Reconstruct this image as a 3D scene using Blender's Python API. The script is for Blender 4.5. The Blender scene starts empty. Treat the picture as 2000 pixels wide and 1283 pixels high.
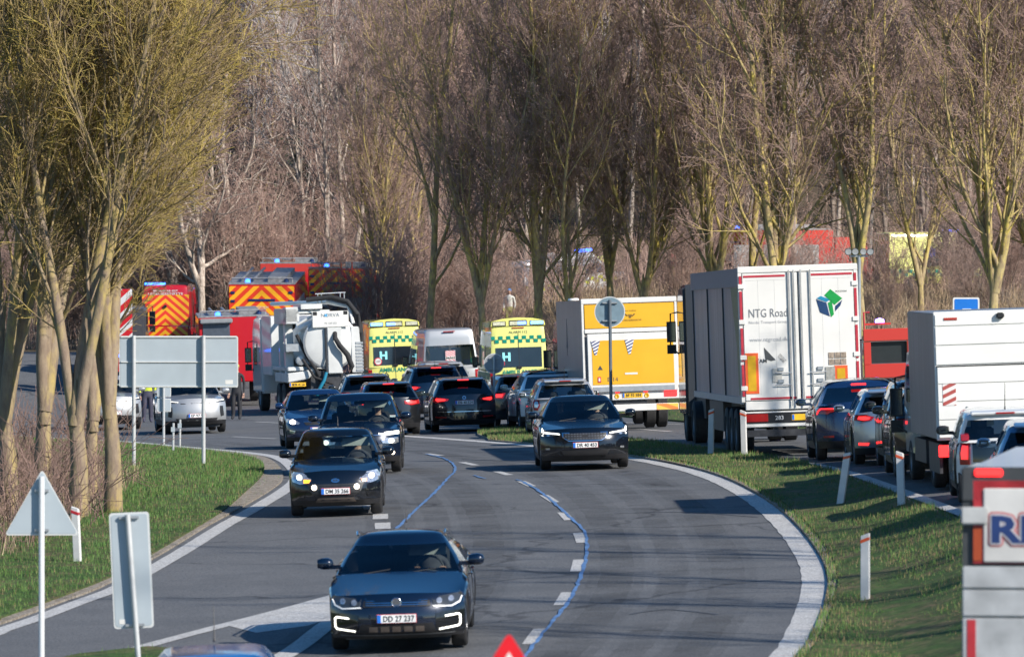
import bpy, bmesh, math, random
import numpy as np
from mathutils import Vector, Matrix, geometry
R = math.radians
sc = bpy.context.scene
COL = sc.collection
# ---------------------------------------------------------------- camera, sky, sun, exposure
F = 12000.0; CX = 1000.0; CYH = 565.0; CZ = 3.8
cam = bpy.data.cameras.new('camera'); camo = bpy.data.objects.new('camera', cam); COL.objects.link(camo)
camo.location = (0, 0, CZ); camo.rotation_euler = (R(90), 0, 0)
cam.sensor_width = 36; cam.sensor_fit = 'HORIZONTAL'; cam.lens = 36 * F / 2000
cam.shift_y = -(641.5 - CYH) / 2000
cam.clip_start = 1; cam.clip_end = 3000
cam.dof.use_dof = True; cam.dof.focus_distance = 150; cam.dof.aperture_fstop = 5.0
sc.camera = camo
SUN_EL, SUN_AZ = 33.0, 130.0         # azimuth from +Y (view direction) towards +X
w = bpy.data.worlds.new('World'); sc.world = w; w.use_nodes = True
nt = w.node_tree; bg = nt.nodes['Background']
sky = nt.nodes.new('ShaderNodeTexSky'); sky.sky_type = 'NISHITA'; sky.sun_disc = False
sky.sun_elevation = R(SUN_EL); sky.sun_rotation = R(SUN_AZ); sky.air_density = 1.0; sky.dust_density = 0.25; sky.ozone_density = 3.0
hs = nt.nodes.new('ShaderNodeHueSaturation'); hs.inputs['Saturation'].default_value = 1.3; nt.links.new(sky.outputs[0], hs.inputs['Color']); nt.links.new(hs.outputs[0], bg.inputs[0]); bg.inputs[1].default_value = 0.10
sl = bpy.data.lights.new('sun', 'SUN'); sl.energy = 4.7; sl.angle = R(0.53); sl.color = (1, .93, .83)
so = bpy.data.objects.new('sun', sl); COL.objects.link(so)
sd = Vector((math.sin(R(SUN_AZ)) * math.cos(R(SUN_EL)), math.cos(R(SUN_AZ)) * math.cos(R(SUN_EL)), math.sin(R(SUN_EL))))
so.rotation_euler = sd.to_track_quat('Z', 'Y').to_euler(); so.location = (60, -30, 60)
sc.view_settings.view_transform = 'Standard'; sc.view_settings.look = 'None'
sc.view_settings.gamma = 1.0; sc.view_settings.exposure = 0.46
try:
    sc.cycles.max_bounces = 6; sc.cycles.transparent_max_bounces = 12; sc.cycles.caustics_reflective = False; sc.cycles.caustics_refractive = False
    sc.cycles.sample_clamp_indirect = 4
except Exception: pass
# ---------------------------------------------------------------- terrain
def lerp(a, b, t): return a + (b - a) * t
def sm(a, b, x):
    t = np.clip((np.asarray(x, float) - a) / (b - a), 0, 1); return t * t * (3 - 2 * t)
_hy = [20, 45, 60, 70, 80, 92, 108, 118, 130, 155, 180, 210, 230]
_hh = [5.9, 5.75, 5.43, 4.97, 4.6, 4.28, 3.9, 3.76, 3.72, 3.84, 3.92, 3.84, 3.8]
_yy = np.arange(20, 231, 1.0); _v = np.interp(_yy, _hy, _hh)
_k = np.ones(9) / 9; _vs = np.convolve(np.pad(_v, 4, 'edge'), _k, 'valid')
_ly = [45, 60, 85, 95, 105, 118, 130]; _lv = [.9, .8, .62, .5, .36, .15, 0]
def G(x, y):
    x = np.asarray(x, float); y = np.asarray(y, float)
    b = CZ - np.interp(y, _yy, _vs) + .033 * np.clip(x, -13, 13)
    b = b + np.interp(y, _ly, _lv) * sm(4.8, 7.3, x)
    left = sm(222, 238, y); right = sm(208, 268, y)
    tl = lerp(b, 1.25, left); tr = lerp(b, 3.55, right)
    z = lerp(tl, tr, sm(-4, 3, x))
    z = z + sm(285, 330, y) * .8 + np.clip(y - 322, 0, 200) * .21 * sm(320, 340, y)
    return z
def Gs(x, y): return float(G(x, y))
def W(px, py):
    u = (px - CX) / F; v = (py - CYH) / F
    Y = 36.0
    while Y < 400:
        if CZ - v * Y <= Gs(u * Y, Y): break
        Y += .5
    lo, hi = Y - .5, Y
    for _ in range(14):
        m = (lo + hi) / 2
        if CZ - v * m <= Gs(u * m, m): hi = m
        else: lo = m
    return (u * lo, lo)
def XY(px, Y): return ((px - CX) * Y / F, Y)
# ---------------------------------------------------------------- materials
MAT = {}
def nodemat(name):
    m = bpy.data.materials.new(name); m.use_nodes = True
    nt = m.node_tree; return m, nt, nt.nodes['Principled BSDF']
def M(name, col, rough=.5, metal=0., coat=0., var=.12, scale=8., bump=0., emit=None, es=0., spec=.5):
    if name in MAT: return MAT[name]
    m, nt, p = nodemat(name)
    tc = nt.nodes.new('ShaderNodeTexCoord'); n = nt.nodes.new('ShaderNodeTexNoise')
    n.inputs['Scale'].default_value = scale; n.inputs['Detail'].default_value = 4
    nt.links.new(tc.outputs['Object'], n.inputs['Vector'])
    r = nt.nodes.new('ShaderNodeValToRGB')
    c = Vector(col[:3])
    r.color_ramp.elements[0].position = .3; r.color_ramp.elements[1].position = .7
    r.color_ramp.elements[0].color = (*(c * (1 - var)), 1); r.color_ramp.elements[1].color = (*[min(1, k) for k in c * (1 + var)], 1)
    nt.links.new(n.outputs[0], r.inputs[0]); nt.links.new(r.outputs[0], p.inputs['Base Color'])
    p.inputs['Roughness'].default_value = rough; p.inputs['Metallic'].default_value = metal
    p.inputs['Coat Weight'].default_value = coat; p.inputs['Coat Roughness'].default_value = .04
    p.inputs['Specular IOR Level'].default_value = spec
    if bump:
        b = nt.nodes.new('ShaderNodeBump'); b.inputs['Strength'].default_value = bump; b.inputs['Distance'].default_value = .02
        nt.links.new(n.outputs[0], b.inputs['Height']); nt.links.new(b.outputs[0], p.inputs['Normal'])
    if emit: p.inputs['Emission Color'].default_value = (*emit, 1); p.inputs['Emission Strength'].default_value = es
    MAT[name] = m; return m
def paint(name, col, metal=.0, rough=.35, dirt=.14):
    """car paint: coated, road film towards the sills"""
    if name in MAT: return MAT[name]
    m, nt, p = nodemat(name)
    tc = nt.nodes.new('ShaderNodeTexCoord'); n = nt.nodes.new('ShaderNodeTexNoise'); n.inputs['Scale'].default_value = 3; n.inputs['Detail'].default_value = 6
    nt.links.new(tc.outputs['Object'], n.inputs['Vector'])
    sp = nt.nodes.new('ShaderNodeSeparateXYZ'); nt.links.new(tc.outputs['Object'], sp.inputs[0])
    mr = nt.nodes.new('ShaderNodeMapRange'); mr.inputs[1].default_value = .75; mr.inputs[2].default_value = .15; nt.links.new(sp.outputs[2], mr.inputs[0])
    mu = nt.nodes.new('ShaderNodeMath'); mu.operation = 'MULTIPLY'; nt.links.new(mr.outputs[0], mu.inputs[0]); nt.links.new(n.outputs[0], mu.inputs[1])
    m2 = nt.nodes.new('ShaderNodeMath'); m2.operation = 'MULTIPLY'; m2.inputs[1].default_value = dirt * 2; nt.links.new(mu.outputs[0], m2.inputs[0])
    mx = nt.nodes.new('ShaderNodeMix'); mx.data_type = 'RGBA'; mx.inputs[6].default_value = (*col, 1); mx.inputs[7].default_value = (.10, .09, .08, 1)
    p.inputs['Specular IOR Level'].default_value = .3
    nt.links.new(m2.outputs[0], mx.inputs[0]); nt.links.new(mx.outputs[2], p.inputs['Base Color'])
    p.inputs['Metallic'].default_value = metal; p.inputs['Roughness'].default_value = rough
    p.inputs['Coat Weight'].default_value = 1; p.inputs['Coat Roughness'].default_value = .05; p.inputs['Coat IOR'].default_value = 1.6
    MAT[name] = m; return m
def glassmat(name='tinted_glass', tint=(.78, .86, .84)):
    if name in MAT: return MAT[name]
    m = bpy.data.materials.new(name); m.use_nodes = True; nt = m.node_tree; nt.nodes.clear()
    o = nt.nodes.new('ShaderNodeOutputMaterial'); t = nt.nodes.new('ShaderNodeBsdfTransparent'); t.inputs[0].default_value = (*tint, 1)
    g = nt.nodes.new('ShaderNodeBsdfGlossy'); g.inputs['Roughness'].default_value = .03; g.inputs[0].default_value = (.9, .95, 1, 1)
    f = nt.nodes.new('ShaderNodeFresnel'); f.inputs[0].default_value = 1.5
    n = nt.nodes.new('ShaderNodeTexNoise'); n.inputs['Scale'].default_value = 2.5
    ma = nt.nodes.new('ShaderNodeMath'); ma.operation = 'MULTIPLY_ADD'; ma.inputs[1].default_value = .05; nt.links.new(n.outputs[0], ma.inputs[0]); nt.links.new(f.outputs[0], ma.inputs[2])
    x = nt.nodes.new('ShaderNodeMixShader'); nt.links.new(ma.outputs[0], x.inputs[0]); nt.links.new(t.outputs[0], x.inputs[1]); nt.links.new(g.outputs[0], x.inputs[2]); nt.links.new(x.outputs[0], o.inputs[0])
    MAT[name] = m; return m
def stripes(name, ca, cb, period, kx=1., x0=0., absx=True, rough=.35, duty=.5, axis=0):
    """diagonal / chevron striped reflective film"""
    if name in MAT: return MAT[name]
    m, nt, p = nodemat(name); tc = nt.nodes.new('ShaderNodeTexCoord'); sp = nt.nodes.new('ShaderNodeSeparateXYZ'); nt.links.new(tc.outputs['Object'], sp.inputs[0])
    def mt(op, a, b=None, c=None):
        k = nt.nodes.new('ShaderNodeMath'); k.operation = op
        for i, v in enumerate((a, b, c)):
            if v is None: continue
            if isinstance(v, (int, float)): k.inputs[i].default_value = v
            else: nt.links.new(v, k.inputs[i])
        return k.outputs[0]
    x = mt('SUBTRACT', sp.outputs[axis], x0)
    if absx: x = mt('ABSOLUTE', x)
    v = mt('DIVIDE', mt('MULTIPLY_ADD', x, kx, sp.outputs[2]), period)
    s = mt('GREATER_THAN', mt('FRACT', mt('ADD', v, 50.0)), duty)
    mx = nt.nodes.new('ShaderNodeMix'); mx.data_type = 'RGBA'; mx.inputs[6].default_value = (*ca, 1); mx.inputs[7].default_value = (*cb, 1)
    nt.links.new(s, mx.inputs[0]); nt.links.new(mx.outputs[2], p.inputs['Base Color']); p.inputs['Roughness'].default_value = rough
    MAT[name] = m; return m
BLK = lambda: M('black_plastic', (.018, .018, .02), .45, var=.2)
RUB = lambda: M('tyre_rubber', (.022, .022, .024), .8, var=.3, scale=14)
GLS = glassmat
CHR = lambda: M('chrome', (.75, .76, .78), .12, 1, var=.03)
WHT = lambda: M('white_panel', (.72, .71, .68), .4, coat=.3, var=.05, scale=3)
GRY = lambda: M('galvanised_steel', (.42, .44, .46), .45, .6, var=.1)
DRK = lambda: M('dark_steel', (.05, .052, .058), .5, .3, var=.25)
REDL = lambda: M('red_lamp_lens', (.35, .01, .012), .2, coat=.8, var=.1)
REDON = lambda: M('lit_red_lamp', (.6, .02, .02), .3, emit=(1, .03, .03), es=1.7)
WLON = lambda: M('lit_white_lamp', (.9, .9, .85), .3, emit=(1, .96, .82), es=2.0)
WLS = lambda: M('headlamp_glass', (.55, .57, .6), .08, .7, coat=1, var=.35, scale=30)
BLUON = lambda: M('lit_blue_lamp', (.05, .15, .9), .3, emit=(.03, .13, 1), es=5)
ORL = lambda: M('lit_indicator', (.9, .3, .02), .3, emit=(1, .32, .02), es=3)
SKIN = lambda: M('skin', (.48, .28, .2), .5, var=.08)
# ---------------------------------------------------------------- mesh builder
SPLIT = {'roof_rail', 'door_gap', 'hinge', 'side_shutter', 'curtain_pillar', 'locking_bar', 'door_handle', 'wiper', 'curtain_side_graphic', 'side_guard', 'mud_flap', 'reflective_tape', 'side_raft', 'chevron_panel', 'side_lamp', 'clamp', 'stiffener_rail', 'side_checker_', 'mudguard'}
class MB:
    def __init__(s): s.v = []; s.f = []; s.m = []
    def add(s, vs, fs, mi=0, mat=None):
        o = len(s.v)
        s.v += [tuple(mat @ Vector(v)) if mat else tuple(v) for v in vs]
        s.f += [tuple(i + o for i in f) for f in fs]; s.m += [mi] * len(fs); return s
    def box(s, c, d, mi=0, rot=None, taper=(1, 1)):
        hx, hy, hz = d[0] / 2, d[1] / 2, d[2] / 2; tx, ty = taper
        vs = [(-hx, -hy, -hz), (hx, -hy, -hz), (hx, hy, -hz), (-hx, hy, -hz), (-hx * tx, -hy * ty, hz), (hx * tx, -hy * ty, hz), (hx * tx, hy * ty, hz), (-hx * tx, hy * ty, hz)]
        m = Matrix.Translation(c)
        if rot: m = m @ (Matrix.Rotation(rot[2], 4, 'Z') @ Matrix.Rotation(rot[1], 4, 'Y') @ Matrix.Rotation(rot[0], 4, 'X'))
        return s.add(vs, [(0, 3, 2, 1), (4, 5, 6, 7), (0, 1, 5, 4), (1, 2, 6, 5), (2, 3, 7, 6), (3, 0, 4, 7)], mi, m)
    def bx(s, x0, x1, y0, y1, z0, z1, mi=0): return s.box(((x0 + x1) / 2, (y0 + y1) / 2, (z0 + z1) / 2), (abs(x1 - x0), abs(y1 - y0), abs(z1 - z0)), mi)
    def tube(s, pts, r, n=8, mi=0, cap=True):
        pts = [Vector(p) for p in pts]; k = len(pts)
        rr = r if isinstance(r, (list, tuple, np.ndarray)) else [r] * k
        o = len(s.v); up = Vector((.13, .21, 1)).normalized()
        for i, p in enumerate(pts):
            d = (pts[min(i + 1, k - 1)] - pts[max(i - 1, 0)])
            d = d.normalized() if d.length > 1e-9 else Vector((0, 0, 1))
            a = up.cross(d)
            if a.length < .05: a = Vector((1, 0, 0)).cross(d)
            a.normalize(); b = d.cross(a)
            for j in range(n):
                t = 2 * math.pi * j / n; q = p + (a * math.cos(t) + b * math.sin(t)) * rr[i]; s.v.append(tuple(q))
        for i in range(k - 1):
            for j in range(n):
                j2 = (j + 1) % n; s.f.append((o + i * n + j, o + i * n + j2, o + (i + 1) * n + j2, o + (i + 1) * n + j)); s.m.append(mi)
        if cap and n > 3:
            s.f.append(tuple(o + j for j in range(n))[::-1]); s.m.append(mi)
            s.f.append(tuple(o + (k - 1) * n + j for j in range(n))); s.m.append(mi)
        return s
    def cyl(s, a, b, r, n=16, mi=0): return s.tube([a, b], r, n, mi)
    def lathe(s, prof, n=24, axis='X', c=(0, 0, 0), mi=0):
        """prof: (axial, radius)"""
        o = len(s.v); k = len(prof)
        for (a, r) in prof:
            for j in range(n):
                t = 2 * math.pi * j / n; q = (a, r * math.cos(t), r * math.sin(t))
                if axis == 'Y': q = (q[1], q[0], q[2])
                if axis == 'Z': q = (q[1], q[2], q[0])
                s.v.append((q[0] + c[0], q[1] + c[1], q[2] + c[2]))
        for i in range(k - 1):
            for j in range(n):
                j2 = (j + 1) % n; s.f.append((o + i * n + j, o + i * n + j2, o + (i + 1) * n + j2, o + (i + 1) * n + j)); s.m.append(mi)
        return s
    def prism(s, poly, d0, d1, plane='XZ', mi=0):
        """extrude 2D polygon between depths"""
        def P(p, d): return {'XZ': (p[0], d, p[1]), 'XY': (p[0], p[1], d), 'YZ': (d, p[0], p[1])}[plane]
        n = len(poly); vs = [P(p, d0) for p in poly] + [P(p, d1) for p in poly]
        fs = [tuple(range(n)), tuple(range(2 * n - 1, n - 1, -1))] + [(i, i + n, (i + 1) % n + n, (i + 1) % n) for i in range(n)]
        return s.add(vs, fs, mi)
    def parts(s):
        up = list(range(len(s.v)))
        def find(a):
            while up[a] != a: up[a] = up[up[a]]; a = up[a]
            return a
        for f in s.f:
            for i in f[1:]: up[find(i)] = find(f[0])
        g = {}
        for f, m in zip(s.f, s.m): g.setdefault(find(f[0]), []).append((f, m))
        out = []
        for fs in g.values():
            q = MB(); idx = sorted({i for f, m in fs for i in f}); mp = {v: i for i, v in enumerate(idx)}; q.v = [s.v[i] for i in idx]; q.f = [tuple(mp[i] for i in f) for f, m in fs]; q.m = [m for f, m in fs]; out.append(q)
        return out
    def build(s, name, mats, parent=None, bevel=0, angle=35, merge=0):
        if name in SPLIT:
            SPLIT.discard(name); r = [q.build(name, mats, parent, bevel, angle, merge) for q in s.parts()]; SPLIT.add(name); return r[0]
        me = bpy.data.meshes.new(name); bm = bmesh.new()
        vs = [bm.verts.new(v) for v in s.v]
        for f, mi in zip(s.f, s.m):
            if len(set(f)) < 3: continue
            try: ff = bm.faces.new([vs[i] for i in f]); ff.material_index = mi
            except ValueError: pass
        if merge: bmesh.ops.remove_doubles(bm, verts=bm.verts, dist=merge)
        bmesh.ops.recalc_face_normals(bm, faces=bm.faces)
        if bevel:
            es = [e for e in bm.edges if len(e.link_faces) == 2 and e.calc_face_angle(0) > R(30)]
            if es: bmesh.ops.bevel(bm, geom=es, offset=bevel, segments=2, affect='EDGES', clamp_overlap=True)
        for f in bm.faces: f.smooth = True
        for e in bm.edges:
            if len(e.link_faces) != 2 or e.calc_face_angle(0) > R(angle): e.smooth = False
        bm.to_mesh(me); bm.free()
        for m in (mats if isinstance(mats, (list, tuple)) else [mats]): me.materials.append(m)
        o = bpy.data.objects.new(name, me); COL.objects.link(o)
        if parent: o.parent = parent
        return o
def tag(o, label=None, cat=None, group=None, kind=None):
    if label: o['label'] = label
    if cat: o['category'] = cat
    if group: o['group'] = group
    if kind: o['kind'] = kind
    return o
def thing(name, label, cat, group=None):
    o = bpy.data.objects.new(name, None); COL.objects.link(o); o.empty_display_size = .2; return tag(o, label, cat, group)
def kids(o): return [c for c in bpy.data.objects if c.parent == o]
def copy_tree(o, parent=None):
    c = o.copy(); COL.objects.link(c); c.parent = parent
    for ch in kids(o): copy_tree(ch, c)
    return c
def fastmesh(name, V, Fc, mats, parent=None, smooth=True, mi=None):
    me = bpy.data.meshes.new(name); V = np.asarray(V, np.float32); Fc = np.asarray(Fc, np.int32); k = Fc.shape[1]
    me.vertices.add(len(V)); me.vertices.foreach_set('co', V.ravel()); me.loops.add(Fc.size); me.loops.foreach_set('vertex_index', Fc.ravel())
    me.polygons.add(len(Fc)); me.polygons.foreach_set('loop_start', np.arange(0, Fc.size, k, dtype=np.int32))
    if mi is not None: me.polygons.foreach_set('material_index', np.asarray(mi, np.int32))
    me.polygons.foreach_set('use_smooth', np.full(len(Fc), smooth)); me.update(calc_edges=True)
    for m in (mats if isinstance(mats, (list, tuple)) else [mats]): me.materials.append(m)
    o = bpy.data.objects.new(name, me); COL.objects.link(o)
    if parent: o.parent = parent
    return o
_tc = {}
def textgeo(s, bold=0.):
    k = (s, bold)
    if k not in _tc:
        cu = bpy.data.curves.new('t', 'FONT'); cu.body = s; cu.align_x = 'CENTER'; cu.align_y = 'CENTER'; cu.size = 1; cu.offset = bold; cu.resolution_u = 2
        o = bpy.data.objects.new('t', cu); COL.objects.link(o); dg = bpy.context.evaluated_depsgraph_get(); dg.update()
        me = bpy.data.meshes.new_from_object(o.evaluated_get(dg)); V = [tuple(v.co) for v in me.vertices]; Fs = [tuple(p.vertices) for p in me.polygons]
        bpy.data.objects.remove(o); bpy.data.curves.remove(cu); bpy.data.meshes.remove(me)
        xs = [v[0] for v in V]; ys = [v[1] for v in V]; cx = (min(xs) + max(xs)) / 2; cy = (min(ys) + max(ys)) / 2
        V = [((v[0] - cx), (v[1] - cy)) for v in V]; _tc[k] = (V, Fs, max(xs) - min(xs), max(ys) - min(ys))
    return _tc[k]
def text(mb, s, c, width=None, height=None, end='front', bold=0., mi=0):
    """flat lettering, centre c; end front faces -Y, rear faces +Y, 'left' faces -X"""
    V, Fs, w_, h_ = textgeo(s, bold); sx = (width / w_) if width else height / h_; sz = (height / h_) if height else sx
    if end == 'front': vs = [(c[0] + x * sx, c[1], c[2] + y * sz) for x, y in V]
    elif end == 'rear': vs = [(c[0] - x * sx, c[1], c[2] + y * sz) for x, y in V]
    else: vs = [(c[0], c[1] - x * sx, c[2] + y * sz) for x, y in V]
    return mb.add(vs, Fs, mi)
def lab(mb_args, name, mat, parent):
    mb = MB()
    for a in mb_args: text(mb, **a)
    return mb.build(name, mat, parent)
# ---------------------------------------------------------------- ground sheets
def catmull(P, step=.6):
    P = [Vector(p) for p in P]; out = []
    for i in range(len(P) - 1):
        p0 = P[max(i - 1, 0)]; p1 = P[i]; p2 = P[i + 1]; p3 = P[min(i + 2, len(P) - 1)]
        n = max(1, int((p2 - p1).length / step))
        for j in range(n):
            t = j / n
            out.append(tuple(.5 * ((2 * p1) + (p2 - p0) * t + (2 * p0 - 5 * p1 + 4 * p2 - p3) * t * t + (3 * p1 - p0 - 3 * p2 + p3) * t ** 3)))
    out.append(tuple(P[-1])); return out
def pixline(pts): return [W(*p) for p in pts]
def inpoly(x, y, poly):
    x = np.asarray(x); y = np.asarray(y); r = np.zeros(x.shape, bool); n = len(poly)
    for i in range(n):
        x1, y1 = poly[i]; x2, y2 = poly[(i + 1) % n]
        if y1 == y2: continue
        c = ((y1 > y) != (y2 > y)) & (x < (x2 - x1) * (y - y1) / (y2 - y1) + x1); r ^= c
    return r
def sheet(name, poly, off, mat, grid=1.2, kind='structure', parent=None, skirt=.12, ax=None):
    xs = [p[0] for p in poly]; ys = [p[1] for p in poly]
    gx, gy = np.meshgrid(np.arange(min(xs), max(xs), grid), np.arange(min(ys), max(ys), grid)); gx = gx.ravel(); gy = gy.ravel()
    k = inpoly(gx, gy, poly); gx = gx[k]; gy = gy[k]
    P = np.array(poly)
    keep = []
    for x, y in zip(gx, gy):
        if np.min((P[:, 0] - x) ** 2 + (P[:, 1] - y) ** 2) > .08: keep.append((x, y))
    V2 = [Vector(p) for p in poly] + [Vector(p) for p in keep]
    n = len(poly)
    vo, _, fo, *_ = geometry.delaunay_2d_cdt(V2, [], [list(range(n))], 1, 1e-5)
    X = np.array([v[0] for v in vo]); Y = np.array([v[1] for v in vo]); Z = G(X, Y) + off
    mb = MB(); mb.v = list(zip(X, Y, Z)); mb.f = [tuple(f) for f in fo]; mb.m = [0] * len(fo)
    if skirt:
        m = len(mb.v)
        for (x, y) in poly: mb.v.append((x, y, Gs(x, y) + off)); mb.v.append((x, y, Gs(x, y) + off - skirt))
        for i in range(n):
            j = (i + 1) % n; mb.f.append((m + 2 * i, m + 2 * j, m + 2 * j + 1, m + 2 * i + 1)); mb.m.append(0)
    o = mb.build(name, mat, parent); 
    if kind: o['kind'] = kind
    return o
def strip(mb, pts, width, off, wobble=0., seed=0):
    rnd = random.Random(seed); n = len(pts); o = len(mb.v)
    for i, p in enumerate(pts):
        a = Vector(pts[max(0, i - 1)]); b = Vector(pts[min(n - 1, i + 1)]); d = (b - a).normalized(); nn = Vector((-d.y, d.x))
        wd = width[i] if isinstance(width, list) else width
        w1 = wd / 2 + rnd.uniform(-wobble, wobble); w2 = wd / 2 + rnd.uniform(-wobble, wobble)
        for q in (Vector(p) + nn * w1, Vector(p) - nn * w2): mb.v.append((q.x, q.y, Gs(q.x, q.y) + off))
    for i in range(n - 1): mb.f.append((o + 2 * i, o + 2 * i + 1, o + 2 * i + 3, o + 2 * i + 2)); mb.m.append(0)
def groundmat(name, cols, scales, rough=.95, bump=.4, detail=8, stretch=(1, 1, 1)):
    m, nt, p = nodemat(name); tc = nt.nodes.new('ShaderNodeTexCoord'); prev = None
    mp = nt.nodes.new('ShaderNodeMapping'); mp.inputs['Scale'].default_value = stretch; nt.links.new(tc.outputs['Object'], mp.inputs[0])
    for i, (c, s) in enumerate(zip(cols[1:], scales)):
        n = nt.nodes.new('ShaderNodeTexNoise'); n.inputs['Scale'].default_value = s; n.inputs['Detail'].default_value = detail; n.inputs['Roughness'].default_value = .65
        nt.links.new(mp.outputs[0], n.inputs['Vector'])
        r = nt.nodes.new('ShaderNodeMapRange'); r.inputs[1].default_value = .42; r.inputs[2].default_value = .62; nt.links.new(n.outputs[0], r.inputs[0])
        mx = nt.nodes.new('ShaderNodeMix'); mx.data_type = 'RGBA'; mx.inputs[7].default_value = (*c, 1)
        if prev is None: mx.inputs[6].default_value = (*cols[0], 1)
        else: nt.links.new(prev, mx.inputs[6])
        nt.links.new(r.outputs[0], mx.inputs[0]); prev = mx.outputs[2]
    nt.links.new(prev, p.inputs['Base Color']); p.inputs['Roughness'].default_value = rough; p.inputs['Specular IOR Level'].default_value = .25
    if bump:
        b = nt.nodes.new('ShaderNodeBump'); b.inputs['Strength'].default_value = bump; b.inputs['Distance'].default_value = .05
        nt.links.new(n.outputs[0], b.inputs['Height']); nt.links.new(b.outputs[0], p.inputs['Normal'])
    return m, nt, p, prev
soil, *_ = groundmat('leaf_litter', [(.075, .055, .035), (.05, .045, .025), (.12, .09, .055)], [.25, 4])
grassm, *_ = groundmat('turf', [(.05, .105, .022), (.075, .13, .03), (.15, .11, .06), (.035, .06, .016)], [.5, 1.3, 7])
gravelm, *_ = groundmat('gravel', [(.22, .18, .135), (.12, .10, .075), (.36, .32, .27)], [2.2, 14], detail=3)
# asphalt: grain, wheel polish, tar patches and cracks
asph, ant, ap, aprev = groundmat('asphalt', [(.152, .156, .161), (.124, .128, .133), (.182, .185, .189), (.072, .075, .080)], [.12, .7, 34], rough=.82, bump=.25)
v = ant.nodes.new('ShaderNodeTexVoronoi'); v.feature = 'DISTANCE_TO_EDGE'; v.inputs['Scale'].default_value = .13
tcn = ant.nodes.new('ShaderNodeTexCoord'); nz = ant.nodes.new('ShaderNodeTexNoise'); nz.inputs['Scale'].default_value = .6; nz.inputs['Detail'].default_value = 6
va = ant.nodes.new('ShaderNodeVectorMath'); va.operation = 'MULTIPLY_ADD'; va.inputs[1].default_value = (2.4, 2.4, 0)
ant.links.new(tcn.outputs['Object'], nz.inputs['Vector']); ant.links.new(nz.outputs['Color'], va.inputs[0]); ant.links.new(tcn.outputs['Object'], va.inputs[2]); ant.links.new(va.outputs[0], v.inputs['Vector'])
lt = ant.nodes.new('ShaderNodeMapRange'); lt.inputs[1].default_value = .004; lt.inputs[2].default_value = .009; lt.inputs[3].default_value = .55; lt.inputs[4].default_value = 0; ant.links.new(v.outputs[0], lt.inputs[0])
mxx = ant.nodes.new('ShaderNodeMix'); mxx.data_type = 'RGBA'; mxx.inputs[7].default_value = (.03, .03, .033, 1); ant.links.new(lt.outputs[0], mxx.inputs[0]); ant.links.new(aprev, mxx.inputs[6]); ant.links.new(mxx.outputs[2], ap.inputs['Base Color'])
linem, lnt, lp, lprev = groundmat('road_paint', [(.56, .56, .54), (.50, .49, .47), (.62, .61, .59), (.30, .29, .28)], [1.5, 6, 26], rough=.7, bump=.1, detail=4)

# terrain: one sheet to the horizon
gx = np.concatenate([[-400, -250, -150, -90], np.arange(-60, 61, 1.5), [90, 150, 250, 400]]); gy = np.concatenate([[-60, -20, 0, 10], np.arange(20, 345, 1.5), np.arange(345, 560, 8), [620, 760, 1000, 1500]])
XX, YY = np.meshgrid(gx, gy); ZZ = G(XX, YY) - .10
V = np.stack([XX.ravel(), YY.ravel(), ZZ.ravel()], 1); nx = len(gx); ny = len(gy)
ii, jj = np.meshgrid(np.arange(nx - 1), np.arange(ny - 1)); a = (jj * nx + ii).ravel()
tag(fastmesh('terrain', V, np.stack([a, a + 1, a + nx + 1, a + nx], 1), soil), kind='structure')

# --- traced edges (photo pixels mapped onto the ground)
L_edge = catmull([(-9.6, 70)] + pixline([(-60, 1255), (0, 1232), (80, 1205), (150, 1178), (230, 1148), (310, 1104), (360, 1075), (400, 1050), (440, 1025), (480, 1003), (520, 980), (555, 958), (578, 938), (575, 918), (555, 900), (520, 889), (440, 880), (360, 873), (285, 866), (200, 860), (60, 852), (-100, 846)]), .5)
R_edge = catmull(pixline([(780, 851), (880, 858), (960, 864), (1040, 871), (1140, 883), (1240, 897), (1300, 908), (1360, 923), (1420, 946), (1480, 981), (1535, 1030), (1575, 1085), (1590, 1130), (1584, 1180), (1563, 1230), (1530, 1283)]) + [(2.4, 70), (.8, 60), (-1.6, 48)], .5)
I_edge = catmull(pixline([(1240, 860), (1330, 871), (1460, 888), (1520, 896), (1560, 902), (1610, 911), (1660, 924), (1710, 941), (1760, 959), (1820, 981), (1875, 1002), (1940, 1030), (2010, 1060)]) + [(8.3, 90), (8.0, 83), (7.1, 74), (5.9, 64), (4.2, 53), (1.5, 42)], .5)
def offs(pts, d):
    out = []; n = len(pts)
    for i, p in enumerate(pts):
        a = Vector(pts[max(0, i - 1)]); b = Vector(pts[min(n - 1, i + 1)]); t = (b - a).normalized(); out.append((p[0] - t.y * d, p[1] + t.x * d))
    return out
# asphalt of the whole junction
far_r = pixline([(1330, 824), (1180, 818)])
asphalt_poly = [(-14, 34), (14, 34), (16.5, 60), (16.8, 80), (15.5, 100), (12.5, 122), (9.2, 142), (6.6, 160), (4.6, 174), (2.2, 190), (1.0, 204), (0, 222), (-2, 246), (-24, 250), (-42, 246), (-42, 175), (-30, 175), (-22, 160), (-14, 130), (-14, 80)]
def dens(poly, s=1.2):
    out = []
    for i in range(len(poly)):
        a = Vector(poly[i]); b = Vector(poly[(i + 1) % len(poly)]); n = max(1, int((b - a).length / s))
        out += [tuple(a.lerp(b, j / n)) for j in range(n)]
    return out
sheet('road', dens(asphalt_poly), 0, asph, .9)
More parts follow.
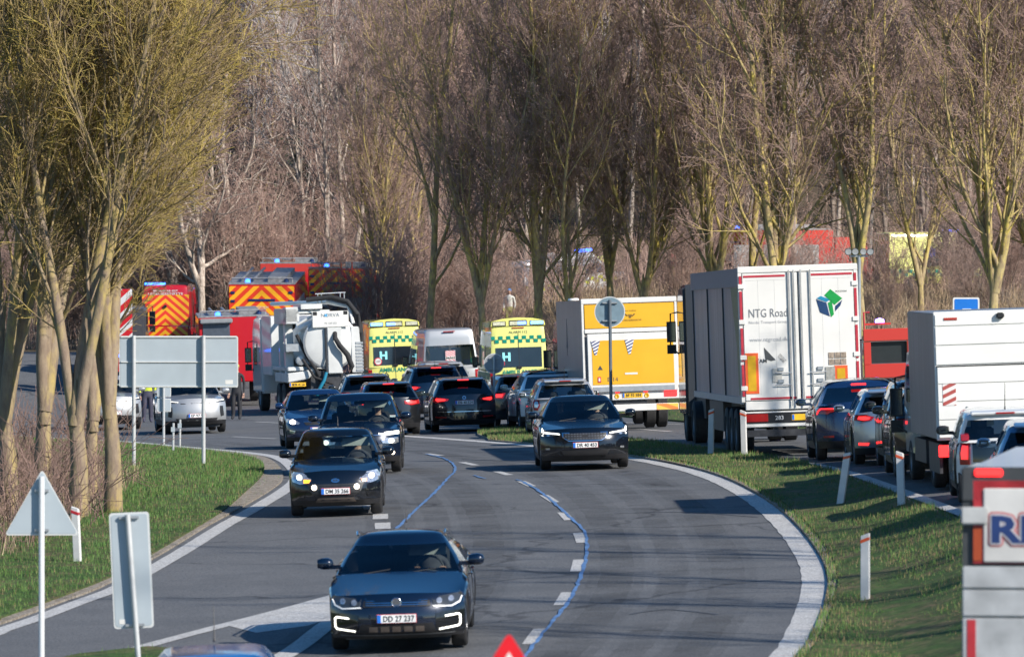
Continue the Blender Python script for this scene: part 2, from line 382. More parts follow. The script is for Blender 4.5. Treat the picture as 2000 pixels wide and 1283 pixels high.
# left verge: gravel under, turf over
lv = [p for p in L_edge]
verge = offs(lv, .55)
gr_poly = offs(lv, .28)
cl = [(-42, lv[-1][1]), (-42, 70)]
sheet('gravel_shoulder', gr_poly + dens([gr_poly[-1], (-42, gr_poly[-1][1]), (-42, 70), gr_poly[0]], 2)[1:-1], .03, gravelm, 1.2)
tp = catmull([(-10.5, 70)] + pixline([(-60, 1236), (0, 1212), (80, 1184), (150, 1158), (230, 1124), (310, 1078), (360, 1048), (400, 1024), (440, 998), (470, 972), (500, 945), (515, 925), (512, 908), (490, 896), (440, 888), (360, 880), (290, 872), (200, 866), (60, 858), (-100, 852)]), .5)
verge_poly = tp + dens([tp[-1], (-42, tp[-1][1]), (-42, 70), tp[0]], 2)[1:-1]
sheet('grass_verge', verge_poly, .055, grassm, 1.0)
# island between the carriageways
i_near = offs(R_edge, .19); i_far = offs(I_edge, -.22)
tip = pixline([(1060, 846), (1000, 838), (950, 840), (932, 849), (950, 857)])
na = [p for p in i_near if p[1] < W(960, 857)[1] and p[0] > W(950, 860)[0]]
fa = [p for p in i_far]
island_poly = na[::1] + dens([na[-1], fa[-1]], 1.5)[1:2] + fa[::-1] + catmull([fa[0]] + tip + [na[0]], .5)[1:-1]
sheet('gravel_shoulder', island_poly, .045, gravelm, .8)
c_ = Vector((0, 0))
isl_in = offs(R_edge, .34); isl_in = [p for p in isl_in if p[1] < W(960, 857)[1] and p[0] > W(960, 860)[0]]
fb = offs(I_edge, -.36)
tip2 = pixline([(1060, 849), (1000, 841), (955, 843), (942, 849), (958, 855)])
island_grass = isl_in + dens([isl_in[-1], fb[-1]], 1.5)[1:2] + fb[::-1] + catmull([fb[0]] + tip2 + [isl_in[0]], .5)[1:-1]
sheet('grass_island', island_grass, .085, grassm, .8)
# gore nose bottom left
gore_g = pixline([(150, 1283), (230, 1274), (290, 1268), (345, 1272), (400, 1283)]) + [(-5.3, 70), (-6.6, 60), (-9, 60), (-8.5, 72)]
sheet('grass_nose', dens(gore_g, .6), .05, grassm, .8)
# right-hand verge beyond the slip road
rv = [(16.6, 34), (16.9, 60), (17.0, 80), (15.7, 100), (12.7, 122), (9.4, 142), (6.8, 160), (4.75, 174), (2.9, 186), (2.2, 196), (4, 214), (12, 222), (30, 226), (46, 200), (46, 34)]
sheet('grass_verge', dens(rv, 1.5), .04, grassm, 1.6)
# --- markings
def marking(pts, width, name='road_marking', off=.008, mat=None, wob=.004, seed=0):
    mb = MB(); strip(mb, pts, width, off, wob, seed); o = mb.build(name, mat or linem); o['kind'] = 'structure'; return o
marking(L_edge, .30); marking(R_edge, .36, wob=.012, seed=2); marking(I_edge, .20, seed=3)
marking(catmull(pixline([(1330, 829), (1240, 826), (1150, 822)])), .12)
def seg(a, b, width, seed=0): marking([a, tuple(Vector(a).lerp(Vector(b), .5)), b], width, seed=seed)
for k, (a, b) in enumerate([((833, 886), (862, 890)), ((902, 903), (930, 909)), ((970, 921), (995, 928)), ((1018, 940), (1039, 950)), ((1062, 967), (1084, 981)), ((1098, 1001), (1112, 1016)), ((1129, 1041), (1136, 1060)), ((1130, 1093), (1124, 1116)), ((1108, 1157), (1092, 1182)), ((1054, 1228), (1032, 1258))]):
    seg(W(*a), W(*b), .17, k)
for k, (a, b) in enumerate([((722, 987), (726, 995)), ((743, 1004), (743, 1014)), ((747, 1021), (748, 1033)), ((752, 1044), (753, 1058)), ((756, 1074), (757, 1090))]): seg(W(*a), W(*b), .27, 20 + k)
for k, (a, b) in enumerate([((455, 853), (540, 857)), ((600, 845), (660, 848)), ((500, 824), (545, 826)), ((1245, 838), (1310, 843)), ((1350, 848), (1400, 852))]): seg(W(*a), W(*b), .15, 40 + k)
marking(catmull(pixline([(180, 1290), (262, 1268), (350, 1244), (450, 1218), (560, 1190), (640, 1168), (720, 1146), (790, 1128)]), .4), .26, seed=5)
marking(catmull(pixline([(530, 1296), (590, 1258), (650, 1212), (720, 1172), (790, 1130)]), .4), .30, seed=6)
g = pixline([(446, 1222), (560, 1192), (640, 1170), (720, 1148), (700, 1178), (650, 1206), (600, 1222), (500, 1236)])
sheet('road_marking', dens(g, .4), .006, linem, .5, skirt=0)
bluem = M('blue_spray_line', (.09, .19, .38), .7, var=.35, scale=5)
for k, P in enumerate([[(760, 1052), (775, 1033), (795, 1013), (815, 993), (840, 971), (860, 951), (878, 931), (888, 921), (886, 908), (868, 896), (845, 890), (832, 887)],
          [(1000, 1312), (1015, 1294), (1035, 1270), (1060, 1238), (1085, 1208), (1113, 1172), (1132, 1132), (1144, 1092), (1146, 1058), (1139, 1035), (1112, 1010), (1082, 982), (1048, 956), (1020, 941), (1008, 937)],
          [(925, 929), (935, 932), (948, 935)]]):
    mb = MB(); pts = catmull(pixline(P), .35); rnd = random.Random(k)
    pts = [(p[0] + math.sin(i * 1.3) * .008 + rnd.uniform(-.006, .006), p[1]) for i, p in enumerate(pts)]
    strip(mb, pts, .055, .013, .012, k); mb.build('blue_ground_line', bluem)['kind'] = 'structure'
# polished wheel tracks: thin translucent rubber film
def filmmat(name, col, k, sc_=1.2):
    m = bpy.data.materials.new(name); m.use_nodes = True; nt = m.node_tree; nt.nodes.clear(); o = nt.nodes.new('ShaderNodeOutputMaterial'); t = nt.nodes.new('ShaderNodeBsdfTransparent'); d = nt.nodes.new('ShaderNodeBsdfDiffuse'); d.inputs[0].default_value = (*col, 1)
    tc = nt.nodes.new('ShaderNodeTexCoord'); n = nt.nodes.new('ShaderNodeTexNoise'); n.inputs['Scale'].default_value = sc_; n.inputs['Detail'].default_value = 8; n.inputs['Roughness'].default_value = .7; nt.links.new(tc.outputs['Object'], n.inputs['Vector'])
    r = nt.nodes.new('ShaderNodeMapRange'); r.inputs[1].default_value = .35; r.inputs[2].default_value = .75; r.inputs[4].default_value = k; nt.links.new(n.outputs[0], r.inputs[0])
    x = nt.nodes.new('ShaderNodeMixShader'); nt.links.new(r.outputs[0], x.inputs[0]); nt.links.new(t.outputs[0], x.inputs[1]); nt.links.new(d.outputs[0], x.inputs[2]); nt.links.new(x.outputs[0], o.inputs[0]); return m
trk = filmmat('rubber_film', (.05, .052, .058), .17, .5); oil = filmmat('oil_film', (.03, .03, .034), .22, 1.0)
zo = .003
for d_ in (-1.25, -2.9, -4.9, -6.5):
    for w_ in (.85, .5):
        zo += .0004; pts = [p for p in offs(R_edge, d_) if p[1] > 60]; mb = MB(); strip(mb, pts, w_, zo, .015, 7); mb.build('wheel_track', trk)['kind'] = 'structure'
for d_ in (-2.05, -5.7):
    zo += .0004; mb = MB(); strip(mb, [p for p in offs(R_edge, d_) if p[1] > 60], .45, zo, .02, 9); mb.build('oil_streak', oil)['kind'] = 'structure'
# tar repair patches, skid marks
tarm = M('old_tar', (.045, .046, .05), .6, var=.3, scale=5)
for k, (P, wd) in enumerate([([(1480, 1010), (1330, 1000), (1200, 1003)], .05), ([(1100, 905), (960, 899), (900, 897)], .10), ([(1400, 1200), (1300, 1190), (1230, 1200)], .06)]):
    mb = MB(); strip(mb, catmull(pixline(P), .3), wd, .005, .015, k); mb.build('tar_seam', tarm)['kind'] = 'structure'

# ---------------------------------------------------------------- grass blades
rs = np.random.RandomState(5)
def blades(name, poly, n, hmin, hmax, mats, wdt=.012, off=.05, clump=.5, lean=.35, mi_p=None):
    xs = [p[0] for p in poly]; ys = [p[1] for p in poly]
    x = rs.uniform(min(xs), max(xs), n); y = rs.uniform(min(ys), max(ys), n); k = inpoly(x, y, poly)
    u = x / y * F + CX; k &= (u > -150) & (u < 2150); x = x[k]; y = y[k]; m = len(x)
    cl = .5 + .5 * np.sin(x * 1.7 + np.sin(y * .9) * 2) * np.sin(y * 1.1 + x * .6)
    h = rs.uniform(hmin, hmax, m) * (1 - clump + clump * cl * 1.4); a = rs.uniform(0, 6.28, m); z = G(x, y) + off - .02
    dx = np.cos(a) * wdt * .5; dy = np.sin(a) * wdt * .5; b = rs.uniform(0, 6.28, m); l = h * rs.uniform(.05, lean, m)
    P0 = np.stack([x - dx, y - dy, z], 1); P1 = np.stack([x + dx, y + dy, z], 1); P2 = np.stack([x + np.cos(b) * l, y + np.sin(b) * l, z + h], 1)
    V = np.concatenate([P0, P1, P2]); i = np.arange(m)
    mi = rs.choice(len(mats), m, p=mi_p)
    o = fastmesh(name, V, np.stack([i, i + m, i + 2 * m], 1), mats, mi=mi, smooth=False); o['kind'] = 'stuff'; return o
gm = [M('grass_green', (.07, .155, .03), .7, var=.3, scale=.9), M('grass_bright', (.11, .20, .04), .7, var=.3, scale=.6), M('grass_straw', (.24, .18, .09), .8, var=.25, scale=1)]
blades('grass', [p for p in gr_poly + [(-40, 200), (-40, 70)] if p[0] > -40], 30000, .02, .07, gm, .012, .03, mi_p=[.3, .2, .5])
blades('grass', [p for p in verge_poly if p[0] > -40], 700000, .05, .14, gm, .014, .055, mi_p=[.55, .33, .12])
blades('grass', island_poly, 420000, .04, .13, gm, .014, .07, mi_p=[.42, .26, .32])
blades('grass', gore_g, 5000, .03, .1, gm, .012, .05, mi_p=[.6, .3, .1])
blades('grass', rv, 60000, .05, .2, gm, .02, .04, mi_p=[.45, .35, .2])
dry = [M('dry_reed', (.36, .26, .16), .85, var=.25, scale=1), M('dry_reed_pale', (.48, .38, .25), .85, var=.2, scale=1), M('dry_stem_brown', (.20, .135, .10), .85, var=.25, scale=1)]
blades('dry_grass', [(2, 214), (46, 214), (46, 284), (2, 284)], 80000, .2, .8, dry, .025, -.1, lean=.5, mi_p=[.4, .25, .35])
blades('dry_grass', [(-14, 84), (-8.2, 96), (-7.4, 112), (-7.6, 128), (-22, 150), (-30, 150), (-16, 84)], 36000, .25, .9, dry, .016, .0, lean=.5, mi_p=[.35, .2, .45])
blades('grass', [(8, 268), (40, 268), (40, 300), (8, 300)], 16000, .1, .35, gm, .03, -.1, mi_p=[.6, .2, .2])
# ---------------------------------------------------------------- trees
def barkmat(name, ca, cb, cc, s1=1.2, s2=9):
    m, nt, p, prev = groundmat(name, [ca, cb, cc], [s1, s2], rough=.9, bump=.5, stretch=(1, 1, .35)); return m
bark_lichen = barkmat('lichened_bark', (.40, .32, .18), (.60, .48, .11), (.26, .19, .12), 1.8, 11)
bark_grey = barkmat('grey_bark', (.28, .23, .19), (.36, .31, .26), (.17, .13, .11))
bark_pale = barkmat('pale_bark', (.60, .51, .43), (.42, .35, .29), (.20, .16, .13))
bark_yel = barkmat('yellow_lichen_bark', (.30, .235, .17), (.46, .35, .10), (.22, .165, .125), 1.4, 9)
twig_brown = M('brown_twigs', (.37, .25, .205), .85, var=.3, scale=.7)
twig_dark = M('dark_twigs', (.28, .20, .17), .85, var=.3, scale=.7)
twig_yel = barkmat('lichened_twigs', (.40, .30, .085), (.52, .41, .10), (.27, .19, .14), 1.3, 1.8)
twig_grey = M('grey_twigs', (.54, .48, .45), .85, var=.25, scale=.6)
needle = M('conifer_needles', (.022, .045, .020), .8, var=.4, scale=2)
def perp(d, rnd):
    a = Vector((rnd.uniform(-1, 1), rnd.uniform(-1, 1), rnd.uniform(-1, 1))); a = a - a.dot(d) * d
    return a.normalized() if a.length > 1e-4 else perp(d, rnd)
def grow(pl, p, d, L, r0, lev, rnd, S):
    """polylines (pts, r0, r1, level)"""
    n = S['seg'][lev]; pts = [p.copy()]; dd = d.copy()
    for i in range(n):
        dd = (dd + perp(dd, rnd) * S['wig'][lev] + Vector((S['bias'][0], S['bias'][1], S['up'][lev])) * (1.0 / n)).normalized()
        p = p + dd * (L / n); pts.append(p.copy())
    r1 = r0 * S['tap'][lev]; pl.append((pts, r0, r1, lev))
    if lev + 1 >= len(S['seg']): return
    k = S['kids'][lev]; k = max(1, int(k * rnd.uniform(.8, 1.2)))
    for j in range(k):
        t = lerp(S['from'][lev], 1.0, (j + rnd.random()) / k); fi = min(t * n, n - 1e-3); i = int(fi); q = pts[i].lerp(pts[i + 1], fi - i); dl = (pts[i + 1] - pts[i]).normalized()
        ang = R(rnd.uniform(*S['ang'][lev])); nd = (dl * math.cos(ang) + perp(dl, rnd) * math.sin(ang)).normalized()
        ln = L * rnd.uniform(*S['len'][lev]) * (1 - .45 * t if lev == 0 else 1 - .3 * t)
        rr = lerp(r0, r1, t) * rnd.uniform(*S['rad'][lev])
        grow(pl, q, nd, ln, rr, lev + 1, rnd, S)
def tubes(pl, sides, minr=.004):
    V = []; Fc = []; base = 0
    for pts, r0, r1, lev in pl:
        n = sides[min(lev, len(sides) - 1)]; P = np.array([tuple(q) for q in pts]); k = len(P)
        D = np.gradient(P, axis=0); D /= np.linalg.norm(D, axis=1)[:, None] + 1e-9
        up = np.array([.31, .17, .2]) if abs(D[0][2]) > .8 else np.array([0., 0., 1.])
        A = np.cross(D, up); A /= np.linalg.norm(A, axis=1)[:, None] + 1e-9; B = np.cross(D, A)
        rr = np.maximum(np.linspace(r0, r1, k), minr)
        t = np.arange(n) * 2 * np.pi / n
        ring = P[:, None, :] + rr[:, None, None] * (A[:, None, :] * np.cos(t)[None, :, None] + B[:, None, :] * np.sin(t)[None, :, None])
        V.append(ring.reshape(-1, 3)); i = np.arange(k - 1)[:, None] * n; j = np.arange(n)[None, :]; j2 = (j + 1) % n
        Fc.append(np.stack([i + j, i + j2, i + n + j2, i + n + j], -1).reshape(-1, 4) + base); base += k * n
    return np.concatenate(V), np.concatenate(Fc)
ROAD = dict(seg=[8, 7, 5, 4, 3], wig=[.07, .12, .14, .18, .2], up=[.12, .65, .5, .3, .2], bias=(0, 0), tap=[.25, .25, .35, .5, .6], kids=[16, 9, 7, 5], len=[(.28, .58), (.35, .6), (.35, .6), (.4, .7)], ang=[(16, 44), (20, 52), (25, 60), (30, 70)], rad=[(.35, .62), (.4, .6), (.4, .6), (.5, .7)])
ROAD['from'] = [.18, .15, .15, .1]
def mk(name, S, H, r, seed, split, tm, cm, forks=1, spread=0, lowr=.004):
    """returns (trunk object, crown object) meshes around the origin"""
    rnd = random.Random(seed); pl = []
    if forks == 1: grow(pl, Vector((0, 0, -.3)), Vector((rnd.uniform(-.06, .06), 0, 1)).normalized(), H, r, 0, rnd, S)
    else:
        h0 = H * rnd.uniform(.12, .25); top = Vector((rnd.uniform(-.1, .1), rnd.uniform(-.1, .1), h0)); pl.append(([Vector((0, 0, -.3)), Vector((rnd.uniform(-.03, .03), 0, h0 * .5)), top, top + Vector((0, 0, .25)), top + Vector((0, 0, .5))], r * 1.2, r * .12, 0))
        for f in range(forks):
            a = 2 * math.pi * (f + rnd.random() * .6) / forks; s = spread * rnd.uniform(.6, 1.2)
            grow(pl, top - Vector((0, 0, .35 + .12 * f)), Vector((math.cos(a) * s, math.sin(a) * s * .7, 1)).normalized(), (H - h0) * rnd.uniform(.75, 1.05), r * (rnd.uniform(.62, .75) if f else .85), 0, rnd, dict(S, **{'from': [S.get('ff', .03)] + S['from'][1:]}))
    A = [q for q in pl if q[3] < split]; B = [q for q in pl if q[3] >= split]
    Va, Fa = tubes(A, [8, 6, 4], lowr * 2); Vb, Fb = tubes(B, [3, 3, 3], lowr)
    nv = len(B)
    return (Va, Fa), (Vb, Fb)
def treeproto(name, label, cat, group, geo, tm, cm):
    t = thing(name, label, cat, group); fastmesh('trunk', *geo[0], tm, t); fastmesh('crown', *geo[1], cm, t); return t
def put(t, x, y, rz=0, s=1, sink=.1, label=None, sz=None):
    t.location = (x, y, Gs(x, y) - sink); t.rotation_euler = (0, 0, rz); t.scale = (s, s, sz or s)
    if label: t['label'] = label
rt = random.Random(3)
# roadside row behind the queue
row = [(745, 248, .9, 'thin bare roadside tree rising behind the first ambulance'), (838, 233, 1.05, 'bare forked tree behind the silver van roof, left of the twin-trunked one'),
       (942, 230, 1.1, 'stout bare tree with lichened fork just left of the second ambulance'), (1052, 230, 1.15, 'bare tree with wide upswept limbs behind the second ambulance'),
       (1118, 229, .85, 'slender bare tree between the second ambulance and the yellow truck'), (1195, 232, 1.0, 'bare bushy tree rising above the left end of the yellow truck'),
       (1255, 230, 1.05, 'dense bare tree rising behind the middle of the yellow truck'), (1392, 229, 1.12, 'bare tree rising just above the left edge of the white trailer'),
       (1460, 231, 1.1, 'slim bare tree behind the white trailer, next to the red fire engine'), (1522, 220, 1.25, 'yellow lichened tree forking right above the white trailer doors'),
       (1682, 219, 1.25, 'tall yellow lichened tree rising beside the floodlight mast'), (1800, 243, 1.0, 'bare tree standing before the yellow ambulance on the bank'), (1938, 218, 1.3, 'broad lichened tree behind the blue road sign at right'), (2040, 228, 1.1, 'bare tree at the right end of the roadside row')]
ROAD2 = dict(ROAD); 
geoR = [mk('r', ROAD, [15.5, 14.5, 16.5, 15, 14, 16][k], [.165, .15, .18, .14, .16, .15][k], 11 + k, 3, None, None, forks=[3, 3, 3, 2, 3, 1][k], spread=[.22, .26, .18, .3, .24, 0][k], lowr=.0058) for k in range(6)]
protoR = []; PR = {}
for k, (px, Y, s, lb) in enumerate(row):
    g = [0, 5, 1, 2, 3, 4, 1, 0, 5, 2, 4, 3, 0, 1][k]
    if k >= 6: pass
    tm = bark_lichen
    if g not in PR: t = treeproto('roadside_tree', lb, 'tree', 'bare trees lining the road behind the queue', geoR[g], tm, [twig_brown]); PR[g] = t
    else: t = copy_tree(PR[g])
    x, y = XY(px, Y); put(t, x, y, rt.uniform(0, 6.28), s, label=lb)
VB = dict(ROAD, ang=[(16, 40), (20, 45), (25, 60), (30, 70)], kids=[13, 6, 4, 3], len=[(.2, .36), (.35, .6), (.35, .6), (.4, .7)]); VB['from'] = [.4, .2, .15, .1]
vproto = []
for k in range(2): vproto.append(treeproto('verge_tree', 'v', 'tree', 'verge trees right of the slip road', mk('v', VB, 16, .17, 300 + k, 3, None, None, lowr=.006), bark_grey, [twig_brown]))
vsrc = list(vproto)
# right-hand verge trees out of frame whose shade crosses the road
for k, (x, y) in enumerate([(18.8, 58), (18.2, 66), (18.6, 72), (17.8, 77), (18.4, 81.5), (19, 86.5), (19.5, 119)]):
    t = copy_tree(vproto[k % 2]); put(t, x, y, rt.uniform(0, 6.28), 1 if y < 100 else .8, label='bare verge tree right of the slip road, one of the row outside the view'); t['group'] = 'verge trees right of the slip road'
for t in vsrc:
    for c_ in kids(t): bpy.data.objects.remove(c_)
    bpy.data.objects.remove(t)
# big lichened trees at the left
LEFT = dict(seg=[9, 8, 6, 4, 3], wig=[.05, .07, .08, .12, .16], up=[.12, .35, .30, .2, .1], bias=(.17, 0), tap=[.28, .25, .3, .5, .6], kids=[14, 9, 7, 5], len=[(.30, .55), (.38, .68), (.38, .65), (.4, .7)], ang=[(14, 40), (16, 42), (20, 48), (25, 60)], rad=[(.3, .55), (.35, .5), (.4, .55), (.5, .7)])
LEFT['from'] = [.2, .18, .15, .1]; LEFT['ff'] = .16
lft = [(85, 990, 1.0, 0, 'large lichened tree at far left behind the triangular sign back', .27), (152, 1015, 1.0, 1, 'large leaning lichened tree in the middle of the left group', .22), (222, 1005, .95, 2, 'bare forked tree nearest the road in the left group', .19), (178, 975, .85, 0, 'slimmer lichened tree between the two right trunks of the left group', .2), (15, 1010, 1.0, 1, 'leftmost lichened tree cut by the edge of the photo', .2), (-60, 985, 1.1, 2, 'lichened tree beyond the left edge', .22)]
geoL = [mk('l', LEFT, 12.5, .17, 40 + k, 3, None, None, forks=3, spread=.17, lowr=.0055) for k in range(3)]
protoL = {}
for px, py, s, g, lb, r in lft:
    if g not in protoL: t = treeproto('lichened_tree', lb, 'tree', 'big lichened trees on the left verge', geoL[g], bark_yel, [twig_yel]); protoL[g] = t
    else: t = copy_tree(protoL[g])
    x, y = W(px, py); put(t, x, y, rt.uniform(-.5, .5), s, label=lb)
# pale arching trees and straight pale trunks behind the fire engines
PALE = dict(ROAD, wig=[.12, .2, .22, .2, .2], up=[.1, .1, .1, .1, .1], ang=[(30, 65), (30, 60), (25, 60), (30, 70)], kids=[12, 8, 6, 4], bias=(.1, 0))
geoP = [mk('p', PALE, 13, .2, 70 + k, 3, None, None, forks=2, spread=.35, lowr=.008) for k in range(2)]
pp = []
for k, (px, Y, s, lb) in enumerate([(395, 262, 1.0, 'pale gnarled tree with arching limbs behind the orange van'), (478, 266, 1.15, 'pale crooked tree with bright limbs left above the striped fire engine'), (345, 272, .9, 'pale crooked tree among the dark conifers at left'), (545, 282, 1.0, 'pale gnarled tree above the striped fire engines')]):
    if k < 2: t = treeproto('pale_tree', lb, 'tree', 'pale gnarled trees behind the fire engines', geoP[k], bark_pale, [twig_brown]); pp.append(t)
    else: t = copy_tree(pp[k % 2])
    x, y = XY(px, Y); put(t, x, y, rt.uniform(-.6, .6), s, label=lb)
BIR = dict(ROAD, ang=[(20, 45), (20, 45), (25, 60), (30, 70)], kids=[18, 7, 5, 3], len=[(.2, .38), (.35, .6), (.35, .6), (.4, .7)]); BIR['from'] = [.3, .2, .15, .1]
geoB = [mk('b', BIR, 19, .15, 90 + k, 2, None, None, lowr=.009) for k in range(3)]
bb = []
nb = 0
for k, (px, Y, s) in enumerate([(652, 268, 1), (664, 271, 1), (676, 266, .95), (488, 292, 1.05), (792, 296, 1), (1870, 300, 1.05), (1905, 296, 1), (1855, 312, 1.1)]):
    lb = ['left one of three straight pale trunks above the second fire engine', 'middle one of three straight pale trunks above the second fire engine', 'right one of three straight pale trunks above the second fire engine', 'straight pale birch behind the crooked pale tree', 'slim pale birch behind the ambulances', 'slim birch right of the yellow ambulance on the bank', 'second slim birch right of the yellow ambulance on the bank', 'far slim birch behind the yellow ambulance on the bank'][k]
    if k < 3: t = treeproto('birch_tree', lb, 'tree', 'slim pale birches', geoB[k], bark_pale, [twig_brown]); bb.append(t)
    else: t = copy_tree(bb[k % 3])
    x, y = XY(px, Y); put(t, x, y, rt.uniform(0, 6.28), s, label=lb)
# conifers
def conifer(seed, H=13):
    rnd = random.Random(seed); V = []; Fc = []
    pl = [([Vector((0, 0, -.3)), Vector((0, 0, H * .5)), Vector((0, 0, H))], .16, .02, 0)]
    nvis = 90
    for k in range(nvis):
        t = (k + rnd.random()) / nvis; z = lerp(.8, H * .98, t); Lb = lerp(2.6, .25, t ** .9) * rnd.uniform(.7, 1.15); a = rnd.uniform(0, 6.28)
        d = Vector((math.cos(a), math.sin(a), rnd.uniform(-.25, .1)))
        for i in range(26):
            f = rnd.uniform(.15, 1); c = Vector((0, 0, z)) + d * Lb * f; e = Vector((rnd.uniform(-1, 1), rnd.uniform(-1, 1), rnd.uniform(-.9, .3))).normalized(); w_ = perp(e, rnd) * rnd.uniform(.02, .05); l = rnd.uniform(.15, .4)
            o = len(V); V += [tuple(c - w_), tuple(c + w_), tuple(c + e * l + w_ * .4), tuple(c + e * l - w_ * .4)]; Fc.append((o, o + 1, o + 2, o + 3))
    return tubes(pl, [8]), (np.array(V), np.array(Fc))
geoC = [conifer(s) for s in (1, 2)]; cc = []
for k, (px, Y, s) in enumerate([(305, 282, 1.0), (362, 290, 1.1), (430, 292, 1.0), (525, 296, 1.05), (585, 299, 1.0), (620, 304, 1.1), (265, 292, 1.1), (455, 304, 1.35), (200, 290, 1.0)]):
    lb = 'dark green conifer in the wood behind the fire engines, ' + ['behind the orange van', 'next right of the van roof', 'left of the striped engine', 'above the striped engine roof', 'right above the striped engine roof', 'by the three pale trunks', 'left of the orange van', 'tallest of the group', 'behind the left trunks'][k]
    if k < 2: t = treeproto('conifer', lb, 'tree', 'dark conifers in the wood', geoC[k], bark_grey, [needle]); cc.append(t)
    else: t = copy_tree(cc[k % 2])
    x, y = XY(px, Y); put(t, x, y, rt.uniform(0, 6.28), s, label=lb)
# wood behind: the nearer ranks stand as trees of their own, the far mass is one stuff object
FOR = dict(ROAD, kids=[16, 7, 6, 3], len=[(.28, .5), (.35, .6), (.35, .6), (.4, .7)], ang=[(14, 34), (18, 40), (22, 50), (30, 60)]); FOR['from'] = [.25, .15, .15, .1]
geoF = [mk('f', FOR, 17, .14, 120 + k, 2, None, None, forks=1 if k % 2 else 2, spread=.14, lowr=.0105) for k in range(5)]
ff = []
cnt = 0
for ri, Y in enumerate([278, 296, 312, 328, 346, 366]):
    half = 1000 / F * Y + 2; n = [11, 13, 14, 16, 17, 18][ri]
    for j in range(n):
        x = -half + 2 * half * (j + rt.uniform(.15, .85)) / n; y = Y + rt.uniform(-5, 5)
        if -6 < x < 22 and y < 335 and False: continue
        g = cnt % 5; s = rt.uniform(.9, 1.15)
        if ri < 3 and x > 0: s *= .9
        if cnt < 5: t = treeproto('forest_tree', 'bare twiggy tree standing among many in the wood behind the road', 'tree', 'bare trees of the wood', geoF[g], [bark_grey, bark_pale, bark_grey, bark_pale, bark_lichen][g], [[twig_brown, twig_brown, twig_dark, twig_grey, twig_brown][g]]); ff.append(t)
        else: t = copy_tree(ff[g])
        put(t, x, y, rt.uniform(0, 6.28), s, sz=s * rt.uniform(1, 1.2)); cnt += 1
# bare shrubs between the road row and the wood
SHR = dict(seg=[6, 5, 4, 3], wig=[.10, .14, .18, .2], up=[.35, .3, .2, .1], bias=(0, 0), tap=[.2, .3, .4, .5], kids=[12, 6, 4], len=[(.3, .55), (.35, .6), (.4, .6)], ang=[(14, 36), (18, 45), (25, 60)], rad=[(.4, .6), (.4, .6), (.5, .7)])
SHR['from'] = [.12, .15, .15]
def shrubgeo(seed):
    rnd = random.Random(seed); pl = []
    for k in range(13):
        a = rnd.uniform(0, 6.28); rr = rnd.uniform(0, .9); grow(pl, Vector((math.cos(a) * rr, math.sin(a) * rr, -.2)), Vector((math.cos(a) * .22, math.sin(a) * .22, 1)).normalized(), rnd.uniform(3.5, 6.5), .03, 0, rnd, SHR)
    return tubes([q for q in pl if q[3] < 1], [5], .01), tubes([q for q in pl if q[3] >= 1], [3], .0075)
geoS = [shrubgeo(200 + k) for k in range(3)]; ss_ = []
for k in range(74):
    if k < 40: px = -40 + 2080 * (k + rt.random()) / 40; Y = rt.uniform(262, 275) if px > 700 else rt.uniform(264, 278); s = rt.uniform(.75, 1.15)
    else: px = 690 + 1350 * (k - 40 + rt.random()) / 34; Y = rt.uniform(232, 256); s = rt.uniform(.45, .8)
    if k < 3: t = treeproto('bare_shrub', 'bare many-stemmed shrub among others before the wood', 'shrub', 'bare shrubs before the wood', geoS[k], bark_grey, [[twig_brown, twig_dark, twig_brown][k]]); ss_.append(t)
    else: t = copy_tree(ss_[k % 3])
    if 1380 < px < 1880 or 960 < px < 1340: s *= .6 if (k >= 40 and 1380 < px < 1720) else (.42 if px > 1700 else .3)
    x, y = XY(px, Y); put(t, x, y, rt.uniform(0, 6.28), s)
# far mass on the slope
allV = []; allF = []; base = 0
Vb, Fb = geoF[3][1]; Va, Fa = geoF[3][0]
Vb2, Fb2 = geoF[1][1]
for k in range(70):
    Y = rt.uniform(385, 450); half = 1000 / F * Y + 3; x = rt.uniform(-half, half); a = rt.uniform(0, 6.28); s = rt.uniform(1, 1.3); z = Gs(x, Y)
    Rm = np.array([[math.cos(a), -math.sin(a), 0], [math.sin(a), math.cos(a), 0], [0, 0, 1]]) * s
    src = [(Va, Fa), ((Vb, Fb) if k % 2 else (Vb2, Fb2))]
    for v_, f_ in src:
        allV.append(v_ @ Rm.T + np.array([x, Y, z])); allF.append(f_ + base); base += len(v_)
fm = fastmesh('distant_wood', np.concatenate(allV), np.concatenate(allF), [twig_grey]); tag(fm, 'far grey mass of bare birches filling the slope', 'woodland', kind='stuff')
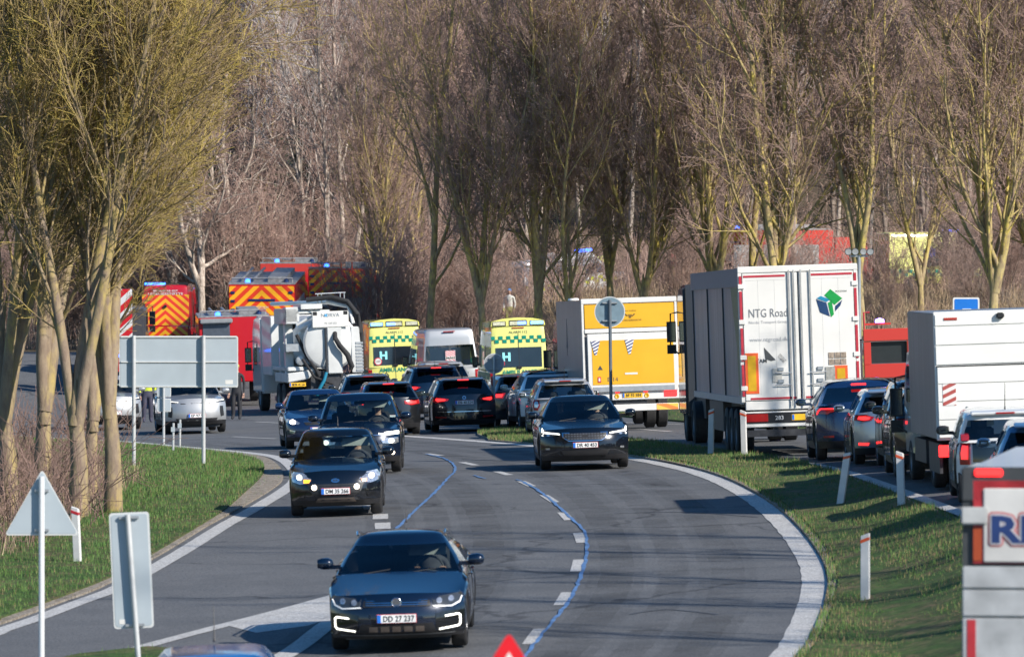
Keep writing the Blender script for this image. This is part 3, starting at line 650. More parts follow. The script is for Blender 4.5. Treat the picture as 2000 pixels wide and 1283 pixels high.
# thicket of stems
def thicket(name, label, poly, n, hmin, hmax, mats, r=.012, off=0, seed=1, leanx=0):
    rnd = random.Random(seed); pl = []; xs = [p[0] for p in poly]; ys = [p[1] for p in poly]
    while len(pl) < n:
        x = rnd.uniform(min(xs), max(xs)); y = rnd.uniform(min(ys), max(ys))
        if not inpoly([x], [y], poly)[0]: continue
        h = rnd.uniform(hmin, hmax); p = Vector((x, y, Gs(x, y) - .05 + off)); d = Vector((rnd.gauss(leanx, .35), rnd.gauss(0, .35), 1)).normalized()
        pts = [p.copy()]
        for i in range(4): p = p + d * h / 4; d = (d + Vector((rnd.gauss(0, .22), rnd.gauss(0, .22), -.08))).normalized(); pts.append(p.copy())
        pl.append((pts, r * rnd.uniform(.6, 1.3), r * .3, 0))
        for c in range(3):
            q = pts[1 + c].copy(); e = (d + perp(d, rnd) * 1.1).normalized(); pl.append(([q, q + e * h * .2, q + e * h * .35 + Vector((0, 0, .05))], r * .5, r * .25, 0))
    V_, F_ = tubes(pl, [3], .003); o = fastmesh(name, V_, F_, mats, mi=np.random.RandomState(seed).randint(0, len(mats), len(F_) // 3 + 1).repeat(3)[:len(F_)] if False else None)
    tag(o, label, 'undergrowth', kind='stuff'); return o
thicket('undergrowth', 'tangle of brown bare stems under the left trees', [(-12, 84), (-8.2, 100), (-7.2, 108), (-7.6, 118), (-9.0, 134), (-16, 146), (-24, 146), (-15, 84)], 15000, .6, 2.3, [M('bramble_stems', (.21, .135, .11), .85, var=.35, scale=.8)], .014, seed=4)
thicket('undergrowth', 'brown scrub along the foot of the roadside tree row', [(-9, 226), (-3, 218), (3, 210), (10, 196), (24, 190), (26, 222), (8, 232), (-10, 240)], 9000, .8, 2.6, [twig_brown], .013, seed=6)
thicket('undergrowth', 'pale brown scrub on the bank below the far emergency vehicles', [(0, 236), (30, 236), (30, 272), (0, 262)], 6000, .5, 1.6, [dry[0]], .013, seed=7)
thicket('undergrowth', 'brown scrub at the foot of the wood', [(-30, 262), (36, 310), (36, 345), (-36, 345)], 9000, 1, 3.2, [twig_brown], .018, seed=8)
thicket('undergrowth', 'tall brown saplings screening the far red and yellow vehicles', [(9, 266), (26, 266), (26, 281), (9, 281)], 2600, 2.0, 4.6, [twig_brown], .017, seed=31)
thicket('undergrowth', 'tall brown saplings screening the far white vans', [(-2, 262), (9, 262), (9, 278), (-2, 278)], 1500, 1.6, 3.6, [twig_brown], .017, seed=32)
# ---------------------------------------------------------------- cars and vans
FR = [0, .16, .40, .66, .86, 1.0]
FX = [.955, .99, 1.0, .995, .97, .905]
UU = [0, .3, .6, .82, .94, 1.0]
def itp(x, pts):
    xs = [p[0] for p in pts]; ys = [p[1] for p in pts]; return float(np.interp(x, xs, ys))
DEF = dict(L=4.5, W=.9, H=1.47, zb=.2, yef=.42, yer=.38, r=.325, wf=.86, wr=3.55, fp=[.13, .03, 0, .03, .09, .17], rp=[.12, .02, 0, .03, .08, .15],
    top=[(0, .66), (.42, .72), (.8, .80), (1.25, .90), (1.7, .93), (4.5, .98)], wp=[(0, .90), (.42, .945), (.9, .985), (1.4, 1), (3.6, 1), (4.12, .965), (4.5, .93)],
    gb=(1.12, 4.28, .86), gt=(1.95, 3.95, .63), sideb=[1.42, 2.45, 2.53, 3.45, 3.55, 4.0], sidet=[2.2, 2.55, 2.62, 3.35, 3.45, 3.8], glev=[0, .10, .5, .88, 1], rise=.07, glass=('w', 'f', 'r', 'q', 'b'), clad=True)
class Car:
    def __init__(s, name, label, cat, pm, group=None, **k):
        s.S = dict(DEF, **k); s.root = thing(name, label, cat, group); s.pm = pm; s.body(); s.wheels()
        if s.S.get('cabin', True): s.green()
    def zt(s, y): return itp(y, s.S['top'])
    def wp(s, y): return s.S['W'] * itp(y, s.S['wp'])
    def surf(s, x, z, end):
        S = s.S; ye = S['yef'] if end == 'front' else S['yer']; yy = ye if end == 'front' else S['L'] - ye
        zt = s.zt(yy); fr = min(1, max(0, (z - S['zb']) / (zt - S['zb']))); yp = float(np.interp(fr, FR, S['fp' if end == 'front' else 'rp'])); wf = s.wp(yy) * float(np.interp(fr, FR, FX))
        y = yp + (ye - yp) * min(1, abs(x) / wf) ** 3.2
        return y if end == 'front' else S['L'] - y
    def body(s):
        S = s.S; L = S['L']; yf, yr = S['yef'], L - S['yer']; Rr = S['r'] + .055; ys = set(np.linspace(yf, yr, 17).round(3))
        for yw in (S['wf'], S['wr']):
            ys = {y for y in ys if abs(y - yw) > Rr + .03}
            for c in (-1, -.97, -.88, -.7, -.4, 0, .4, .7, .88, .97, 1): ys.add(round(yw + c * Rr, 3))
        ys = sorted(y for y in ys if yf <= y <= yr); ys = sorted(set([yf] + ys + [yr]))
        def zb(y):
            z = S['zb']
            for yw in (S['wf'], S['wr']):
                d = Rr * Rr - (y - yw) ** 2
                if d > 0: z = max(z, S['r'] + math.sqrt(d))
            return z
        mb = MB()
        def col(y):
            a, b = zb(y), s.zt(y)
            return [(s.wp(y) * FX[i] * (1 if S['W'] < 5 else 1), y, a + (b - a) * FR[i]) for i in range(6)]
        cols = [col(y) for y in ys]; n = len(cols)
        for sg in (1, -1):
            o = len(mb.v)
            for c in cols: mb.v += [(sg * p[0], p[1], p[2]) for p in c]
            for i in range(n - 1):
                for j in range(5): mb.f.append((o + i * 6 + j, o + i * 6 + j + 1, o + (i + 1) * 6 + j + 1, o + (i + 1) * 6 + j)); mb.m.append(1 if (j == 0 and S['clad']) else 0)
        # front and rear fascia
        us = [-u for u in UU[:0:-1]] + UU
        for end, yy in (('front', yf), ('rear', yr)):
            o = len(mb.v); m = len(us)
            for j in range(6):
                z = S['zb'] + (s.zt(yy) - S['zb']) * FR[j]; wf = s.wp(yy) * FX[j]
                for u in us: mb.v.append((u * wf, s.surf(u * wf, z, end), z + (S['crown'] if 'crown' in S else .03) * (1 - u * u) * (FR[j] ** 3)))
            for j in range(5):
                for i in range(m - 1): mb.f.append((o + j * m + i, o + j * m + i + 1, o + (j + 1) * m + i + 1, o + (j + 1) * m + i)); mb.m.append(1 if (j == 0 and S['clad']) else 0)
        # top
        cr = S.get('crown', .03); o = len(mb.v); m = len(us)
        for i, y in enumerate(ys):
            df = (y - yf) / .9; dr = (yr - y) / .5
            for u in us:
                yc = y
                if df < 1: yc -= (yf - S['fp'][5]) * (1 - df) ** 2 * (1 - abs(u) ** 3.2)
                if dr < 1: yc += (S['yer'] - S['rp'][5]) * (1 - dr) ** 2 * (1 - abs(u) ** 3.2)
                mb.v.append((u * s.wp(y) * FX[5], yc, s.zt(y) + cr * (1 - u * u)))
        gb = S['gb']
        for i in range(n - 1):
            for j in range(m - 1):
                uc = (us[j] + us[j + 1]) / 2
                if S.get('cabin', True) and ys[i] > gb[0] + .25 and ys[i + 1] < gb[1] - .2 and abs(uc) < .9: continue
                mb.f.append((o + i * m + j, o + i * m + j + 1, o + (i + 1) * m + j + 1, o + (i + 1) * m + j)); mb.m.append(0)
        s.b = mb.build('body', [s.pm, BLK()], s.root, merge=.004, angle=28)
        u = MB(); u.bx(-S['W'] + .24, S['W'] - .24, .35, L - .3, .17, min(.62, S['r'] * 1.7)); u.bx(-S['W'] + .06, S['W'] - .06, S['wf'] + Rr + .05, S['wr'] - Rr - .05, S['zb'] - .02, S['zb'] + .1)
        u.bx(-S['W'] + .15, S['W'] - .15, yf, yr, S['zb'] + .14, S['zb'] + .2) if S['r'] < .3 else None
        u.build('underbody', DRK(), s.root)
    def wheels(s):
        S = s.S; r = S['r']; tw = S.get('tw', .21)
        for yw in (S['wf'], S['wr']):
            for sg in (-1, 1):
                xo = sg * (S['W'] - .035); xi = xo - sg * tw
                t = MB(); t.lathe([(xi, r * .62), (xi, r * .9), (xi + sg * .02, r * .98), (xi + sg * .045, r), (xo - sg * .045, r), (xo - sg * .02, r * .98), (xo, r * .9), (xo - sg * .005, r * .66)], 28, 'X', (0, yw, r))
                w_ = t.build('wheel', RUB(), s.root, angle=60)
                q = MB(); q.lathe([(xo - sg * .012, r * .66), (xo - sg * .05, r * .62), (xo - sg * .13, r * .6), (xo - sg * .13, .02)], 24, 'X', (0, yw, r))
                for k in range(5):
                    a = 2 * math.pi * k / 5; q.box((xo - sg * .03, yw + math.cos(a) * r * .33, r + math.sin(a) * r * .33), (.03, r * .6, .06), rot=(a, 0, 0))
                q.lathe([(xo - sg * .015, .001), (xo - sg * .015, .06), (xo - sg * .06, .07)], 12, 'X', (0, yw, r))
                q.build('rim', M('alloy_rim', (.30, .31, .33), .3, .8, var=.1) if not S.get('steel') else M('black_rim', (.03, .03, .033), .4, .3), w_)
    def green(s):
        S = s.S; (y0, y1, wb), (t0, t1, wt) = S['gb'], S['gt']; lev = list(S['glev']); zr = S['H'] - S['rise']
        def ring(t, inset=0, dz=0, zabs=None):
            te = t; bow = S.get('bow', .05 if S['H'] < 1.9 else 0); rb = lambda y: bow * max(0, (y - t0 - .35) / (t1 - t0 - .35)) ** 1.6; yf = lerp(y0, t0, te); yr = lerp(y1, t1, te); wd = lerp(wb, wt, te ** 1.25) - inset; yf += inset; yr -= inset
            bf = .16 if S['H'] < 1.9 else .10; br = .10 if S['H'] < 1.9 else .03; P = []
            for u in (0, .3, .6, .82, .93): P.append((u * wd, yf + bf * u ** 2.5))
            P.append((wd * .985, yf + bf * 1.25))
            for k in range(6): yy = lerp(S['sideb'][k], S['sidet'][k], te); P.append((wd * (1 if 1 <= k <= 3 else .985), yy))
            P.append((wd * .96, yr - br * 1.6))
            for u in (.90, .75, .5, .25, 0): P.append((u * wd, yr - br * u ** 2.5))
            full = [(x, y) for x, y in P] + [(-x, y) for x, y in P[-2:0:-1]]
            out = []
            for x, y in full:
                zb = s.zt(y) - .03; z = lerp(zb, zr, te) + dz - rb(y) * te
                out.append((x, y, z if zabs is None else zabs))
            return out
        half = 18; rings = [ring(t) for t in lev]
        rings.append(ring(1, .045, S['rise'] * .55)); rings.append(ring(1, .14, S['rise'] * .85)); RB = lambda y: S.get('bow', .05 if S['H'] < 1.9 else 0) * max(0, (y - t0 - .35) / (t1 - t0 - .35)) ** 1.6
        for kx, ky, dz_ in ((.5, .12, 0), (0., .2, .006)): rings.append([(x * kx, lerp(y, (t0 + t1) / 2, ky), S['H'] + dz_ - RB(lerp(y, (t0 + t1) / 2, ky))) for x, y, z in ring(1, .14)])
        n = len(rings[0]); shell = MB(); gl = {}
        for rg in rings: shell.v += rg
        g0, g1 = S.get('gi', (1, 3))
        def kind(j):
            jj = j if j < half - 1 else n - 1 - j
            if jj < 4: return 'w'
            if jj in (6, ): return 'f'
            if jj == 8: return 'r'
            if jj == 10: return 'q'
            if jj >= 13: return 'b'
            if jj in (7, 9): return 'p'
            return None
        for i in range(len(rings) - 1):
            for j in range(n):
                j2 = (j + 1) % n; f = (i * n + j, i * n + j2, (i + 1) * n + j2, (i + 1) * n + j); k = kind(j); sd = 'R' if j < half else 'L'
                lo = 0 if k == 'w' else g0
                if k and k in S['glass'] and lo <= i < g1:
                    gl.setdefault(k + (sd if k in 'frq' else ''), []).append(f)
                else:
                    mi = 0
                    if i < len(lev) - 1 and k == 'p' and g0 <= i < g1: mi = 1
                    if i >= len(lev) - 1 and S.get('darkroof'): mi = 2
                    shell.f.append(f); shell.m.append(mi)
        s.gh = shell.build('cabin_frame', [s.pm, BLK(), M('dark_glass_roof', (.012, .014, .018), .08, coat=1)], s.root, angle=40, merge=.0005)
        s.ringf = ring
        nm = {'w': 'windscreen', 'b': 'rear_window', 'f': 'side_window', 'r': 'side_window', 'q': 'quarter_window'}
        for k, fs in gl.items():
            g = MB(); idx = sorted({i for f in fs for i in f}); mp = {v: i for i, v in enumerate(idx)}; g.v = [shell.v[i] for i in idx]; g.f = [tuple(mp[i] for i in f) for f in fs]; g.m = [0] * len(g.f)
            g.build(nm[k[0]], GLS('privacy_glass', (.10, .12, .13)) if (S.get('privacy') and k[0] in 'brq') else GLS(), s.root)
        # interior
        if S.get('interior', True):
            yc = S.get('ys', (y0 + t0) / 2 + 1.05); q = MB(); zs = s.zt(2) - .03
            for x in (-.37, .37):
                q.box((x, yc + .22, zs - .05), (.48, .16, .55), rot=(R(-14), 0, 0)); q.box((x, yc + .31, zs + .29), (.26, .09, .19)); q.box((x, yc - .05, zs - .36), (.48, .5, .14))
            q.box((0, yc + 1.1, zs - .12), (1.15, .14, .5), rot=(R(-14), 0, 0))
            for x in (-.35, .35): q.box((x, yc + 1.18, zs + .17), (.24, .07, .12))
            q.build('seats', M('dark_seat_fabric', (.03, .032, .036), .8, var=.3), s.root, bevel=.03)
            d = MB(); d.box((0, y0 + .55, zs - .07), (2 * wb - .2, .75, .12)); d.build('dashboard', M('dashboard', (.02, .021, .023), .6), s.root, bevel=.02)
            sw = MB(); c = Vector((.37, yc - .42, zs - .02)); pts = [c + Vector((math.cos(a) * .18, math.sin(a) * .06, math.sin(a) * .17)) for a in np.linspace(0, 2 * math.pi, 17)]; sw.tube(pts, .015, 6); sw.build('steering_wheel', BLK(), s.root)
            # roof lining edge and sun visor
            v = MB(); v.box((.34, t0 + .13, S['H'] - .235), (.50, .03, .17), rot=(R(20), 0, 0)); v.build('sun_visor', M('pale_lining', (.70, .72, .68), .8), s.root, bevel=.01)
            m_ = MB(); m_.box((0, t0 + .08, S['H'] - .2), (.22, .03, .07)); m_.build('interior_mirror', BLK(), s.root, bevel=.01)
            fl = MB(); fl.bx(-S['W'] + .1, S['W'] - .1, y0 + .5, y1 - .2, .3, .34); fl.build('floor', M('dashboard', (.02, .021, .023), .6), s.root)
            s.yc, s.zs = yc, zs
        # mirrors
        mz = s.zt(1.5) + .08; my = S.get('my', S['sideb'][0] + .02); big = S.get('bigmirror')
        for sg in (-1, 1):
            xm = sg * (S['W'] + (.095 if big else .075))
            m_ = MB()
            if big: m_.box((xm, my, mz + .12), (.19, .14, .36)); m_.box((sg * (S['W'] + .0), my, mz + .02), (.14, .05, .06))
            else:
                prof = [(-.085, .02), (-.08, .062), (-.03, .082), (.04, .084), (.09, .06), (.105, .015)]
                o = len(m_.v)
                m_.lathe([(a * 1.12, r_) for a, r_ in prof], 12, 'X', (xm, my, mz + .05)); m_.v = [(x, my + (y - my) * .9, z * .92 + (mz + .05) * .08) for x, y, z in m_.v]
                m_.box((sg * (S['W'] - .02), my + .01, mz + .005), (.24, .07, .055))
            mo = m_.build('door_mirror', s.pm if not S.get('bmir') else BLK(), s.root, bevel=.025 if big else 0, angle=50)
            g = MB(); g.box((xm + sg * .005, my + (.078 if big else .068), mz + (.12 if big else .05)), (.15, .006, .28 if big else .09)); g.build('mirror_glass', M('car_mirror_glass', (.12, .16, .2), .1, 1), mo)
        # wipers
        if S['H'] < 2:
            wmb = MB(); 
            for x in (-.42, .18): wmb.tube([(x - .05, y0 + .06, s.zt(y0) + .03), (x + .3, y0 + .12, s.zt(y0) + .075)], .008, 5)
            wmb.build('wiper', BLK(), s.root)
    def person(s, label, side=1, look=0):
        d = make_person('seated', label); P = s.root
        s.people = getattr(s, 'people', []) + [(d, Vector((side * .37, s.yc + .02, s.zs - .42)), look)]
    def patch(s, name, poly, end, mat, off=.008, sym=False, parent=None, depth=.03, grid=.05):
        out = []
        for sg in ((1, -1) if sym else (1,)):
            pl = [(x * sg, z) for x, z in poly]; dn = []
            for i in range(len(pl)):
                a = Vector(pl[i]); b = Vector(pl[(i + 1) % len(pl)]); k = max(1, int((b - a).length / grid)); dn += [tuple(a.lerp(b, j / k)) for j in range(k)]
            xs = [p[0] for p in dn]; zs = [p[1] for p in dn]; gx, gz = np.meshgrid(np.arange(min(xs) + .02, max(xs), grid), np.arange(min(zs) + .02, max(zs), grid)); gx = gx.ravel(); gz = gz.ravel()
            k = inpoly(gx, gz, dn); pts = [Vector(p) for p in dn] + [Vector(p) for p in zip(gx[k], gz[k]) if min((p[0] - q[0]) ** 2 + (p[1] - q[1]) ** 2 for q in dn) > 1e-4]
            vo, _, fo, *_ = geometry.delaunay_2d_cdt(pts, [], [list(range(len(dn)))], 1, 1e-6); o_ = off if end == 'rear' else -off
            mb = MB(); mb.v = [(v[0], s.surf(v[0], v[1], end) + o_, v[1]) for v in vo]; mb.f = [tuple(f) for f in fo]; mb.m = [0] * len(fo); m = len(mb.v); dd = -depth if end == 'rear' else depth
            for (x, z) in dn: y = s.surf(x, z, end) + o_; mb.v += [(x, y, z), (x, y + dd, z)]
            for i in range(len(dn)): j = (i + 1) % len(dn); mb.f.append((m + 2 * i, m + 2 * j, m + 2 * j + 1, m + 2 * i + 1)); mb.m.append(0)
            out.append(mb.build(name, mat, parent or s.root, merge=.0005))
        return out
    def plate(s, txt, z, end, x=0, yellow=False, w=.50):
        y = s.surf(x, z, end); sg = -1 if end == 'front' else 1; y += sg * .02; hs = w / .50
        b = MB(); b.bx(x - .257 * hs, x + .257 * hs, y, y + sg * .012, z - .057, z + .057); p = b.build('number_plate', M('plate_red_border', (.55, .05, .05), .4), s.root)
        f = MB(); f.bx(x - .25 * hs, x + .25 * hs, y + sg * .010, y + sg * .016, z - .051, z + .051); f.build('plate_face', M('plate_yellow', (.85, .50, .03), .4) if yellow else M('plate_white', (.8, .8, .8), .4), p)
        e = MB(); xe = x + sg * .225 * hs; e.bx(xe - .024, xe + .024, y + sg * .015, y + sg * .019, z - .050, z + .050); e.build('plate_band', M('plate_blue', (.02, .16, .6), .4), p)
        if not txt: return
        tm = MB(); text(tm, txt, (x - sg * .03 * hs, y + sg * .021, z), width=.40 * hs, height=.074, end=end, bold=.012); tm.build('plate_text', M('plate_ink', (.02, .02, .02), .5, var=.05), p)
    def place(s, px, Y, yaw, face='front', dz=0):
        X, Y = XY(px, Y); L = s.S['L']; place_vehicle(s.root, X, Y, yaw, face, L, dz)
        for d, off, look in getattr(s, 'people', []):
            d.matrix_world = s.root.matrix_world @ Matrix.Translation(off) @ Matrix.Rotation(look, 4, 'Z')
    def handles(s, ys=(2.35, 3.3)):
        S = s.S; h = MB()
        for sg in (-1, 1):
            for y in ys: z = s.zt(y) - .13; h.box((sg * (S['W'] * .995), y, z), (.03, .18, .03))
        h.build('door_handle', s.pm, s.root, bevel=.008)
        g = MB()
        for sg in (-1, 1):
            for y in (S['sideb'][0] - .12, S['sideb'][1] + .03, S['sideb'][3] + .05):
                pts = [(sg * (s.wp(y) * float(np.interp(f, FR, FX)) + .001), y, lerp(S['zb'], s.zt(y), f)) for f in (.12, .4, .66, .86, .98)]
                g.tube(pts, .006, 4)
        g.build('door_gap', BLK(), s.root)
    def rails(s, col=None):
        S = s.S; (t0, t1, wt) = S['gt']; q = MB()
        for sg in (-1, 1): q.tube([(sg * (wt - .03), t0 + .3, S['H'] - .04), (sg * (wt - .02), t0 + .4, S['H'] + .0), (sg * (wt - .02), t1 - .25, S['H'] - .01 - S.get('bow', .05)), (sg * (wt - .03), t1 - .15, S['H'] - .05 - S.get('bow', .05))], .016, 6)
        q.build('roof_rail', col or BLK(), s.root)
    def antenna(s, y=None, h=.16):
        S = s.S; y = y or S['gt'][1] - .2; q = MB(); q.tube([(0, y, S['H'] - .01), (0, y + .03, S['H'] + .05), (0, y + h * .5, S['H'] + h)], [.016, .008, .004], 6); q.build('antenna', BLK(), s.root)
    def spoiler(s, lamp=True, on=True, d=.16):
        S = s.S; (t0, t1, wt) = S['gt']; q = MB(); y = t1; z = S['H'] - S['rise'] + .02
        q.prism([(y - .12, z + .035), (y + d, z + .0), (y + d + .01, z - .03), (y - .02, z - .06)], -wt * .86, wt * .86, 'YZ'); o = q.build('spoiler', s.pm, s.root, bevel=.012)
        if lamp: l = MB(); l.bx(-.15, .15, y + d - .01, y + d + .018, z - .026, z - .002); l.build('high_brake_light', REDON() if on else REDL(), o)
def place_vehicle(root, X, Y, yaw, face, L, dz=0, pitch=True):
    a = R(yaw); ax = Vector((-math.sin(a), math.cos(a))); lx = Vector((math.cos(a), math.sin(a)))
    N = Vector((X, Y)); Fp = N + ax * L; c = (N + Fp) / 2
    z0 = Gs(*N); z1 = Gs(*Fp); zl = Gs(*(c - lx * .8)); zr = Gs(*(c + lx * .8))
    fw = Vector((ax.x * L, ax.y * L, z1 - z0)).normalized(); rt_ = Vector((lx.x * 1.6, lx.y * 1.6, zr - zl)).normalized(); up = rt_.cross(fw).normalized(); rt_ = fw.cross(up).normalized()
    zc = (z0 + z1) / 2
    if face == 'front': m = Matrix((rt_, fw, up)).transposed().to_4x4(); o = Vector((c.x, c.y, zc)) - fw * L / 2
    else: m = Matrix((-rt_, -fw, up)).transposed().to_4x4(); o = Vector((c.x, c.y, zc)) + fw * L / 2
    root.matrix_world = Matrix.Translation(o + Vector((0, 0, .02 + dz))) @ m
# ---------------------------------------------------------------- people
_pp = {}
def body_mesh(pose):
    """one continuous skinned figure; metres, hips at origin (seated) or feet at z=0 (standing)"""
    if pose == 'seated':
        J = [((0, 0, .02), .15, .12, None), ((0, .05, .22), .15, .11, 0), ((0, .08, .42), .18, .11, 1), ((0, .08, .52), .10, .08, 2), ((0, .06, .60), .055, .055, 3), ((0, .045, .68), .07, .08, 4), ((0, .03, .77), .078, .095, 5), ((0, .035, .84), .06, .07, 6)]
        arms = [((.19, .07, .47), .055), ((.25, -.06, .25), .045), ((.2, -.32, .34), .034), ((.185, -.385, .385), .03)]
        legs = [((.1, -.05, .0), .085), ((.14, -.42, .08), .065), ((.14, -.62, -.25), .045), ((.14, -.74, -.28), .035)]
    else:
        J = [((0, 0, .95), .15, .11, None), ((0, .01, 1.12), .14, .1, 0), ((0, .0, 1.36), .18, .11, 1), ((0, 0, 1.47), .10, .08, 2), ((0, -.005, 1.54), .055, .055, 3), ((0, -.015, 1.61), .07, .08, 4), ((0, -.02, 1.69), .078, .095, 5), ((0, -.015, 1.76), .06, .07, 6)]
        arms = [((.2, 0, 1.41), .055), ((.25, .02, 1.13), .043), ((.24, -.07, .88), .033), ((.24, -.09, .82), .03)]
        legs = [((.09, 0, .88), .105), ((.105, -.02, .48), .08), ((.11, .02, .12), .065), ((.12, -.13, .04), .04)]
    V = [j[0] for j in J]; rad = [(j[1], j[2]) for j in J]; E = [(i, j[3]) for i, j in enumerate(J) if j[3] is not None]
    for sg in (1, -1):
        for chain, root in ((arms, 3), (legs, 0)):
            p = root if chain is arms else 0
            for c, r in chain: V.append((c[0] * sg, c[1], c[2])); rad.append((r, r)); E.append((p, len(V) - 1)); p = len(V) - 1
            if chain is arms:
                h = Vector(V[p]); d = (h - Vector(V[p - 1])).normalized(); sd = Vector((1, 0, 0))
                for k, (o_, l_) in enumerate([(-.03, .07), (-.01, .085), (.01, .08), (.03, .06)]):
                    q = h + d * .05 + sd * o_; V.append(tuple(q)); rad.append((.010, .010)); E.append((p, len(V) - 1)); a = len(V) - 1
                    q2 = q + d * l_ * .55; V.append(tuple(q2)); rad.append((.009, .009)); E.append((a, len(V) - 1))
                    q3 = q2 + (d + Vector((0, 0, -.7))).normalized() * l_ * .5; V.append(tuple(q3)); rad.append((.007, .007)); E.append((a + 1, len(V) - 1))
                q = h + sd * (-sg) * .04 + d * .01; V.append(tuple(q)); rad.append((.011, .011)); E.append((p, len(V) - 1)); V.append(tuple(q + (d - sd * sg * .5).normalized() * .04)); rad.append((.009, .009)); E.append((len(V) - 2, len(V) - 1))
    me = bpy.data.meshes.new('p'); me.from_pydata(V, E, []); o = bpy.data.objects.new('p', me); COL.objects.link(o)
    o.modifiers.new('s', 'SKIN'); ss = o.modifiers.new('u', 'SUBSURF'); ss.levels = 1; ss.render_levels = 1
    for i, r in enumerate(rad): me.skin_vertices[0].data[i].radius = r; me.skin_vertices[0].data[i].use_root = (i == 0)
    dg = bpy.context.evaluated_depsgraph_get(); dg.update(); out = bpy.data.meshes.new_from_object(o.evaluated_get(dg)); bpy.data.objects.remove(o); bpy.data.meshes.remove(me)
    hz = .60 if pose == 'seated' else 1.53
    for m in (None, None, None): out.materials.append(m)
    for f in out.polygons:
        c = f.center; hand = (c.y < -.33 and c.z > .3) if pose == 'seated' else (abs(c.x) > .2 and c.z < .86)
        f.use_smooth = True; f.material_index = 1 if (c.z > hz or hand) else (2 if (c.z < (.06 if pose == 'seated' else .98)) and not hand else 0)
    return out
def make_person(pose, label, top=(.05, .05, .06), legs=(.03, .03, .05), hair=(.05, .03, .02), helmet=None):
    if pose not in _pp: _pp[pose] = body_mesh(pose)
    me = _pp[pose].copy(); cn = '%.2f_%.2f_%.2f' % top
    for i, m in enumerate((M('clothing_' + cn, top, .8, var=.2), SKIN(), M('trousers_%.2f_%.2f_%.2f' % legs, legs, .8, var=.2))): me.materials[i] = m
    o = bpy.data.objects.new('person', me); COL.objects.link(o); tag(o, label, 'person')
    hz = .77 if pose == 'seated' else 1.69; y0 = .03 if pose == 'seated' else -.02
    h = MB(); n = 12
    for i in range(7):
        t = i / 6; r_ = .088 * math.sin(math.pi * (.5 + .5 * (1 - t))) if False else .088 * math.cos(t * 1.5)
        for j in range(n): a = 2 * math.pi * j / n; h.v.append((r_ * math.cos(a), y0 + .018 + r_ * 1.18 * math.sin(a) - (0 if math.sin(a) > -.3 else -.02), hz + .01 + .105 * math.sin(t * 1.5) - (.05 * max(0, math.sin(a)) if i == 0 else 0)))
    for i in range(6):
        for j in range(n): j2 = (j + 1) % n; h.f.append((i * n + j, i * n + j2, (i + 1) * n + j2, (i + 1) * n + j)); h.m.append(0)
    h.f.append(tuple(range(6 * n, 7 * n))); h.m.append(0)
    if helmet: h.build('helmet', M('helmet_%.1f' % helmet[0], helmet, .3, coat=.5), o)
    else: h.build('hair', M('hair_%.2f' % hair[0], hair, .7), o)
    f = MB(); 
    f.box((0, y0 - .093, hz - .01), (.025, .03, .04), taper=(.5, .5))
    for sx in (-1, 1): f.box((sx * .078, y0 + .01, hz - .01), (.015, .035, .05))
    f.build('face_features', SKIN(), o, bevel=.004)
    e = MB()
    for sx in (-1, 1): e.box((sx * .03, y0 - .084, hz + .012), (.022, .012, .01))
    e.box((0, y0 - .08, hz - .052), (.045, .012, .008)); e.build('eyes_and_mouth', M('dark_eye', (.05, .02, .02), .4), o)
    return o
# ---------------------------------------------------------------- the vehicles
NAVY = paint('navy_paint', (.002, .009, .028), .2, .25); BLACK = paint('black_paint', (.003, .006, .012), .2, .2); BLK2 = paint('charcoal_paint', (.014, .016, .02), .5, .3)
BLUE = paint('deep_blue_paint', (.008, .028, .09), .3, .22); SILV = paint('silver_paint', (.42, .43, .44), .6, .48, .12); SBLU = paint('silver_blue_paint', (.32, .37, .43), .7, .3, .12); WHP = paint('white_paint', (.70, .70, .69), 0, .35, .12)
GREYP = paint('grey_paint', (.07, .075, .085), .6, .3)
chb = CHR()
# --- near estate, oncoming
c = Car('estate_car', 'dark blue estate car with C-shaped light strips in the bumper, nearest car on the road', 'car', NAVY, L=4.77, W=.915, H=1.42, rise=.11, bow=.13, wf=.90, wr=3.69,
    top=[(0, .70), (.42, .735), (.8, .82), (1.3, .93), (1.7, .95), (4.77, 1.0)], wp=[(0, .92), (.42, .955), (.9, .99), (1.4, 1), (4, 1), (4.4, .96), (4.77, .93)], gb=(1.22, 4.6, .85), gt=(1.98, 4.3, .60), sideb=[1.55, 2.6, 2.68, 3.6, 3.68, 4.3], sidet=[2.3, 2.68, 2.76, 3.55, 3.63, 4.1])
c.patch('grille', [(-.42, .70), (.42, .70), (.44, .60), (-.44, .60)], 'front', BLK(), .006)
for z in (.625, .652, .679): c.patch('grille_bar', [(-.40, z - .006), (.40, z - .006), (.40, z + .004), (-.40, z + .004)], 'front', chb, .014, depth=.012)
c.patch('bonnet_edge_trim', [(-.44, .712), (.44, .712), (.44, .703), (-.44, .703)], 'front', chb, .008)
for h in c.patch('headlight', [(.45, .70), (.83, .745), (.845, .70), (.80, .63), (.70, .585), (.47, .605)], 'front', M('dark_headlamp', (.06, .065, .07), .1, .3, coat=1), .01, sym=True):
    sg = 1 if h.data.vertices[0].co.x > 0 else -1
    for lx in (.55, .70): c.patch('lamp_lens', [(sg * (lx + .038 * math.cos(a)), .655 + .038 * math.sin(a) + (lx - .5) * .1) for a in np.linspace(0, 5.8, 12)], 'front', WLS(), .02, parent=h)
    c.patch('light_strip', [(sg * .47, .605), (sg * .70, .59), (sg * .80, .635), (sg * .83, .70), (sg * .845, .70), (sg * .812, .618), (sg * .71, .575), (sg * .47, .59)][::sg], 'front', M('light_guide', (.8, .8, .8), .2, emit=(1, 1, 1), es=.25), .018, parent=h)
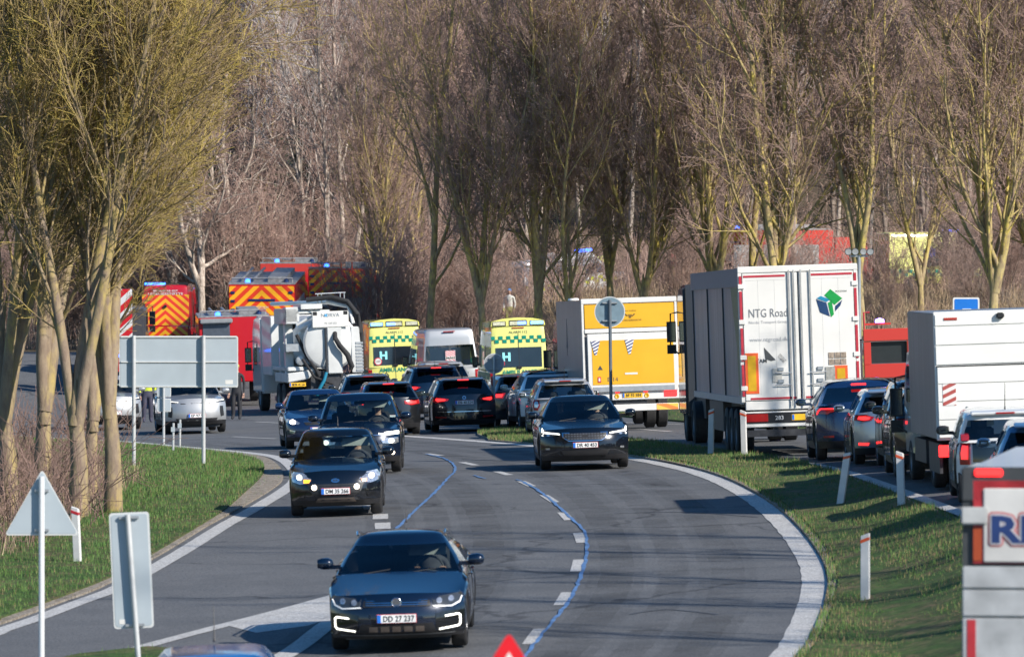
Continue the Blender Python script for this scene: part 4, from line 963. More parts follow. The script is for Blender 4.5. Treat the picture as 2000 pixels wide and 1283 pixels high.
for h in c.patch('daytime_light', [(.62, .470), (.79, .485), (.82, .455), (.818, .345), (.79, .312), (.54, .285), (.54, .305), (.775, .332), (.797, .352), (.797, .448), (.78, .463), (.62, .450)], 'front', WLON(), .012, sym=True): pass
c.patch('bumper_intake', [(-.46, .385), (.46, .385), (.50, .30), (.46, .25), (-.46, .25), (-.50, .30)], 'front', BLK(), .004)
for k in range(5): c.patch('intake_slat', [(-.36 + k * .15, .35), (-.25 + k * .15, .35), (-.25 + k * .15, .28), (-.36 + k * .15, .28)], 'front', M('radiator', (.14, .115, .10), .5, .5), .009, depth=.01)
c.patch('bumper_corner', [(.50, .50), (.60, .52), (.86, .52), (.87, .25), (.56, .24), (.50, .30)], 'front', M('gloss_black_trim', (.008, .009, .011), .15, coat=.6), .003, sym=True)
c.patch('bumper_lip', [(-.75, .245), (.75, .245), (.72, .232), (-.72, .232)], 'front', M('grey_trim', (.12, .125, .13), .4), .012)
em = MB(); ye = c.surf(0, .65, 'front') - .02; em.lathe([(0, .060), (-.012, .064), (-.016, .058), (-.012, .052), (-.008, .05), (-.008, .0)], 24, 'Y', (0, ye, .655)); e = em.build('badge', CHR(), c.root)
e2 = MB(); text(e2, 'V', (0, ye - .019, .677), width=.05, height=.032, bold=.02); text(e2, 'W', (0, ye - .019, .640), width=.072, height=.036, bold=.02); e2.build('badge_letters', CHR(), e)
c.plate('DD 27 237', .455, 'front'); c.rails(chb); c.handles(); c.antenna()
c.person('person driving the nearest dark blue estate, hand raised to the face', 1); c.place(777, 78.9, -1.2)
# --- small black hatch, oncoming
c = Car('hatchback', 'small black hatchback with round fog lamps and a lit orange indicator, oncoming', 'car', BLACK, L=3.67, W=.84, H=1.48, wf=.72, wr=3.14, r=.30,
    top=[(0, .70), (.36, .76), (.7, .86), (1.1, .94), (3.67, 1.0)], yef=.36, yer=.3, wp=[(0, .9), (.36, .94), (.8, .985), (1.2, 1), (3.1, 1), (3.37, .97), (3.67, .93)], gb=(.98, 3.55, .80), gt=(1.55, 3.35, .60), sideb=[1.2, 2.1, 2.17, 2.85, 2.93, 3.25], sidet=[1.8, 2.15, 2.22, 2.85, 2.93, 3.1], ys=2.0, crown=.05)
for h in c.patch('headlight', [(.42, .66), (.56, .77), (.74, .80), (.79, .72), (.76, .62), (.62, .575), (.46, .60)], 'front', WLS(), .012, sym=True):
    sg = 1 if h.data.vertices[0].co.x > 0 else -1
    c.patch('lamp_lens', [(sg * (.64 + .05 * math.cos(a)), .70 + .05 * math.sin(a)) for a in np.linspace(0, 5.8, 12)], 'front', WLON(), .024, parent=h)
    c.patch('indicator', [(sg * .44, .655), (sg * .56, .66), (sg * .56, .60), (sg * .47, .605)], 'front', ORL() if sg < 0 else M('amber_lens', (.5, .15, .03), .2), .022, parent=h)
c.patch('grille', [(-.50, .575), (.50, .575), (.44, .44), (.34, .36), (-.34, .36), (-.44, .44)], 'front', BLK(), .006)
for z in (.55, .515, .48, .41): c.patch('grille_bar', [(-.42, z - .006), (.42, z - .006), (.42, z + .006), (-.42, z + .006)], 'front', M('grille_gloss', (.06, .065, .07), .2, .4), .014, depth=.012)
c.patch('fog_lamp', [(.375 + .05 * math.cos(a), .52 + .05 * math.sin(a)) for a in np.linspace(0, 5.8, 12)], 'front', M('lit_fog_lamp', (.9, .85, .75), .3, emit=(1, .82, .62), es=2.6), .02, sym=True)
c.patch('bumper_intake', [(-.32, .33), (.32, .33), (.36, .25), (-.36, .25)], 'front', M('radiator', (.05, .05, .05), .5, .5), .006)
c.patch('bumper_corner', [(.52, .46), (.72, .42), (.70, .36), (.56, .34)], 'front', M('gloss_black_trim', (.008, .009, .011), .15, coat=.6), .006, sym=True)
c.patch('badge', [(.075 * math.cos(a), .635 + .038 * math.sin(a)) for a in np.linspace(0, 6, 16)], 'front', CHR(), .02)
e2 = MB(); text(e2, 'H', (0, c.surf(0, .635, 'front') - .024, .635), width=.07, height=.04, bold=.02); e2.build('badge_letter', DRK(), c.root)
c.plate('DM 35 266', .45, 'front', w=.50); c.handles((1.95, 2.8)); c.antenna(); c.person('person driving the small black hatchback under the sun visor', 1); c.place(657, 108, .3)
# --- crossover behind it
c = Car('compact_crossover', 'dark navy crossover with stacked headlamps between the small hatchback and the right lane', 'car', NAVY, L=4.15, W=.895, H=1.64, zb=.24, wf=.82, wr=3.4, r=.345,
    top=[(0, .84), (.40, .90), (.8, .97), (1.15, 1.02), (4.15, 1.06)], yef=.40, yer=.3, wp=[(0, .92), (.40, .96), (.8, .99), (1.2, 1), (3.5, 1), (3.85, .97), (4.15, .94)], gb=(1.0, 4.02, .86), gt=(1.7, 3.75, .68), sideb=[1.3, 2.3, 2.38, 3.2, 3.28, 3.7], sidet=[1.95, 2.35, 2.43, 3.15, 3.23, 3.5], crown=.05, rise=.09)
c.patch('light_strip', [(.42, .84), (.84, .87), (.84, .80), (.64, .785), (.42, .80)], 'front', WLON(), .012, sym=True)
for h in c.patch('headlight', [(.46, .69), (.60, .725), (.82, .73), (.83, .63), (.74, .60), (.50, .62)], 'front', WLS(), .012, sym=True):
    sg = 1 if h.data.vertices[0].co.x > 0 else -1; c.patch('lamp_lens', [(sg * (.68 + .06 * math.cos(a)), .665 + .05 * math.sin(a)) for a in np.linspace(0, 5.8, 12)], 'front', WLON(), .024, parent=h)
c.patch('grille_trim', [(-.46, .80), (.46, .80), (.46, .782), (-.46, .782)], 'front', CHR(), .012); c.patch('grille', [(-.5, .60), (.5, .60), (.44, .40), (-.44, .40)], 'front', BLK(), .006)
c.patch('fog_lamp', [(.70 + .045 * math.cos(a), .42 + .045 * math.sin(a)) for a in np.linspace(0, 5.8, 12)], 'front', M('lit_fog_lamp', (.9, .85, .75), .3, emit=(1, .82, .62), es=2.6), .014, sym=True)
c.plate(None, .5, 'front'); c.rails(); c.handles(); c.person('person driving the navy crossover behind its broad windscreen', 1); c.place(702, 127, 0)
# --- blue hatch further back
c = Car('hatchback', 'dark blue hatchback with its headlamp glaring, left of the crossover', 'car', BLUE, L=4.15, W=.88, H=1.45, wf=.82, wr=3.4, top=[(0, .68), (.4, .75), (.8, .85), (1.2, .93), (4.15, .98)], yef=.4, yer=.32, wp=[(0, .9), (.4, .945), (.9, .99), (1.3, 1), (3.5, 1), (3.83, .96), (4.15, .93)],
    gb=(1.08, 4.0, .83), gt=(1.8, 3.7, .62), sideb=[1.35, 2.3, 2.38, 3.2, 3.28, 3.7], sidet=[2.05, 2.35, 2.43, 3.15, 3.23, 3.5])
for h in c.patch('headlight', [(.50, .64), (.62, .72), (.82, .755), (.83, .66), (.72, .61), (.54, .60)], 'front', WLS(), .012, sym=True):
    sg = 1 if h.data.vertices[0].co.x > 0 else -1; c.patch('lamp_lens', [(sg * (.68 + .07 * math.cos(a)), .67 + .055 * math.sin(a)) for a in np.linspace(0, 5.8, 12)], 'front', M('glaring_lamp', (1, .95, .9), .3, emit=(1, .88, .8), es=12), .024, parent=h)
c.patch('grille', [(-.4, .66), (.4, .66), (.36, .58), (-.36, .58)], 'front', BLK(), .006); c.patch('grille_trim', [(-.42, .672), (.42, .672), (.42, .66), (-.42, .66)], 'front', CHR(), .012)
c.patch('fog_lamp', [(.62, .44), (.76, .47), (.76, .40), (.64, .37)], 'front', WLS(), .012, sym=True); c.patch('bumper_intake', [(-.5, .4), (.5, .4), (.45, .27), (-.45, .27)], 'front', BLK(), .005); c.plate(None, .47, 'front'); c.handles(); c.person('person in the dark blue hatchback, head low behind the wheel', 1); c.place(627, 154, 5)
# --- black fastback in the right lane
c = Car('fastback_car', 'glossy black fastback with T-shaped lights and a chrome-framed grid grille, beside the grass island', 'car', BLACK, L=4.6, W=.93, H=1.48, wf=.85, wr=3.58, r=.345,
    top=[(0, .77), (.42, .82), (.8, .90), (1.25, .97), (1.7, .98), (4.6, 1.03)], wp=[(0, .93), (.42, .965), (.9, .995), (1.4, 1), (3.8, 1), (4.2, .96), (4.6, .93)], gb=(1.12, 4.2, .87), gt=(1.95, 3.3, .61), sideb=[1.45, 2.45, 2.53, 3.4, 3.5, 3.75], sidet=[2.2, 2.55, 2.62, 3.1, 3.15, 3.22], privacy=True)
c.patch('grille', [(-.47, .765), (.47, .765), (.46, .66), (.34, .585), (-.34, .585), (-.46, .66)], 'front', CHR(), .010)
c.patch('grille', [(-.44, .745), (.44, .745), (.435, .67), (.33, .605), (-.33, .605), (-.435, .67)], 'front', BLK(), .016)
for j, z in enumerate((.73, .685, .635)):
    for k in range(14):
        x = -.39 + k * .06
        if j == 1 and 6 <= k <= 7: continue
        if j == 2 and abs(x) > .33: continue
        c.patch('grille_bar', [(x - .02, z - .012), (x + .02, z - .012), (x + .02, z + .012), (x - .02, z + .012)], 'front', M('grille_grey', (.16, .165, .17), .3, .6), .022, depth=.01)
for h in c.patch('headlight', [(.52, .765), (.80, .81), (.88, .87), (.89, .74), (.80, .70), (.62, .70), (.50, .735)], 'front', M('dark_headlamp', (.06, .065, .07), .1, .3, coat=1), .010, sym=True):
    sg = 1 if h.data.vertices[0].co.x > 0 else -1
    c.patch('light_strip', [(sg * .51, .745), (sg * .82, .785), (sg * .845, .86), (sg * .865, .86), (sg * .865, .70), (sg * .84, .70), (sg * .825, .755), (sg * .51, .722)], 'front', WLON(), .018, parent=h)
    c.patch('lamp_lens', [(sg * (.74 + .035 * math.cos(a)), .715 + .02 * math.sin(a)) for a in np.linspace(0, 5.8, 10)], 'front', WLS(), .018, parent=h)
c.patch('bumper_intake', [(-.5, .40), (.5, .40), (.42, .28), (-.42, .28)], 'front', BLK(), .005); c.patch('fog_lamp', [(.72, .46), (.80, .46), (.80, .42), (.72, .42)], 'front', WLS(), .012, sym=True)
c.plate('DR 40 453', .505, 'front'); c.handles(); c.person('person in sunglasses driving the black fastback', 1); c.person('person in the front passenger seat of the black fastback', -1); c.place(1145, 125, 2)
# --- silver crossover at the left, behind the big sign
def silverfront(label, txt):
    c = Car('crossover_car', label, 'car', SILV, L=4.6, W=.93, H=1.63, zb=.26, wf=.9, wr=3.6, r=.36, top=[(0, .92), (.42, .97), (.9, 1.04), (1.3, 1.08), (4.6, 1.1)], gb=(1.15, 4.4, .87), gt=(1.9, 4.0, .67), crown=.05, wp=[(0, .93), (.42, .965), (.9, .995), (1.4, 1), (3.8, 1), (4.2, .96), (4.6, .93)], privacy=True)
    for h in c.patch('headlight', [(.50, .93), (.80, .985), (.87, .96), (.86, .90), (.66, .885), (.5, .905)], 'front', M('dark_headlamp', (.06, .065, .07), .1, .3, coat=1), .01, sym=True): 
        sg = 1 if h.data.vertices[0].co.x > 0 else -1; c.patch('light_strip', [(sg * .52, .925), (sg * .82, .965), (sg * .84, .95), (sg * .52, .912)], 'front', WLON(), .018, parent=h)
    c.patch('bonnet_gap', [(-.48, .885), (.48, .885), (.46, .865), (-.46, .865)], 'front', BLK(), .006)
    t = MB(); text(t, 'MAXUS', (0, c.surf(0, .875, 'front') - .012, .872), height=.035, width=.32, bold=.03); t.build('bonnet_lettering', CHR(), c.root)
    c.patch('bumper_intake', [(-.62, .44), (.62, .44), (.56, .34), (-.56, .34)], 'front', BLK(), .005); c.patch('bumper_vent', [(.70, .78), (.80, .78), (.82, .50), (.72, .47), (.70, .6)], 'front', BLK(), .006, sym=True)
    c.plate(txt, .52, 'front'); c.handles(); return c
silverfront('silver crossover half hidden behind the big grey sign back', 'EP 97 97').place(386, 179, 8.5)
silverfront('silver car glimpsed at far left between the trunks and the sign post', None).place(222, 187, 8)
# --- estate at the very bottom, roof only
c = Car('estate_car', 'bright blue car roof rising at the bottom edge of the photo', 'car', paint('bright_blue_paint', (.01, .13, .42), .0, .3), L=4.4, W=.88, H=1.48, gt=(1.95, 3.95, .58), darkroof=False); c.antenna(h=.35); c.plate(None, .45, 'front'); c.place(419, 62.2, 2)
# --- queue seen from behind
def tail(c, poly, on=True, inner=True):
    for h in c.patch('tail_light', poly, 'rear', REDL(), .012, sym=True):
        sg = 1 if h.data.vertices[0].co.x > 0 else -1; cx = sum(p[0] for p in poly) / len(poly); cz = sum(p[1] for p in poly) / len(poly)
        if inner: c.patch('lit_brake_lamp', [(sg * (cx + (p[0] - cx) * .62), cz + (p[1] - cz) * .55) for p in poly], 'rear', REDON() if on else WLS(), .022, parent=h)
EST = dict(L=4.7, W=.905, H=1.48, top=[(0, .7), (.42, .74), (.8, .83), (1.3, .93), (4.7, 1.0)], wr=3.65, gb=(1.15, 4.58, .86), gt=(1.95, 4.25, .66), sideb=[1.45, 2.5, 2.58, 3.5, 3.58, 4.25], sidet=[2.2, 2.58, 2.65, 3.45, 3.53, 4.05], privacy=True, rp=[.10, .0, 0, .02, .05, .09], yer=.3, wp=[(0, .92), (.42, .955), (.9, .99), (1.4, 1), (4, 1), (4.4, .97), (4.7, .94)])
HAT = dict(L=4.05, W=.87, H=1.46, top=[(0, .68), (.4, .75), (.8, .85), (1.2, .93), (4.05, 1.0)], yef=.4, yer=.3, wr=3.3, wf=.8, gb=(1.05, 3.98, .83), gt=(1.75, 3.62, .63), sideb=[1.3, 2.2, 2.28, 3.1, 3.18, 3.6], sidet=[2.0, 2.25, 2.33, 3.05, 3.13, 3.45], rp=[.10, .0, 0, .02, .04, .07], wp=[(0, .9), (.4, .945), (.9, .99), (1.3, 1), (3.4, 1), (3.75, .975), (4.05, .95)], crown=.04, privacy=True)
SUV = dict(HAT, L=4.4, W=.92, H=1.63, zb=.25, r=.36, wr=3.55, top=[(0, .85), (.4, .9), (.8, .97), (1.2, 1.03), (4.4, 1.1)], gb=(1.05, 4.3, .88), gt=(1.8, 3.95, .68), sideb=[1.3, 2.3, 2.38, 3.3, 3.38, 3.9], sidet=[2.0, 2.35, 2.43, 3.25, 3.33, 3.7], wp=[(0, .9), (.4, .945), (.9, .99), (1.3, 1), (3.6, 1), (4.1, .97), (4.4, .95)])
c = Car('estate_car', 'grey estate in the queue nearest the suction truck, mostly hidden', 'car', GREYP, 'cars queuing away from the camera', **EST); tail(c, [(.55, .95), (.84, .97), (.85, .82), (.60, .80)]); c.spoiler(on=False); c.rails(); c.handles(); c.plate(None, .62, 'rear'); c.place(723, 184, 4, 'rear')
c = Car('hatchback', 'black hatchback with a silver diamond badge, left end of the queue', 'car', BLK2, 'cars queuing away from the camera', **HAT); tail(c, [(.40, .93), (.82, .95), (.83, .84), (.60, .80), (.42, .84)]); c.spoiler(); c.handles(); c.antenna(h=.22); c.plate(None, .5, 'rear')
c.patch('badge', [(0, .95), (.045, .885), (0, .82), (-.045, .885)], 'rear', CHR(), .014); c.place(763, 167, 4, 'rear')
c = Car('sports_utility_car', 'dark blue sport utility car in the queue with slanted red lamps', 'car', NAVY, 'cars queuing away from the camera', **SUV); tail(c, [(.50, 1.0), (.86, 1.06), (.87, .93), (.66, .90)]); c.spoiler(); c.rails(); c.handles(); c.antenna(); c.plate(None, .66, 'rear'); c.patch('reflector', [(.6, .42), (.8, .42), (.8, .38), (.6, .38)], 'rear', REDON(), sym=True); c.place(857, 187, 7, 'rear')
c = Car('estate_car', 'black estate with roof rails and wide red tail lights in the middle of the queue', 'car', BLACK, 'cars queuing away from the camera', **EST); tail(c, [(.42, .90), (.56, .93), (.84, .97), (.86, .86), (.78, .80), (.46, .85)]); c.spoiler(); c.rails(); c.handles(); c.antenna(); c.plate('DB 40 524', .80, 'rear')
c.patch('badge', [(.05 * math.cos(a), .93 + .05 * math.sin(a)) for a in np.linspace(0, 6, 16)], 'rear', CHR(), .016); c.patch('badge', [(.036 * math.cos(a), .93 + .036 * math.sin(a)) for a in np.linspace(0, 6, 16)], 'rear', BLACK, .019); c.patch('badge_bolt', [(-.05, .935), (.012, .94), (-.005, .928), (.05, .925), (-.012, .92), (.005, .932)], 'rear', CHR(), .022, depth=.01)

c.patch('reflector', [(.5, .42), (.8, .43), (.8, .39), (.5, .38)], 'rear', REDL(), sym=True); c.patch('bumper_trim', [(-.75, .56), (.75, .56), (.74, .545), (-.74, .545)], 'rear', CHR(), .01); c.place(909, 169, 4.4, 'rear')
c = Car('hatchback', 'dark hatchback with claw tail lights partly hidden by the round sign post', 'car', BLK2, 'cars queuing away from the camera', **HAT); tail(c, [(.52, .94), (.84, .95), (.84, .78), (.60, .78)]); c.spoiler(on=False); c.handles(); c.plate(None, .5, 'rear'); c.place(1026, 175, 8, 'rear')
WMY = dict(SUV, L=4.75, W=.96, H=1.62, wr=3.85, wf=.93, top=[(0, .8), (.4, .86), (.8, .95), (1.2, 1.02), (4.2, 1.12), (4.75, 1.14)], gb=(1.0, 4.6, .91), gt=(2.0, 3.6, .66), sideb=[1.3, 2.5, 2.58, 3.6, 3.66, 4.1], sidet=[2.2, 2.6, 2.66, 3.4, 3.43, 3.5], wp=[(0, .9), (.4, .945), (.9, .99), (1.3, 1), (3.9, 1), (4.35, .965), (4.75, .94)], darkroof=True, rp=[.1, 0, 0, .03, .05, .1], yer=.4)
c = Car('crossover_car', 'white crossover with a dark glass roof beside the silver hatchback', 'car', WHP, 'cars queuing away from the camera', **WMY); tail(c, [(.45, .98), (.86, 1.02), (.88, .92), (.72, .88), (.46, .93)], on=False); c.handles(); c.plate(None, .72, 'rear'); c.place(1087, 167, 6, 'rear')
c = Car('hatchback', 'silver hatchback with dot-shaped red tail lamps and wide rear window', 'car', SILV, 'cars queuing away from the camera', **dict(HAT, L=4.0, H=1.49, privacy=False)); tail(c, [(.70, .98), (.80, 1.0), (.85, .90), (.84, .70), (.74, .69), (.68, .80)], on=False); c.spoiler(on=False, d=.1); c.handles(); c.antenna(h=.3); c.plate(None, .5, 'rear')
c.person('person at the wheel of the silver hatchback, seen from behind', 1); c.place(1109, 158, 4, 'rear')
c = Car('people_carrier', 'silver people carrier whose roof shows before the grey van', 'car', SILV, 'cars queuing away from the camera', **dict(SUV, H=1.62, W=.91)); tail(c, [(.6, 1.04), (.84, 1.06), (.86, .86), (.7, .84)], on=False); c.spoiler(on=False); c.plate(None, .6, 'rear'); c.place(871, 196, 6, 'rear')
# right-hand slip road queue
c = Car('crossover_car', 'dark blue crossover with a thin red light bar right behind the white trailer', 'car', BLUE, 'cars queuing on the slip road', **dict(WMY, privacy=True, darkroof=False)); tail(c, [(.50, 1.0), (.80, 1.05), (.90, 1.03), (.91, .95), (.70, .93), (.66, .96)], inner=False)
for sg in (1, -1): c.patch('lit_brake_lamp', [(sg * .48, 1.045), (sg * .84, 1.055), (sg * .90, 1.0), (sg * .915, .93), (sg * .895, .93), (sg * .87, .995), (sg * .82, 1.03), (sg * .48, 1.02)], 'rear', REDON(), .02)
hb = MB(); hb.box((0, 3.75, 1.50), (.30, .05, .025), rot=(R(-20), 0, 0)); hb.build('high_brake_light', REDON(), c.root); c.patch('reflector', [(.6, .5), (.8, .5), (.8, .46), (.6, .46)], 'rear', REDL(), sym=True); c.handles(); c.plate(None, .72, 'rear'); c.place(1690, 123.3, .6, 'rear')
c = Car('hatchback', 'pale blue-silver hatchback with bright round tail lamps between two dark cars', 'car', SBLU, 'cars queuing on the slip road', **dict(HAT, L=4.3, W=.9, wr=3.5, H=1.46, gb=(1.05, 4.2, .86), gt=(1.85, 3.8, .64), sideb=[1.3, 2.3, 2.38, 3.3, 3.38, 3.8], sidet=[2.05, 2.35, 2.43, 3.2, 3.28, 3.6], wp=[(0, .9), (.4, .945), (.9, .99), (1.3, 1), (3.6, 1), (4.0, .975), (4.3, .95)])); tail(c, [(.48, .92), (.64, .96), (.84, .97), (.87, .87), (.70, .83), (.54, .85)]); c.spoiler(on=False); c.handles(); c.plate(None, .5, 'rear'); c.patch('reflector', [(.6, .42), (.8, .43), (.8, .38), (.62, .37)], 'rear', REDON(), sym=True); c.place(1761, 118.5, .4, 'rear')
c = Car('sports_utility_car', 'dark sport utility car with blue-tinted roof and rails beside the white box truck', 'car', BLK2, 'cars queuing on the slip road', bmir=True, **dict(SUV, H=1.67)); tail(c, [(.5, 1.0), (.86, 1.05), (.87, .93), (.66, .90)]); c.spoiler(); c.rails(); c.handles(); c.plate(None, .66, 'rear'); c.place(1829, 113.9, 0, 'rear')
c = Car('crossover_car', 'dark crossover with three glowing square brake dots next to the box truck', 'car', BLK2, 'cars queuing on the slip road', **dict(SUV, L=4.3, H=1.6, wr=3.45, gb=(1.05, 4.2, .88), gt=(1.8, 3.8, .68), wp=[(0, .9), (.4, .945), (.9, .99), (1.3, 1), (3.6, 1), (4.0, .97), (4.3, .95)])); tail(c, [(.44, 1.02), (.86, 1.06), (.87, .93), (.5, .92)], inner=False)
for x in (.5, .64, .78):
    for sg in (1, -1): c.patch('lit_brake_lamp', [(sg * (x - .045), 1.015), (sg * (x + .045), 1.022), (sg * (x + .045), .965), (sg * (x - .045), .958)], 'rear', REDON(), .02)
c.spoiler(); c.handles(); c.plate(None, .66, 'rear'); c.patch('reflector', [(.4, .43), (.8, .43), (.8, .41), (.4, .41)], 'rear', REDL(), sym=True); c.place(1850, 109, 0, 'rear')
c = Car('city_car', 'white city car with tall upright red tail lights behind the trailer corner', 'car', WHP, 'cars queuing on the slip road', **dict(HAT, L=3.6, W=.82, H=1.49, wr=3.08, wf=.66, top=[(0, .74), (.4, .82), (.8, .92), (1.1, .97), (3.6, 1.0)], gb=(.95, 3.56, .79), gt=(1.5, 3.35, .64), sideb=[1.2, 2.1, 2.18, 2.8, 2.88, 3.2], sidet=[1.75, 2.1, 2.18, 2.8, 2.88, 3.15], wp=[(0, .9), (.4, .945), (.9, .99), (1.3, 1), (3.0, 1), (3.35, .98), (3.6, .96)], rp=[.06, 0, 0, .01, .03, .05], ys=1.95, privacy=False, bmir=True, steel=True))
c.patch('tailgate_glass', [(-.55, .99), (.55, .99), (.55, .66), (-.55, .66)], 'rear', M('black_tailgate', (.01, .011, .013), .08, coat=1), .008)
tail(c, [(.58, 1.0), (.72, 1.02), (.76, .80), (.75, .62), (.60, .62)]); 
for sg in (1, -1): tt = MB(); tt.prism([(3.52, 1.0), (3.50, 1.10), (3.40, 1.12), (3.42, 1.0)], sg * .60, sg * .735, 'YZ'); tt.build('tail_light', REDL(), c.root, bevel=.01)
c.spoiler(on=False, d=.06); c.handles((1.9, 2.7)); c.antenna(h=.42, y=3.3); c.plate(None, .5, 'rear'); c.person('person driving the white city car, seen from behind', 1); c.place(1971, 98, -1.2, 'rear')
c = Car('hatchback', 'metallic blue hatchback at the right edge behind the near trailer roof', 'car', paint('metal_blue_paint', (.10, .20, .33), .6, .3), 'cars queuing on the slip road', **HAT); tail(c, [(.55, .95), (.83, .97), (.84, .82), (.60, .80)]); c.spoiler(); c.handles(); c.plate(None, .5, 'rear'); c.place(2058, 92.5, -3, 'rear')

# ---------------------------------------------------------------- vans
VAN = dict(L=5.9, W=1.0, H=2.75, zb=.32, r=.34, wf=.95, wr=4.65, yef=.45, yer=.10, fp=[.13, .03, 0, .03, .09, .17], rp=[.03, 0, 0, 0, .005, .01], top=[(0, 1.0), (.45, 1.08), (.9, 1.16), (1.3, 1.2), (5.9, 1.2)], wp=[(0, .92), (.45, .96), (1.0, 1), (5.7, 1), (5.8, .99), (5.9, .985)],
    gb=(.95, 5.89, .985), gt=(1.95, 5.78, .86), sideb=[1.35, 2.2, 2.3, 3.9, 4.0, 5.6], sidet=[2.1, 2.3, 2.4, 3.9, 4.0, 5.5], glev=[0, .06, .30, .54, .8, 1], rise=.10, bigmirror=True, clad=True, crown=.02, ys=2.3, my=1.35, tw=.22, bmir=True)
def vanrear_y(c, z):   # y of the tail at height z above the belt
    S = c.S; t = min(1, max(0, (z - 1.17) / (S['H'] - S['rise'] - 1.17))); return lerp(S['gb'][1], S['gt'][1], t)
YEL = paint('ambulance_yellow', (.74, .72, .20), 0, .4, .10)
GRN = M('green_film', (.0, .24, .17), .35, var=.05); LGR = M('ink_grey', (.10, .12, .08), .5)
def rbox(c, name, x0, x1, z0, z1, mat, off=.012, d=.03, parent=None, below=False):
    mb = MB(); n = 3
    for i in range(n + 1):
        z = lerp(z0, z1, i / n); y = (vanrear_y(c, z) if not below else c.surf(0, z, 'rear')) + off
        mb.v += [(x0, y, z), (x1, y, z), (x1, y - d, z), (x0, y - d, z)]
    for i in range(n):
        a = 4 * i; b = a + 4
        for k in range(4): mb.f.append((a + k, a + (k + 1) % 4, b + (k + 1) % 4, b + k)); mb.m.append(0)
    mb.f.append((0, 1, 2, 3)); mb.f.append((4 * n, 4 * n + 1, 4 * n + 2, 4 * n + 3)); mb.m += [0, 0]
    return mb.build(name, mat, parent or c.root)
DG = M('dark_window', (.012, .016, .02), .06, coat=1, var=.3, scale=1.5)
def ambulance(label, lit, px, Y, yaw, texts=True):
    c = Car('ambulance', label, 'ambulance', YEL, 'yellow ambulances with rooftop lights', **dict(VAN, glass=('w', 'f'), interior=False, L=6.0, H=2.78, gb=(.95, 5.99, .985), gt=(1.95, 5.86, .90), rise=.12)); r0 = c.root
    f = rbox(c, 'rear_window', -.76, .76, 1.25, 1.90, DG); rbox(c, 'door_gap', -.008, .008, .5, 2.35, BLK(), .016, below=False)
    ck = MB()
    for j in range(2):
        for k in range(14):
            if (k + j) % 2 == 0: x = -.91 + k * .13; z = 2.06 + j * .115; y = vanrear_y(c, z) + .006; ck.bx(x, x + .13, y - .02, y + .008, z, z + .112)
    ck.build('checker_band', GRN, r0)
    w = MB(); w.bx(-.55, .25, vanrear_y(c, 2.1) - .02, vanrear_y(c, 2.1) + .004, 2.07, 2.28); 
    t = MB(); text(t, 'ALARM 112', (0, vanrear_y(c, 2.42) + .014, 2.41), height=.085, width=.62, end='rear'); t.build('door_lettering', LGR, r0)
    t = MB(); text(t, 'AMBULANCE', (0, c.surf(0, 1.04, 'rear') + .012, 1.08), height=.15, width=1.15, end='rear', bold=.02); t.build('door_lettering', GRN, r0)
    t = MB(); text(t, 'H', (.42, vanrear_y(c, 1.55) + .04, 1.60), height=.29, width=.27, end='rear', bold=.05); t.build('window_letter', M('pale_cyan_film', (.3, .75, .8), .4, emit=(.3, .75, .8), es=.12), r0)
    s_ = MB(); s_.lathe([(0, .001), (.004, .14), (0, .14)], 20, 'Y', (.62, vanrear_y(c, 1.38) + .03, 1.39)); so_ = s_.build('speed_sticker', M('sticker_red', (.6, .03, .05), .5), r0); s_ = MB(); s_.lathe([(0, .001), (0, .11)], 20, 'Y', (.62, vanrear_y(c, 1.38) + .038, 1.39)); s_.build('sticker_face', WHT(), so_)
    tt = MB(); text(tt, '100', (.62, vanrear_y(c, 1.38) + .042, 1.39), height=.07, width=.15, end='rear'); tt.build('sticker_text', BLK(), so_)
    hn = MB(); hn.bx(-.08, .08, 5.99, 6.05, 1.20, 1.28); hn.build('door_handle', BLK(), r0, bevel=.01)
    # roof light housing
    h = MB(); pr = [(-.92, 2.60), (-.88, 2.78), (-.5, 2.86), (0, 2.89), (.5, 2.86), (.88, 2.78), (.92, 2.60)]; h.prism(pr, 5.3, 5.90, 'XZ'); ho = h.build('roof_light_housing', YEL, r0, bevel=.02)
    for k, (x0, x1) in enumerate(((-.86, -.40), (-.30, .30), (.40, .86))):
        b = MB(); b.prism([(x0, 2.62), (x1, 2.62), (x1 * .985 if abs(x1) > .5 else x1, 2.78 if abs(x0 + x1) > .2 else 2.80), (x0 * .985 if abs(x0) > .5 else x0, 2.78 if abs(x0 + x1) > .2 else 2.80)], 5.88, 5.915); bo = b.build('light_frame', BLK(), ho, bevel=.01)
        g = MB(); g.bx(x0 + .03, x1 - .03, 5.91, 5.925, 2.645, 2.765); g.build('beacon_lens', M('clear_lens', (.6, .6, .45), .2, coat=1, var=.4, scale=25), bo)
        if k in lit: g = MB(); (a, b_) = lit[k]; g.bx(lerp(x0, x1, a) , lerp(x0, x1, b_), 5.922, 5.935, 2.66, 2.75); g.build('lit_beacon', M('beacon_flash', (.2, .3, 1), .3, emit=(.06, .20, 1), es=5), bo)
    l = MB(); l.bx(-.2, .2, 5.87, 5.90, 2.535, 2.565); l.build('high_brake_light', REDL(), r0)
    c.patch('tail_light', [(.84, 1.10), (.97, 1.10), (.97, .70), (.84, .70)], 'rear', REDL(), .01, sym=True); c.plate(None, .55, 'rear'); c.patch('rear_step', [(-.9, .48), (.9, .48), (.9, .36), (-.9, .36)], 'rear', BLK(), .05, depth=.06)
    sc_ = MB()
    for sg in (-1, 1):
        for j in range(2):
            for k in range(22):
                if (k + j) % 2 == 0: y = 1.2 + k * .21; sc_.bx(sg * 1.0 - .01, sg * 1.0 + .01, y, y + .21, .85 + j * .12, .965 + j * .12)
    sc_.build('side_checker', GRN, r0)
